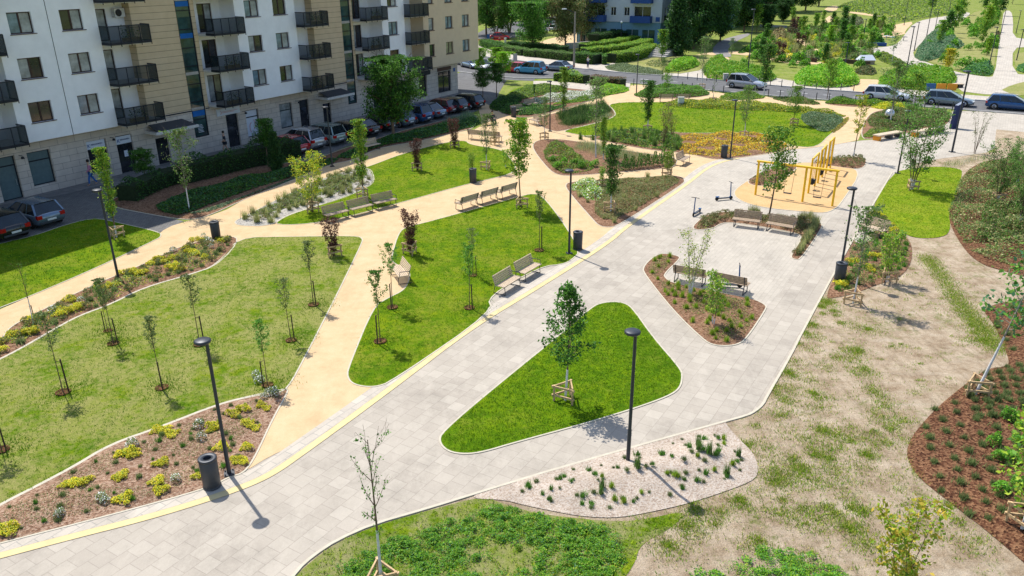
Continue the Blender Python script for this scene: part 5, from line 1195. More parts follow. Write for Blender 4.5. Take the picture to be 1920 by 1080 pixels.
# --- orchard saplings with stake and mulch ring
def staked(px, py, top, kind, var, label, ring=True, lean=0):
    o = tree(px, py, top, kind, label, var, 'staked saplings on the lawns', cat='sapling')
    s = o.scale.z
    if not any(k_.name.startswith('stake') for k_ in KIDS.get(o.name, [])) and not any(k_.name.startswith('stake') for k_ in o.children):
        m = MB(); m.tube([(-.20, .05, 0), (-.18, .05, 1.22)], .027, 7); m.tube([(-.18, .05, 1.17), (0, 0, 1.2)], .01, 4); m.build('stake', MT['stake'], o)
        m = MB(); m.lathe([(.23, 0), (.25, .05), (.23, .05), (.21, .02), (0, .035)], 18); m.build('mulch_ring', MT['mulch_red'], o)
    return o
sp = [(119, 738, 590, 'sapling', 0, 'staked sapling with a dark mulch ring, lower left of the dry lawn'), (213, 646, 525, 'sapling', 1, 'staked sapling near the flower bed, upper left of the dry lawn'), (304, 729, 597, 'sapling', 2, 'staked sapling in the middle of the dry lawn'),
      (375, 648, 519, 'sapling', 0, 'staked sapling rising behind the head of the nearest lamp'), (546, 640, 525, 'sapling', 1, 'staked sapling near the right edge of the dry lawn'), (588, 573, 455, 'sapling', 2, 'staked sapling at the upper right of the dry lawn'),
      (502, 724, 603, 'saplinggreen', 0, 'thin green sapling beside the white flowers at the tip of the dry lawn'), (4, 846, 700, 'sapling', 0, 'staked sapling cut off by the left edge of the photo'), (64, 612, 501, 'bare', 1, 'almost bare young tree in the upper left flower bed'),
      (203, 622, 530, 'saplinggreen', 0, 'small sapling among yellow clumps of the upper left bed'), (713, 642, 508, 'saplinggreen', 1, 'staked sapling on the lower left edge of the middle lawn'), (736, 578, 459, 'saplinggreen', 0, 'staked sapling in front of the end-on bench'),
      (880, 579, 463, 'saplinggreen', 1, 'staked sapling on the middle lawn left of the slab niche'), (887, 518, 430, 'sapling', 1, 'staked sapling in the centre of the middle lawn'), (1011, 471, 361, 'sapling', 2, 'staked sapling below the maple on the middle lawn')]
for px, py, ty, kd, vr, lb in sp: staked(px, py, ty, kd, vr, lb)
GL = 'timber guard around the '
C = []
for px, py, *_ in sp:
    q = np.array(G(px, py)[:2]) + .1; n = 700; C.append(np.concatenate([q + rng.normal(0, .42, (n, 2)), np.full((n, 1), .03)], 1))
C = np.concatenate(C); tag(link('grass', cloud_mesh('grass', C, rng.uniform(.03, .08, len(C)), LF['blade'], None, rng, blade=True, asp=.45, lean=.9)), 'greener grass around the saplings', 'grass', None, 'stuff')
tree(1060, 752, 530, 'hornbeam', 'hornbeam with a white painted stem on the triangular island lawn', gl=GL + 'hornbeam of the island lawn')
tree(716, 1106, 820, 'bare', 'nearly bare young tree at the bottom edge of the photo', gl=GL + 'nearly bare tree at the bottom edge')
tree(977, 389, 225, 'maple', 'bright green maple at the top corner of the middle lawn', gl=GL + 'maple at the end of the dark benches')
tree(626, 480, 408, 'purple', 'purple shrub with upright shoots at the top of the dry lawn', cat='shrub', gl=GL + 'purple shrub of the dry lawn', g='purple leaved shrubs')
tree(770, 477, 397, 'purple', 'purple shrub at the left corner of the middle lawn', 1, cat='shrub', gl=GL + 'purple shrub of the middle lawn', g='purple leaved shrubs')
tree(681, 370, 225, 'column', 'slim columnar tree behind the pale benches', gl=GL + 'columnar tree behind the pale benches')
tree(586, 398, 288, 'multi', 'yellow green multi-stem tree behind the leftmost pale bench', gl=GL + 'yellow green multi-stem tree')
tree(783, 320, 262, 'purple', 'small dark shrub in the middle of the upper lawn', 1, cat='shrub', gl=GL + 'small dark shrub of the upper lawn', g='purple leaved shrubs')
tree(852, 277, 222, 'purple', 'small purplish shrub at the far edge of the upper lawn', 0, cat='shrub', gl=GL + 'purplish shrub at the far edge of the upper lawn', g='purple leaved shrubs')
tree(912, 319, 215, 'airy', 'pale airy tree on the upper lawn behind the maple', gl=GL + 'airy tree of the upper lawn')
tree(886, 336, 290, 'bushy', 'small bushy shrub behind the bin on the upper lawn', 0, cat='shrub'); tree(948, 314, 282, 'bushy', 'small loose shrub on the upper lawn beside the maple', 1, cat='shrub')
tree(928, 272, 232, 'farbrown', 'pinkish shrub by the two dark benches of the upper lawn', 0, cat='shrub', gl=GL + 'pinkish shrub by the shaded benches')
tree(1021, 262, 183, 'airy', 'young airy tree at the corner of the dark grass bed', 1, gl=GL + 'young tree at the corner of the dark grass bed')
tree(1145, 400, 277, 'darkcolumn', 'dense dark young tree in the triangular bed', gl=GL + 'dark young tree in the triangular bed')
tree(1131, 302, 224, 'column', 'leafy green columnar tree in the bed of small conifers', 1); tree(1117, 298, 150, 'airy', 'tall thin airy tree left of the columnar one in the conifer bed', 0)
tree(1252, 331, 285, 'bushy', 'small yellow green shrub at the right tip of the conifer bed', 1, cat='shrub', gl=GL + 'shrub at the right tip of the conifer bed')
tree(1129, 356, 318, 'bushy', 'low green shrub at the left of the triangular bed', 0, cat='shrub', gl=GL + 'low shrub of the triangular bed')
tree(1214, 250, 155, 'darkcolumn', 'dark slim tree at the lower edge of the big round lawn', 1, gl=GL + 'dark slim tree of the big round lawn')
tree(1244, 272, 198, 'farbrown', 'brownish multi-stem shrub in the bed below the big round lawn', 0, cat='shrub'); tree(1258, 262, 215, 'farbrown', 'loose brownish shrub behind the brown multi-stem one', 0, cat='shrub')
tree(1395, 262, 163, 'airy', 'airy tree at the end of the orange flower bed', 1, gl=GL + 'airy tree at the orange flowers')
tree(1487, 235, 163, 'oak', 'bright green tree on the right of the big round lawn', 1, gl=GL + 'bright tree of the big round lawn')
tree(1441, 410, 245, 'oak', 'leafy tree with a grey stem standing between the two sunny benches')
tree(1599, 300, 183, 'yellowtree', 'yellow green tree in the small bed behind the swings')
tree(1293, 556, 432, 'birch', 'white-stemmed pale shrub in the mulch bed behind the dark benches', cat='shrub')
tree(1337, 612, 520, 'bushy', 'fresh green bushy shrub in the mulch bed nearest the island lawn', 0, cat='shrub')
tree(1599, 570, 390, 'airy', 'slim olive tree on the sandy ground by the navy bin', 0, gl=GL + 'slim olive tree on the sand')
tree(1663, 530, 440, 'bushy', 'green shrub at the edge of the right-hand flower bed', 1, cat='shrub', gl=GL + 'green shrub at the edge of the sand')
tree(1709, 356, 200, 'bigmulti', 'large multi-stem tree with rounded leaves on the lime green lawn', gl=GL + 'large multi-stem tree')
tree(1827, 746, 470, 'leafy', 'leaning young tree with a white stem on the dark mulch', 1, gl=GL + 'leaning tree on the dark mulch').rotation_euler = (0, rad(11), 0)
tree(1868, 384, 268, 'bigmulti', 'white-based multi-stem tree among the low shrubs at the right', 1, gl=GL + 'multi-stem tree among the low shrubs')
tree(1912, 425, 300, 'bigmulti', 'leafy multi-stem tree at the right edge above the shrub bed', 0); tree(1905, 350, 262, 'bigmulti', 'farther leafy tree at the right edge, behind the multi-stem trees', 1)
tree(1915, 1000, 780, 'bushy', 'low bright tree on the dark mulch at the right edge', 0, xs=1.1, gl=GL + 'low bright tree at the right edge')
tree(1682, 1140, 950, 'autumn', 'yellowing maple saplings at the bottom right corner', cat='sapling')
tree(1827, 288, 211, 'thinmulti', 'thin nearly bare multi-stem shrub at the end of the plaza', cat='shrub')
tree(219, 446, 278, 'column', 'slim leafy tree in the guard on the upper left lawn', 0, gl=GL + 'slim tree of the upper left lawn', xs=.8)
tree(356, 398, 248, 'airy', 'tree with pale new leaves in the shaded bed', 0)
tree(277, 350, 283, 'globe', 'small ball-shaped tree in front of the second shop door', 0, g='ball-shaped trees', xs=1.25)
tree(503, 312, 226, 'globe', 'dark rounded tree in front of the poster window', 1, g='ball-shaped trees', xs=.9)
tree(520, 325, 250, 'conifer', 'dark feathery shrub beside the poster window', cat='shrub', xs=.8)
tree(738, 262, 112, 'big', 'large dark green tree in front of the apartment building', xs=1.0)
tree(905, 190, 130, 'globe', 'dark ball-shaped tree at the edge of the building shade', 0, g='ball-shaped trees', xs=1.15); tree(931, 182, 120, 'globe', 'dark ball-shaped tree, right one of the shaded pair', 1, g='ball-shaped trees', xs=1.15)
tree(899, 146, 91, 'globebright', 'bright ball-shaped tree against the building corner', 0, g='ball-shaped trees'); tree(931, 150, 90, 'globebright', 'bright ball-shaped tree, upper one of the sunlit pair', 0, g='ball-shaped trees'); tree(945, 156, 98, 'globebright', 'bright ball-shaped tree, lower one of the sunlit pair', 1, g='ball-shaped trees', xs=1.1)
tree(1057, 219, 128, 'column', 'slim tree above the bed of white flowers', 0, gl=GL + 'slim tree above the white flowers'); tree(1002, 183, 160, 'darkcolumn', 'small dark shrub left of the white flowers', 1, cat='shrub')
tree(1240, 170, 110, 'airy', 'thin birch-like tree in the lens-shaped bed', 1); tree(1249, 178, 132, 'oak', 'small tree with white blossom in the lens-shaped bed', 1); tree(1316, 167, 70, 'airy', 'tall thin tree at the far side of the lens-shaped bed', 0, gl=GL + 'thin tree near the road')
tree(1337, 194, 140, 'bare', 'bare young tree beside the gravel above the round lawn', 1, gl=GL + 'bare young tree above the round lawn')
tree(1240, 117, 56, 'far', 'slim tree beside the concrete steps', 0, gl=GL + 'tree by the steps'); tree(1370, 115, 72, 'airy', 'thin pale tree beyond the road beside the footpath', 1)
tree(1432, 180, 85, 'darkcolumn', 'dark slender tree just behind the silver SUV', 0); tree(1550, 188, 112, 'oak', 'slender tree standing on the near kerb in front of the bright hedge', 0)
tree(1668, 236, 118, 'airy', 'yellowish airy tree among the shrubs near the white estate car', 0, xs=1.3); tree(1707, 240, 140, 'oak', 'dark leafy tree left of the totem', 1)
tree(1672, 118, 62, 'leafy', 'round-leaved tree left of the promenade above the bright hedge', 0)
tree(1775, 138, 92, 'fargold', 'golden brown small tree on the dry grass strip', 0); tree(1850, 105, 72, 'farlime', 'bright lime tree beside the straight promenade', 0)
tree(1580, 60, 12, 'fardark', 'dark conical tree near the far sandy patch', 0); tree(1530, 52, 25, 'farlime', 'round light green tree in the middle of the far garden', 1); tree(1541, 62, 38, 'far', 'grey green tree beside the round light green one', 1)
tree(1555, 84, 48, 'farlime', 'bright yellow green tree in the centre of the far garden', 0); tree(1578, 88, 36, 'fardark', 'tall dark green tree in the centre of the far garden', 1); tree(1592, 92, 48, 'far', 'mid green tree right of the tall dark one', 0)
tree(1545, 122, 82, 'fardark', 'dark tree rising above the second bright hedge', 0); tree(1462, 112, 79, 'farpurple', 'small purple tree on the pale gravel of the far garden', 0); tree(1499, 92, 62, 'farpurple', 'purple tree beside the winding gravel path', 0); tree(1510, 88, 58, 'far', 'green tree beside the winding gravel path', 1)
tree(1490, 60, 32, 'farpurple', 'dark reddish tree at the back of the far garden', 0); tree(1484, 32, 8, 'farlime', 'light conical tree against the dark trees', 1); tree(1418, 62, 8, 'far', 'slim pale tree against the dark trees', 0)
tree(1637, 55, 25, 'fardark', 'dark round tree left of the cafe terrace', 0); tree(1648, 70, 38, 'farbrown', 'brownish tree beside the cafe terrace', 0); tree(1652, 62, 30, 'far', 'green tree behind the cafe terrace', 0)
tree(1745, 26, 0, 'far', 'tree over the meadow at the top of the left promenade', 0, sc=1.6); tree(1797, 45, 15, 'far', 'tree at the top of the dry grass strip', 1, sc=1.5); tree(1798, 28, 5, 'farlime', 'lime tree at the top of the dry grass strip', 0, sc=1.5)
g = 'dense planting between the promenades'
for i, (px, py, s_, kd, lb) in enumerate(((1775, 70, 1.0, 'fardark', 'dark bushy tree in the strip between the promenades, nearest'), (1788, 62, 1.1, 'far', 'green tree in the strip between the promenades, second row'), (1760, 88, .9, 'far', 'grey green shrubby tree by the left promenade'), (1840, 88, .9, 'far', 'loose olive shrub left of the lime tree'), (1848, 60, 1.3, 'farlime', 'yellow green tree by the straight promenade'),
                                          (1858, 45, 1.4, 'far', 'green tree by the far half of the straight promenade'), (1874, 30, 1.5, 'fardark', 'dark tree by the far end of the straight promenade'), (1846, 22, 1.4, 'fardark', 'dark tree at the top edge left of the promenade'), (1862, 18, 1.4, 'farlime', 'light tree at the top edge beside the promenade'), (1898, 8, 1.5, 'fardark', 'dark tree closing the straight promenade'), (1620, 8, 1.6, 'fardark', 'dark tree at the top edge over the meadow'), (1700, 5, 1.4, 'far', 'tree at the top edge over the meadow, right one'))):
    tree(px, py, 0, kd, lb, i % 2, g, sc=s_)
ft = scatter(plan("1390 118 1410 85 1470 45 1560 40 1640 50 1650 75 1630 120 1500 128"), 26, rng, 3.5)
for i, (x, y) in enumerate(ft):
    kd = ('farlime', 'far', 'fardark', 'far', 'farbrown')[i % 5]; k0 = (kd, 0); f0 = k0 not in PROTO
    if f0: PROTO[k0] = tree_proto(kd, 0)
    o = place(PROTO[k0], f0, (x, y, .02), rng.uniform(0, 6.28), rng.uniform(.45, .8), 'small ' + {'farlime': 'light green', 'far': 'mid green', 'fardark': 'dark green', 'farbrown': 'brownish'}[kd] + ' tree scattered in the far garden beyond the road', 'small trees of the far garden'); o['category'] = 'tree'
# big background trees
BT = [(930, 70, 'biggreen', 1.0, 'large light tree left of the red car'), (912, 66, 'bigolive', 1.15, 'tall grey green tree against the building edge'), (955, 62, 'biggreen', 1.5, 'tall dark tree at the back of the car park, left'), (1000, 94, 'biggreen', 1.0, 'spreading bright tree with forked trunk behind the low hedge'),
      (985, 45, 'bigdark', 1.3, 'tall dark tree at the back of the car park, centre'), (1035, 35, 'biggreen', 1.7, 'tall dark tree at the back of the car park, right'), (1060, 92, 'bigolive', .85, 'brownish thin tree behind the wooden lamp pole'), (1090, 80, 'bigolive', 1.0, 'olive brown tree left of the pale blue block'), (1125, 62, 'bigolive', .8, 'grey olive tree touching the balconies of the pale blue block'),
      (1268, 104, 'conifer', 1.35, 'dark conifer in front of the corner of the pale blue block'), (1318, 86, 'bigdark', 1.2, 'huge dark tree hiding the second pale block'), (1300, 92, 'bigdark', .8, 'dark tree at the foot of the second block'), (1350, 78, 'bigdark', .7, 'dark tree between the second and third blocks'),
      (1395, 60, 'bigdark', .9, 'dark tree right of the third block'), (1420, 48, 'bigdark', 1.1, 'dark tree in the row beside the far footpath, first'), (1450, 38, 'bigdark', 1.0, 'dark tree in the row beside the far footpath, second'), (1480, 24, 'bigdark', 1.1, 'dark tree in the row beside the far footpath, third'),
      (1510, 20, 'bigdark', 1.1, 'dark tree in the row beside the far footpath, fourth'), (1535, 12, 'bigdark', 1.2, 'dark tree at the far end of the row'), (1435, 58, 'bigdark', .5, 'low dark tree in front of the far row'), (1468, 44, 'bigdark', .5, 'low dark tree at the edge of the far garden')]
for i, (px, py, kd, s_, lb) in enumerate(BT): tree(px, py, 0, kd, lb, i % 2 if kd != 'conifer' else 0, 'background trees', sc=s_)
# very far woods
for s_, h_ in (("-500 -20 -200 -22 300 -24 700 -25 900 -22 1100 -16 1300 -14 1500 -20 1700 -28 1900 -34 2300 -38 2300 -46 1700 -42 1100 -34 500 -40 -500 -36", 14),):
    P = plan(s_); c = scatter(P, 9000, rng); C = np.concatenate([c, rng.uniform(0, 1, (len(c), 1)) ** .8 * h_], 1)
    tag(link('distant_wood', cloud_mesh('distant_wood', C, 2.6, [LF['dark'], LF['olive']], (rng.uniform(0, 1, len(C)) < .4).astype(int), rng)), 'far-off wood beyond the park', 'wood', None, 'stuff')

# ================================================================== HEDGES AND PLANT MASSES
def hedge(s, h, wd, mats, label, dens=130, ls=.16, raw=None, core='deep', cat='hedge'):
    """clipped hedge along a centre line of ground picks"""
    P = chaikin(plan(s), 1, False); m = MB(); C = []
    for a, b in zip(P[:-1], P[1:]):
        L = math.hypot(b[0] - a[0], b[1] - a[1]); m.beam((a[0], a[1], h * .44), (b[0], b[1], h * .44), wd * .82, h * .88)
        n = int(L * (wd + 2 * h) * dens); u = rng.uniform(0, 1, n); q = rng.uniform(-(wd / 2 + h), wd / 2 + h, n)
        off = np.clip(q, -wd / 2, wd / 2); z = np.where(np.abs(q) > wd / 2, h - (np.abs(q) - wd / 2), h); dx, dy = (b[0] - a[0]) / L, (b[1] - a[1]) / L
        ln = (np.sin((a[0] + dx * u * L) * 1.9) + np.sin((a[1] + dy * u * L) * 2.7 + off * 2)) * (.05 if 'loose' not in label else .20)
        C.append(np.stack([a[0] + dx * u * L + dy * off, a[1] + dy * u * L - dx * off, z + ln], 1) + rng.normal(0, .05, (n, 3)))
    t = thing('hedge', (0, 0, 0), 0, label, cat); m.build('core', HEDGECORE, t); C = np.concatenate(C); C[:, 2] = np.maximum(C[:, 2], .05)
    link('foliage', cloud_mesh('foliage', C, rng.uniform(.7, 1.3, len(C)) * ls, [LF[x] for x in mats], rng.integers(0, len(mats), len(C)), rng, up=.8), t); return t
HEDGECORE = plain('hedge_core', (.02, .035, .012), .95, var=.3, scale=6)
hedge("909 86 930 93 945 98", 1.2, 2.2, ('green', 'dark'), 'rounded clipped hedge at the left end of the pavement'); hedge("950 98 965 101 985 104", 1.1, 2.0, ('olive', 'green'), 'clipped hedge section beside the car park, second from the left')
hedge("989 105 1010 107", 1.1, 2.0, ('green', 'olive'), 'short clipped hedge section behind the dark saloon'); hedge("1014 107 1045 111 1078 114", 1.2, 2.0, ('olive', 'green'), 'long clipped hedge section behind the wooden pole')
hedge("1086 117 1120 120", 1.5, 2.6, ('green', 'dark'), 'block-shaped hedge behind the standing person'); hedge("1128 120 1137 120", 1.3, 2.2, ('green', 'dark'), 'small cube-shaped hedge beside the block-shaped one'); hedge("1146 118 1180 114 1205 106 1218 99", 1.5, 2.2, ('green', 'lime'), 'front sloping hedge by the steps')
hedge("1095 108 1140 104 1180 98 1215 89", 1.5, 2.0, ('green', 'lime'), 'middle sloping hedge by the steps'); hedge("1092 100 1140 94 1190 84 1214 80", 1.6, 2.0, ('green', 'lime'), 'rear sloping hedge by the steps')
hedge("1112 88 1150 84 1195 78 1228 80", 2.4, 3.0, ('deep', 'dark'), 'tall dark hedge under the teal shop windows'); hedge("955 90 1000 94 1060 100", 1.2, 1.8, ('deep', 'dark'), 'low dark hedge under the spreading tree')
hedge("240 380 300 352 340 342", 1.25, 1.5, ('deep', 'dark'), 'dark loose hedge at the left end of the walkway', 90, .14); hedge("345 345 420 325 520 300 556 292", 1.5, 1.6, ('deep', 'dark'), 'long dark loose hedge along the walkway', 90, .14)
def zmany(x, y):
    z = np.zeros(len(x))
    for P, f in ZF:
        lo = np.min(P, 0); hi = np.max(P, 0)
        if x.max() < lo[0] or x.min() > hi[0] or y.max() < lo[1] or y.min() > hi[1]: continue
        k_ = inside(P, x, y)
        if k_.any(): z[k_] = np.maximum(z[k_], f(x[k_], y[k_]))
    return z
def mass(s, h, dens, mats, ls, label, blade=False, name='shrubs', cat='shrubs', lumps=.3, up=.8, base=None, lean=.5, cover=None):
    P = chaikin(plan(s), 1); A = abs(area(P)); cov = cover or (2.2 if lumps <= .3 else 1.6)
    if not blade and ls < .5: dens = max(dens, cov / (.31 * ls * ls))
    if blade: dens = dens * 2.2
    c = scatter(P, int(A * dens), rng)
    hh = h * (1 - lumps + lumps * (np.sin(c[:, 0] * 1.9 + c[:, 1] * .7) * .5 + np.sin(c[:, 1] * 2.3 - c[:, 0] * .9) * .5)); ed = np.clip(edist(P, c[:, 0], c[:, 1]) / .7, .3, 1); hh = hh * ed
    z0 = zmany(c[:, 0], c[:, 1])
    if blade: C = np.concatenate([c, (z0 + .01)[:, None]], 1); Sz = hh * rng.uniform(.6, 1.2, len(c))
    else: C = np.concatenate([c, (z0 + hh * (1 - rng.uniform(0, 1, len(c)) ** 2.2 * .8))[:, None]], 1); Sz = rng.uniform(.6, 1.3, len(c)) * ls
    me = cloud_mesh(name, C, Sz, [LF[x] for x in mats], rng.integers(0, len(mats), len(C)), rng, blade=blade, asp=(ls if blade else .62), up=up, lean=lean)
    o = link(name, me); tag(o, label, cat, None, 'stuff'); return o
# bright hedge-like masses beyond the road
for s, lb in (("1243 132 1262 120 1300 116 1316 122 1290 132 1260 137", 'bright clipped shrub mass beyond the road, leftmost'), ("1320 146 1318 125 1340 112 1362 112 1360 120 1380 128 1445 138 1460 152 1400 156 1350 152", 'bright lush shrub mass behind the silver SUV'),
              ("1488 158 1490 142 1530 132 1590 130 1612 150 1608 162 1560 166 1510 162", 'bright lush shrub mass in the middle beyond the road'), ("1645 160 1650 146 1690 134 1740 133 1795 142 1790 160 1770 172 1700 168 1660 168", 'bright clipped shrub mass left of the promenade')):
    mass(s, 1.3, 42, ('bright', 'lime', 'bright'), .26, lb, lumps=.2, up=.9)
mass("1125 128 1160 120 1240 132 1245 142 1190 140", .5, 60, ('silver', 'olive'), .16, 'low grey green ground cover beyond the road')
for s, h, m_, lb in (("1200 120 1240 112 1290 108 1310 115 1240 128", .4, ('olive', 'straw'), 'dry meadow plants beyond the road'), ("1355 132 1400 122 1440 128 1420 134", .5, ('lime', 'olive'), 'light green plants above the bright shrubs'), ("1395 90 1425 80 1425 90 1380 104", .8, ('dark', 'green'), 'dark green bank by the footpath'),
                     ("1425 88 1440 80 1495 80 1495 90 1460 88 1430 92", .6, ('yellow', 'lime'), 'round strip of yellow flowers in the far garden'), ("1553 92 1575 86 1584 98 1560 102", .7, ('yellow', 'lime'), 'yellow flower patch beneath the dark tree'), ("1490 115 1492 103 1530 98 1540 108 1530 117", .9, ('olive', 'straw', 'bluegreen'), 'mixed grasses above the dark low wall'),
                     ("1440 70 1455 56 1475 58 1478 74 1455 78", 1.2, ('rust', 'straw', 'purple'), 'rusty mound of grasses in the far garden'), ("1470 62 1490 40 1502 60 1495 64", 1.2, ('purple', 'deep'), 'dark shrubs behind the rusty grasses'), ("1520 88 1524 70 1560 62 1590 86 1550 92", .9, ('lime', 'green', 'olive'), 'grassy mound in the centre of the far garden'),
                     ("1580 110 1600 92 1640 98 1640 118 1600 120", .8, ('bluegreen', 'silver', 'straw'), 'blue green grasses by the white kiosk'), ("1600 140 1610 126 1640 128 1645 142", .8, ('rust', 'deep', 'olive'), 'dark planting above the gravel mouth'), ("1568 44 1600 30 1625 40 1600 56 1575 52", .9, ('olive', 'silver', 'purple'), 'greyish planting beside the sandy patch'),
                     ("1625 80 1640 60 1655 70 1660 84", .8, ('green', 'bluegreen'), 'planting beside the promenade terrace'), ("1710 105 1745 60 1775 64 1810 84 1800 90 1760 110 1730 118", 1.1, ('bluegreen', 'silver', 'bluegreen'), 'blue green rounded shrubs between the promenades'),
                     ("1800 132 1830 122 1862 122 1862 143 1830 142 1808 137", 1.0, ('green', 'bluegreen'), 'leafy shrubs at the wide end of the dry strip'), ("1866 72 1872 55 1876 72 1870 80", .8, ('purple', 'olive'), 'violet flowers by the straight promenade'), ("1820 50 1850 30 1880 20 1870 45 1840 60", 1.4, ('lime', 'green'), 'lush planting along the straight promenade'),
                     ("1905 136 1908 122 1940 120 1950 138", .8, ('bluegreen', 'green'), 'shrubs at the corner of the right far lawn'), ("1672 104 1650 96 1640 110 1680 126 1720 132", .6, ('lime', 'olive'), 'grasses beside the narrow promenade'), ("1490 60 1525 52 1555 50 1600 60 1600 64 1510 66", .8, ('olive', 'green'), 'meadow planting at the back of the far garden')):
    mass(s, h, 26, m_, .26, lb)
mass("1640 26 1560 18 1600 0 1800 -20 1820 10 1790 26 1735 34 1690 42 1640 44", .5, 3, ('olive', 'lime'), .7, 'tall meadow grass at the top of the photo', up=.9)
# beds in the middle distance
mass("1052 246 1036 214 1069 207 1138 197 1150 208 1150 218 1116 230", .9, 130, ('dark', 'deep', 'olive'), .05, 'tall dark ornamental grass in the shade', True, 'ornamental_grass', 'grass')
mass("1110 232 1120 222 1152 211 1158 218 1130 230", .75, 110, ('silver', 'straw'), .05, 'pale feathery grass at the end of the dark grass bed', True, 'ornamental_grass', 'grass')
mass("960 206 985 196 1010 186 1050 176 1110 174 1130 180 1100 190 1040 194 1000 198 975 208", .55, 95, ('cream', 'white', 'olive'), .13, 'drift of white flowers in the rounded bed', name='white_flowers', cat='flowers', up=.8)
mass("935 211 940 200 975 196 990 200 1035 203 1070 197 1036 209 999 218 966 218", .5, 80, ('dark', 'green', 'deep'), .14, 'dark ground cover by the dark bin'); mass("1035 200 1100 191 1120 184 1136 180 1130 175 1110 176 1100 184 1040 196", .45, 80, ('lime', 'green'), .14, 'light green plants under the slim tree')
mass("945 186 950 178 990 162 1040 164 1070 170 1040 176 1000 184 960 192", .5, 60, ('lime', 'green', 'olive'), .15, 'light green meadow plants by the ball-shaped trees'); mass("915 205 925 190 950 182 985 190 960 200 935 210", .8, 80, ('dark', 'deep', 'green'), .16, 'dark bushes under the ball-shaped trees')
mass("1128 162 1150 163 1178 166 1180 172 1140 180 1120 173", .8, 90, ('bright', 'lime'), .15, 'bright shrubs at the end of the white flowers'); hedge("1110 158 1135 160 1168 164", 1.1, 1.4, ('rust', 'purple'), 'dark reddish hedge along the near kerb', 90, .15); hedge("1040 151 1065 152 1100 156", 1.1, 1.5, ('lime', 'green'), 'loose green hedge along the near kerb', 90, .16)
mass("1185 181 1200 173 1233 165 1290 166 1320 171 1334 178 1300 183 1230 185", .7, 85, ('green', 'olive', 'bright'), .15, 'green shrubs filling the lens-shaped bed'); mass("1345 183 1375 175 1420 178 1440 184 1400 188 1360 189", .6, 80, ('green', 'lime'), .14, 'green shrubs in front of the silver SUV'); mass("1440 184 1480 184 1530 190 1540 198 1480 194", .5, 70, ('rust', 'green'), .14, 'mixed low hedge along the road')
mass("1249 191 1300 190 1400 194 1470 200 1588 217 1580 221 1500 212 1400 207 1300 204 1252 200", .6, 80, ('yellow', 'lime', 'lime', 'olive'), .14, 'strip of yellow green flowers along the top of the big lawn', name='yellow_flowers', cat='flowers')
mass("1500 226 1505 212 1545 216 1588 222 1556 250 1530 246", .6, 80, ('silver', 'olive', 'bluegreen'), .13, 'grey green lavender-like shrubs on the right of the big lawn'); mass("1555 248 1572 232 1590 219 1592 226 1566 250", .4, 60, ('maple', 'rust'), .13, 'reddish yellow edging of the lavender-like shrubs')
mass("1270 288 1270 258 1300 254 1400 251 1436 254 1487 275 1449 286 1400 292 1352 297 1320 293", .42, 55, ('gold', 'yellow', 'gold', 'rust'), .13, 'field of orange and yellow flowers', name='orange_flowers', cat='flowers', lumps=.7, cover=1.1)
mass("1090 256 1108 258 1158 246 1240 248 1280 258 1280 286 1227 281 1158 269", .65, 55, ('green', 'olive', 'dark', 'lime'), .13, 'mixed green perennials below the big lawn', lumps=.6)
mass("1090 264 1158 282 1227 292 1245 300 1160 308 1100 292 1060 280", .55, 110, ('silver', 'olive', 'straw'), .05, 'soft silvery grass in the conifer bed', True, 'ornamental_grass', 'grass'); mass("1015 292 1030 270 1060 272 1080 290 1100 305 1120 320 1074 328 1047 326", .6, 28, ('lime', 'green', 'rust'), .12, 'yellow green perennials at the left of the conifer bed', lumps=.6)
mass("1065 352 1090 344 1140 344 1140 372 1110 384 1085 368", .6, 30, ('lime', 'green', 'cream'), .12, 'light green perennials at the left of the triangular bed', lumps=.6)
mass("1085 350 1180 338 1255 333 1276 338 1270 346 1158 415 1128 414 1112 398 1120 372", .36, 34, ('rust', 'olive', 'rust'), .10, 'low reddish shrubs of the triangular bed', lumps=.5)
mass("1620 232 1640 212 1700 207 1780 218 1776 232 1700 246 1660 254", .7, 38, ('olive', 'green', 'rust'), .14, 'mixed shrubs around the silver dome', lumps=.5); mass("1612 258 1640 240 1690 246 1640 259", .3, 60, ('olive', 'lime'), .12, 'low green ground cover by the flat bench'); mass("1752 212 1785 213 1785 221 1750 222", .8, 90, ('silver', 'olive'), .14, 'clipped grey green cushion near the totem')
mass("1538 194 1570 189 1630 193 1700 203 1640 201 1580 198", .6, 80, ('bright', 'lime', 'green'), .14, 'bright shrubs in front of the white estate car'); mass("1630 204 1640 196 1700 200 1740 206 1700 208", .6, 60, ('lime', 'yellow'), .14, 'yellow green shrubs beside the white estate car')
# shaded bed, left
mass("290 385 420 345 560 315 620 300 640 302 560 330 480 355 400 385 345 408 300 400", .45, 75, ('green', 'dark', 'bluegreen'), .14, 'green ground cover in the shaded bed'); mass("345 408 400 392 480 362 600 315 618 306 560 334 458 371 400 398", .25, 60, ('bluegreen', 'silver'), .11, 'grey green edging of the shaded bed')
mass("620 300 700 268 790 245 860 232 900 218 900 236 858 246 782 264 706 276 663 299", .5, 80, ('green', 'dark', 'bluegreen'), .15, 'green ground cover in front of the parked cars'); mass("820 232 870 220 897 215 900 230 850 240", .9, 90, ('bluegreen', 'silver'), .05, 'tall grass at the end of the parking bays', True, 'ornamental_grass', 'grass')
mass("460 412 520 398 600 380 660 352 690 325 668 325 594 345 497 390", .42, 42, ('olive', 'silver', 'lime', 'rust'), .10, 'mixed low perennials on the grey pebbles', lumps=.6); 
mass("1776 398 1785 380 1800 330 1860 300 1960 306 2080 330 2190 420 2090 545 1960 520 1880 498 1844 488 1813 466 1790 430", .75, 30, ('rust', 'olive', 'straw', 'olive', 'green'), .12, 'brownish green shrub planting at the right', lumps=.6, cover=.85)
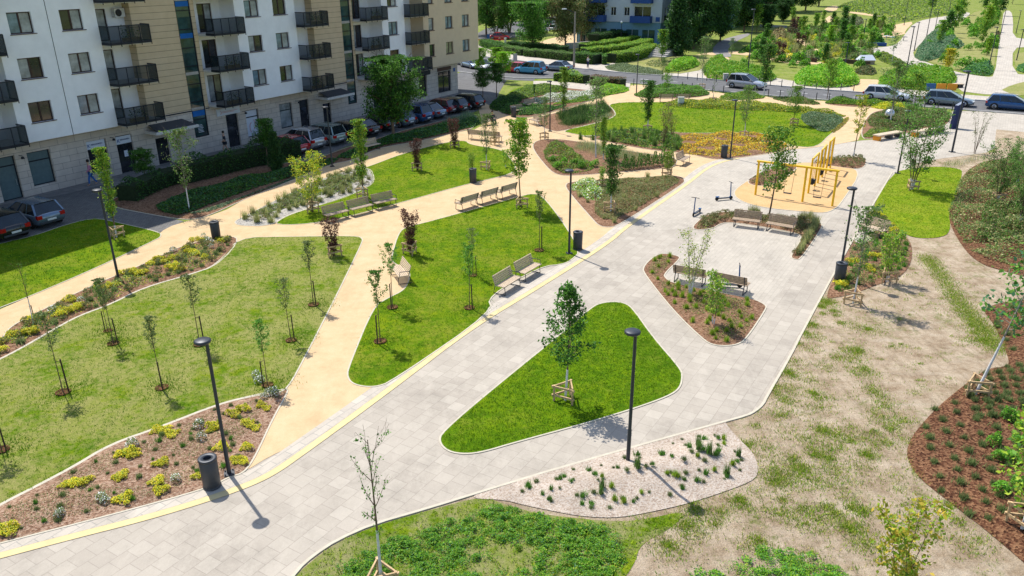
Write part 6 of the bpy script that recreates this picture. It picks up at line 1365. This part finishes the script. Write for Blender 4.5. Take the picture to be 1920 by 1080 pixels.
mass("1748 318 1760 302 1802 296 1866 290 1900 296 1850 300 1810 320", .4, 60, ('straw', 'cream', 'olive'), .05, 'dry pale grasses behind the lime green lawn', True, 'ornamental_grass', 'grass')
mass("1236 478 1225 490 1214 503 1216 513 1268 582 1322 634 1357 645 1378 642 1395 630 1415 600 1410 570 1365 557 1262 537 1244 526 1238 512 1268 488", .10, 60, ('lime', 'olive', 'rust', 'straw'), .06, 'sprawling yellow green ground cover in the bench bed', lumps=.8, cover=.45)
mass("0 1005 0 960 139 884 208 842 301 810 412 766 481 750 528 736 500 790 470 860 430 888 300 930", .06, 60, ('straw', 'olive', 'rust'), .04, 'thin dry undergrowth in the pale mulch bed by the nearest lamp', lumps=.8, cover=.22)
mass("1300 430 1325 408 1367 401 1433 406 1530 418 1534 428 1500 480 1488 482 1508 448 1480 430 1373 413 1350 413 1330 430", .22, 60, ('olive', 'straw', 'rust'), .07, 'low dry planting in the hooked bed', lumps=.6, cover=.6)
mass("440 450 415 452 345 468 270 502 182 540 95 583 25 618 8 645 30 650 104 610 148 588 207 566 267 535 355 510 405 492", .20, 60, ('lime', 'yellow', 'olive', 'straw', 'green'), .08, 'patchy yellow green undergrowth of the upper left bed', lumps=.7, cover=.55)
mass("1632 408 1657 410 1686 437 1700 455 1702 485 1685 512 1645 526 1600 545 1562 553 1580 500", .16, 60, ('lime', 'olive', 'rust', 'green'), .08, 'patchy undergrowth of the right-hand flower bed', lumps=.7, cover=.35)
# bottom mound of leafy weeds
for lb, s_ in (('leafy green weeds covering the mound at the bottom', "610 1090 660 1050 740 1010 840 975 930 950 1010 968 1090 985 1160 1000 1175 1040 1120 1100 1060 1200 560 1200"), ('second patch of leafy weeds at the bottom', "1290 1100 1325 1045 1420 1030 1530 1045 1610 1090 1580 1200 1300 1200")):
    P = chaikin(plan(s_), 1); cl = scatter(P, int(abs(area(P)) * 34), rng); cl = cl[(np.sin(cl[:, 0] * 1.1 + 2) * np.cos(cl[:, 1] * 1.4) + rng.normal(0, .3, len(cl))) > -.5]; C = []; S2 = []
    for q in cl:
        n = rng.integers(40, 130); r_ = rng.uniform(.08, .22); d_ = rng.normal(0, r_ * .55, (n, 2)); hgt = rng.uniform(.05, .15) * np.exp(-(d_ ** 2).sum(1) / (r_ * r_)); C.append(np.concatenate([q + d_, (hgt + .02)[:, None]], 1)); S2.append(np.full(n, rng.uniform(.035, .075)))
    C = np.concatenate(C); tag(link('weeds', cloud_mesh('weeds', C, np.concatenate(S2), [LF['bright'], LF['green'], LF['bluegreen'], LF['lime']], rng.choice([0, 1, 2, 3], len(C), p=[.42, .26, .10, .22]), rng, up=.9)), lb, 'weeds', None, 'stuff')
# sparse tufts on the sandy soil
P = plan("1290 960 1440 850 1500 700 1560 580 1640 540 1740 480 1820 520 1860 620 1760 740 1690 830 1700 900 1800 980 1900 1080 1700 1150 1300 1150 1180 1030")
cc = scatter(P, 300, rng); C = []
for q in cc:
    n = rng.integers(6, 46); C.append(np.concatenate([q + rng.normal(0, rng.uniform(.06, .3), (n, 2)) * np.array([1, .6]), np.full((n, 1), .01)], 1))
pt = pts("1545 575 1560 600 1530 625 1520 650 1512 680 1478 700 1500 610 1535 560 1490 735 1470 760 1600 620 1465 905 1440 930 1480 960 1395 905 1420 880 1370 930 1300 958 1240 1010 1180 1040 1250 990 1330 1000 1380 1020 1560 870 1530 850 1500 890 1490 835 1440 985 1580 905 1620 845 1655 840 1650 870 1600 950 1560 980 1640 1010 1620 990 1700 950 1760 1000 1500 790 1550 810 1575 835 1620 700 1640 740 1560 750 1610 660 1680 780 1840 640 1855 620 1500 1000 1450 860 1400 840 1470 805")
for q0 in pt:
    q = np.array(G(*q0)[:2]); r_ = rng.uniform(.25, .85)
    for _ in range(rng.integers(3, 7)):
        q2 = q + rng.normal(0, r_, 2); n = rng.integers(80, 320); C.append(np.concatenate([q2 + rng.normal(0, rng.uniform(.10, .34), (n, 2)), np.full((n, 1), .01)], 1))
ln = np.array([G(*q)[:2] for q in ((1735, 480), (1760, 510), (1790, 555), (1815, 590), (1850, 625), (1870, 660))])
for a_, b_ in zip(ln[:-1], ln[1:]):
    u = rng.uniform(0, 1, (2600, 1)); C.append(np.concatenate([a_ + (b_ - a_) * u + rng.normal(0, .28, (2600, 2)), np.full((2600, 1), .01)], 1))
C = np.concatenate(C); C = C[~inside(PZ, C[:, 0], C[:, 1])]; C = C[~inside(BG, C[:, 0], C[:, 1])]; tag(link('grass', cloud_mesh('grass', C, rng.uniform(.03, .08, len(C)), [LF['blade'], LF['bladedry']], rng.integers(0, 2, len(C)), rng, blade=True, asp=.35, lean=.9)), 'sparse tufts of grass on the sandy soil', 'grass', None, 'stuff')
# ================================================================== INDIVIDUAL PLANTS
def plant_proto(kind):
    rg = np.random.default_rng(sum(map(ord, kind)))
    def dome(n, r, h, p=.5): a_ = rg.uniform(0, 6.283, n); q = rg.uniform(0, 1, n) ** .5; zz = np.sqrt(1 - q ** 2 * .95) * h * rg.uniform(.55, 1.05, n); return np.stack([np.cos(a_) * q * r, np.sin(a_) * q * r, zz], 1)
    if kind == 'yellow_clump':
        C = np.concatenate([dome(150, .24, .20), dome(90, .14, .24) + [.17, .1, 0], dome(90, .15, .17) + [-.2, .08, 0], dome(50, .09, .14) + [.02, -.26, 0]]); return cloud_mesh(kind, C, rg.uniform(.05, .09, len(C)), [LF['yellow'], LF['lime']], (rg.uniform(0, 1, len(C)) < .22).astype(int), rg, up=.9)
    if kind == 'white_flower_clump':
        C = dome(210, .21, .34); mi = (rg.uniform(0, 1, len(C)) < .72).astype(int); return cloud_mesh(kind, C, rg.uniform(.04, .08, len(C)), [LF['white'], LF['olive']], mi, rg, up=.9)
    if kind == 'green_tuft': C = np.zeros((110, 3)); C[:, :2] = rg.normal(0, .06, (110, 2)); return cloud_mesh(kind, C, rg.uniform(.10, .26, 110), LF['green'], None, rg, blade=True, asp=.12, lean=.7)
    if kind == 'olive_tuft': C = np.zeros((130, 3)); C[:, :2] = rg.normal(0, .07, (130, 2)); return cloud_mesh(kind, C, rg.uniform(.10, .24, 130), LF['olive'], None, rg, blade=True, asp=.12, lean=.9)
    if kind == 'lime_tuft': C = np.zeros((160, 3)); C[:, :2] = rg.normal(0, .07, (160, 2)); return cloud_mesh(kind, C, rg.uniform(.14, .42, 160), LF['lime'], None, rg, blade=True, asp=.08, lean=.4)
    if kind == 'upright_grass': C = np.zeros((120, 3)); C[:, :2] = rg.normal(0, .06, (120, 2)); return cloud_mesh(kind, C, rg.uniform(.2, .6, 120), [LF['green'], LF['olive']], rg.integers(0, 2, 120), rg, blade=True, asp=.06, lean=.3)
    if kind == 'feather_grass': C = np.zeros((150, 3)); C[:, :2] = rg.normal(0, .09, (150, 2)); return cloud_mesh(kind, C, rg.uniform(.2, .6, 150), [LF['straw'], LF['olive']], rg.integers(0, 2, 150), rg, blade=True, asp=.05, lean=.6)
    if kind == 'low_shrub': C = dome(140, .2, .25); return cloud_mesh(kind, C, rg.uniform(.04, .08, 140), [LF['olive'], LF['rust']], rg.integers(0, 2, 140), rg)
    if kind == 'small_conifer': n = 260; q = rg.uniform(0, 1, n); a_ = rg.uniform(0, 6.28, n); C = np.stack([np.cos(a_) * .17 * np.sqrt(1 - q * .8), np.sin(a_) * .17 * np.sqrt(1 - q * .8), q * .75 + .05], 1); return cloud_mesh(kind, C, rg.uniform(.06, .1, n), [LF['dark'], LF['green']], rg.integers(0, 2, n), rg)
    if kind == 'leafy_bush': C = np.concatenate([dome(240, .32, .5), dome(120, .2, .6) + [.2, .1, 0]]); return cloud_mesh(kind, C, rg.uniform(.07, .13, len(C)), [LF['bright'], LF['green']], rg.integers(0, 2, len(C)), rg, up=.8)
    if kind == 'shrub_row_plant': C = dome(170, .24, .5); return cloud_mesh(kind, C, rg.uniform(.07, .12, 170), [LF['olive'], LF['rust'], LF['green']], rg.integers(0, 3, 170), rg)
PM = {}
CNT = {}
def plants(kind, P, label, group, cat='plant', s=(.8, 1.2)):
    if kind not in PM: PM[kind] = plant_proto(kind)
    for x, y in P:
        if CNT.get(kind, 0) >= 300: break
        CNT[kind] = CNT.get(kind, 0) + 1
        o = link(kind, PM[kind], None, (x, y, zat(x, y) or .02), rng.uniform(0, 6.28)); k_ = rng.uniform(*s); o.scale = (k_, k_, k_ * rng.uniform(.85, 1.15)); tag(o, label if isinstance(label, str) else label.pop(0), cat, group)
def pk(s, o=(0, 0), sc=1): return [tuple(G(o[0] + x / sc, o[1] + y / sc)[:2]) for x, y in pts(s)]
z1 = ((0, 580), 2.161)
plants('yellow_clump', pk("25 900 45 910 290 720 320 720 345 715 265 730 485 605 520 600 540 598 485 700 640 645 660 640 640 715 505 780 640 500 665 500 690 515 700 520 860 505 870 490 1010 480 1035 490 1000 470 990 420 1060 400 1080 410 960 620 985 625 800 688 545 610 495 690 655 745 900 575 950 440 1000 570", *z1), 'yellow green flowering clump in the pale mulch bed by the nearest lamp', 'yellow clumps by the nearest lamp', 'flowers', (.55, .95))
plants('white_flower_clump', pk("430 790 415 780 250 840 240 850 715 705 810 490 820 540 1040 275 1060 290 1090 350 1110 345 1070 370 540 570 1120 355 1050 300", *z1), 'white daisy clump in the pale mulch bed by the nearest lamp', 'white daisy clumps', 'flowers', (.55, .95))
plants('olive_tuft', scatter(B1, 46, rng, .5, .25), 'small olive tuft in the pale mulch bed by the nearest lamp', 'olive tufts by the nearest lamp', s=(.3, .7)); plants('green_tuft', scatter(B1, 20, rng, .6, .25), 'small green tuft in the pale mulch bed by the nearest lamp', 'green tufts by the nearest lamp', s=(.35, .75))
z2 = ((0, 380), 3.376)
plants('yellow_clump', pk("1230 240 1280 245 1390 240 1420 255 1180 300 1210 330 1240 340 980 380 1010 370 1040 390 1090 430 1120 425 1140 440 860 460 890 465 780 455 830 440 640 560 700 545 730 540 440 620 460 640 500 670 360 700 420 710 380 730 190 750 220 760 150 850 190 840 210 830 10 890 5 950 1300 360 1100 370 960 400 480 690 80 850", *z2), 'yellow flowering clump in the upper left bed', 'yellow clumps of the upper left bed', 'flowers', (.8, 1.2))
plants('white_flower_clump', pk("1310 240 1330 270 1340 300 1100 320 520 650 340 710 1290 220", *z2), 'white flower clump in the upper left bed', 'white flowers of the upper left bed', 'flowers'); plants('olive_tuft', scatter(B2, 60, rng, .45, .25), 'olive tuft in the upper left bed', 'olive tufts of the upper left bed', s=(.6, 1.2)); plants('low_shrub', scatter(B2, 40, rng, .5, .3), 'low shrub in the upper left bed', 'low shrubs of the upper left bed')
z3 = ((1060, 760), 3.376)
plants('upright_grass', pk("835 290 840 340 905 360 455 460 450 440 225 590 230 560 1095 335 1020 455", *z3) , 'tall upright grass on the pink pebbles', 'upright grasses on the pebbles', 'grass', (.55, .8))
plants('lime_tuft', pk("640 480 690 485 710 490 230 510 480 580 1000 270 1000 230 830 380 940 440 1055 400 370 630 310 620 290 560", *z3), 'yellow green tuft on the pink pebbles', 'lime tufts on the pebbles', 'grass', (.38, .6))
plants('green_tuft', pk("455 335 780 305 875 240 965 230 670 380 545 440 330 440 885 460 750 500 1085 375 150 435 185 475 110 600 105 640 165 640 430 625 940 365 960 345 870 345 740 545 1020 470 830 500 610 355 35 520", *z3) + [tuple(G(x, y)[:2]) for x, y in ((992, 920), (1050, 905), (1058, 900), (1017, 932), (1033, 925), (1030, 940), (990, 915))], 'round green tuft on the pink pebbles', 'green tufts on the pebbles', 'grass', (.5, .8))
plants('olive_tuft', scatter(BG, 42, rng, .4, .3), 'small olive seedling on the pink pebbles', 'olive seedlings on the pebbles', 'grass', (.3, .6))
# rows on the dark mulch
rowp = []
for i in range(9):
    x0 = 1725 + i * 26; y0 = 800 - i * 10
    for j in range(9 + i // 2):
        px, py = x0 + j * 7 + i * 4, y0 + j * 24 - 20
        g_ = G(px, py)
        if inside(B9, np.array([g_.x]), np.array([g_.y]))[0]: rowp.append((g_.x + rng.normal(0, .04), g_.y + rng.normal(0, .04)))
for i in range(6):
    for j in range(8):
        g_ = G(1800 + i * 22 + j * 5, 690 + j * 14); 
        if inside(B9, np.array([g_.x]), np.array([g_.y]))[0]: rowp.append((g_.x, g_.y))
plants('olive_tuft', rowp, 'small olive plant in a row on the dark red mulch', 'rows of small plants on the dark red mulch', s=(.7, 1.0))
plants('leafy_bush', pk("940 490 970 520 960 580 890 640 960 750 900 770 940 650 870 590", (1440, 560), 2.077), ['bright leafy bush at the top left of the cluster on the red mulch', 'bright leafy bush at the top right of the cluster on the red mulch', 'bright leafy bush in the upper middle of the cluster on the red mulch', 'bright leafy bush farthest left in the cluster on the red mulch', 'lower right bright leafy bush on the red mulch, nearest the guard', 'lowest bright leafy bush left of the guard on the red mulch', 'bright leafy bush in the right middle of the cluster on the red mulch', 'small bright leafy bush in the centre left of the red mulch cluster'], 'leafy bushes on the dark red mulch', 'shrub', (.45, .8)); plants('olive_tuft', scatter(plan("1845 580 1920 570 2000 620 2000 700 1900 676"), 30, rng, .4), 'small yellowish plant on the upper red mulch', 'plants on the upper red mulch', s=(.8, 1.2))
# right-hand bed
plants('yellow_clump', pk("325 585 345 590 400 650 410 660 395 640 225 790 240 795 295 820 330 770 300 830 180 895 175 890 300 770", (1500, 150), 2.298), 'yellow clump in the right-hand flower bed', 'yellow clumps of the right-hand bed', 'flowers', (.8, 1.3)); plants('green_tuft', scatter(B7, 50, rng, .45, .2), 'green tuft in the right-hand flower bed', 'green tufts of the right-hand bed', s=(.7, 1.2)); plants('low_shrub', scatter(B7, 34, rng, .5, .2), 'low shrub in the right-hand flower bed', 'low shrubs of the right-hand bed')
# hooked bed and bench bed
hk = scatter(BC, 120, rng, .2, .15); plants('low_shrub', hk[:75], 'low olive shrub in the hooked bed', 'low shrubs of the hooked bed', s=(.8, 1.2)); plants('feather_grass', pk("1010 90 1030 110 1050 130 1040 150 1025 170 1015 190 1000 210 990 230 975 250 965 270 955 290 985 95 960 100 1050 115 1035 140 1005 200 700 62 720 66 680 62", (1180, 380), 3.0), 'pale feathery grass in the hooked bed', 'feathery grasses of the hooked bed', 'grass', (.7, 1.1))
bb = scatter(BB, 110, rng, .3, .25); plants('olive_tuft', bb[:40], 'low yellow green tuft in the bench bed', 'tufts of the bench bed', s=(.9, 1.5)); plants('lime_tuft', bb[40:95], 'sprawling lime tuft in the bench bed', 'sprawling lime tufts of the bench bed', s=(.45, .75))
plants('low_shrub', scatter(BS1, 34, rng, .4, .2), 'low shrub in the small bed behind the swings', 'low shrubs behind the swings'); plants('low_shrub', scatter(BS2, 24, rng, .4, .2), 'low shrub in the small bed left of the swings', 'low shrubs left of the swings')
# row of small conifers
rc = []
for i in range(13):
    q = i / 12; rc.append(tuple(G(1168 + q * 92, 321 - q * 12)[:2])); 
    if i % 2 == 0: rc.append(tuple(G(1172 + q * 84, 314 - q * 10)[:2]))
plants('small_conifer', rc, 'small upright conifer in a row at the front of its bed', 'rows of small conifers', 'conifer', (.9, 1.15))
plants('leafy_bush', pk("640 470 590 500 700 480 760 500 840 490 560 450", (880, 180), 3.6), 'yellow green perennial in the conifer bed', 'perennials of the conifer bed', 'plant', (.7, 1.1))
rr = [];
for i in range(7):
    for j in range(8): g_ = G(1852 + i * 15 - j * 2, 392 + j * 9); rr.append((g_.x, g_.y))
plants('shrub_row_plant', rr, 'small upright shrub in a row of the right shrub bed', 'rows in the right shrub bed', 'shrub')
plants('low_shrub', scatter(B3, 46, rng, .5, .2), 'low plant on the grey pebbles', 'low plants on the grey pebbles', s=(.8, 1.4)); plants('feather_grass', scatter(B3, 60, rng, .5, .2), 'feathery grass on the grey pebbles', 'feathery grasses on the grey pebbles', 'grass', (.7, 1.1))
plants('feather_grass', scatter(B6, 26, rng, .5, .3), 'thin grass in the triangular bed', 'thin grasses of the triangular bed', 'grass', (.5, .9))
for kd, n_, poly, lb, gp, sc_ in (('leafy_bush', 60, "1385 128 1400 80 1470 70 1600 50 1690 44 1640 120 1610 135 1480 132", 'green bush in the far garden beyond the road', 'green bushes of the far garden', (1.6, 3.6)), ('shrub_row_plant', 60, "1400 125 1420 78 1480 56 1600 45 1640 60 1640 120 1480 130", 'olive and rusty bush in the far garden beyond the road', 'rusty bushes of the far garden', (1.8, 3.6)),
                                  ('yellow_clump', 36, "1400 118 1440 80 1560 60 1640 90 1600 124", 'yellow flowering patch in the far garden beyond the road', 'yellow patches of the far garden', (2.2, 4.2)), ('feather_grass', 50, "1300 138 1400 125 1460 72 1600 55 1640 110 1480 130", 'pale tall grass in the far garden beyond the road', 'pale grasses of the far garden', (2, 3.4)),
                                  ('leafy_bush', 40, "1725 100 1750 62 1815 32 1870 22 1870 90 1862 140 1800 134", 'green bush in the strip between the promenades', 'green bushes between the promenades', (1.6, 3.4)), ('upright_grass', 60, "1080 262 1158 252 1270 262 1270 284 1158 268", 'upright grass below the big round lawn', 'upright grasses below the big lawn', (1.2, 2.0)),
                                  ('low_shrub', 20, "1630 225 1700 210 1775 220 1770 234 1640 250", 'low shrub around the silver dome', 'low shrubs around the silver dome', (1.5, 2.6))):
    plants(kd, scatter(plan(poly), n_, rng, 1.0 if sc_[0] < 1.5 else 1.6), lb, gp, 'shrub' if 'bush' in lb or 'shrub' in lb else 'plant', sc_)
# balcony plants
for i, (a_, b_, k_, F_, x0, x1, yy) in enumerate(bal_items):
    if i % 4 == 0 or a_ > 65: continue
    w_ = UN(a_ + 1.3 + .3 * (i % 3), -(yy + OY) - .3, F_ + .17); n = 260; C = np.stack([rng.uniform(-.7, .7, n), rng.uniform(-.15, .15, n), rng.uniform(.25, .85, n) + rng.normal(0, .12, n)], 1)
    t = thing('balcony_planter', w_, RZB, 'planter of greenery on %s balcony of the %s storey above the shops' % ({23.6: 'the leftmost', 34.0: 'the air conditioner column\'s', 42.7: 'the second column\'s', 52.35: 'the third column\'s', 60.8: 'the fourth column\'s'}[a_], ('first', 'second', 'third')[k_]), 'planter')
    m = MB(); m.box(-.7, .7, -.12, .12, .03, .3); m.build('box', MT['logs'], t); link('plants', cloud_mesh('plants', C, rng.uniform(.06, .12, n), [LF['dark'], LF['yellow'], LF['green']], rng.choice([0, 0, 1, 2], n), rng), t)

for o in list(D.objects):
    if o.parent is None and o.name.startswith('tree') and o.get('category') == 'shrub': o.name = 'shrub'
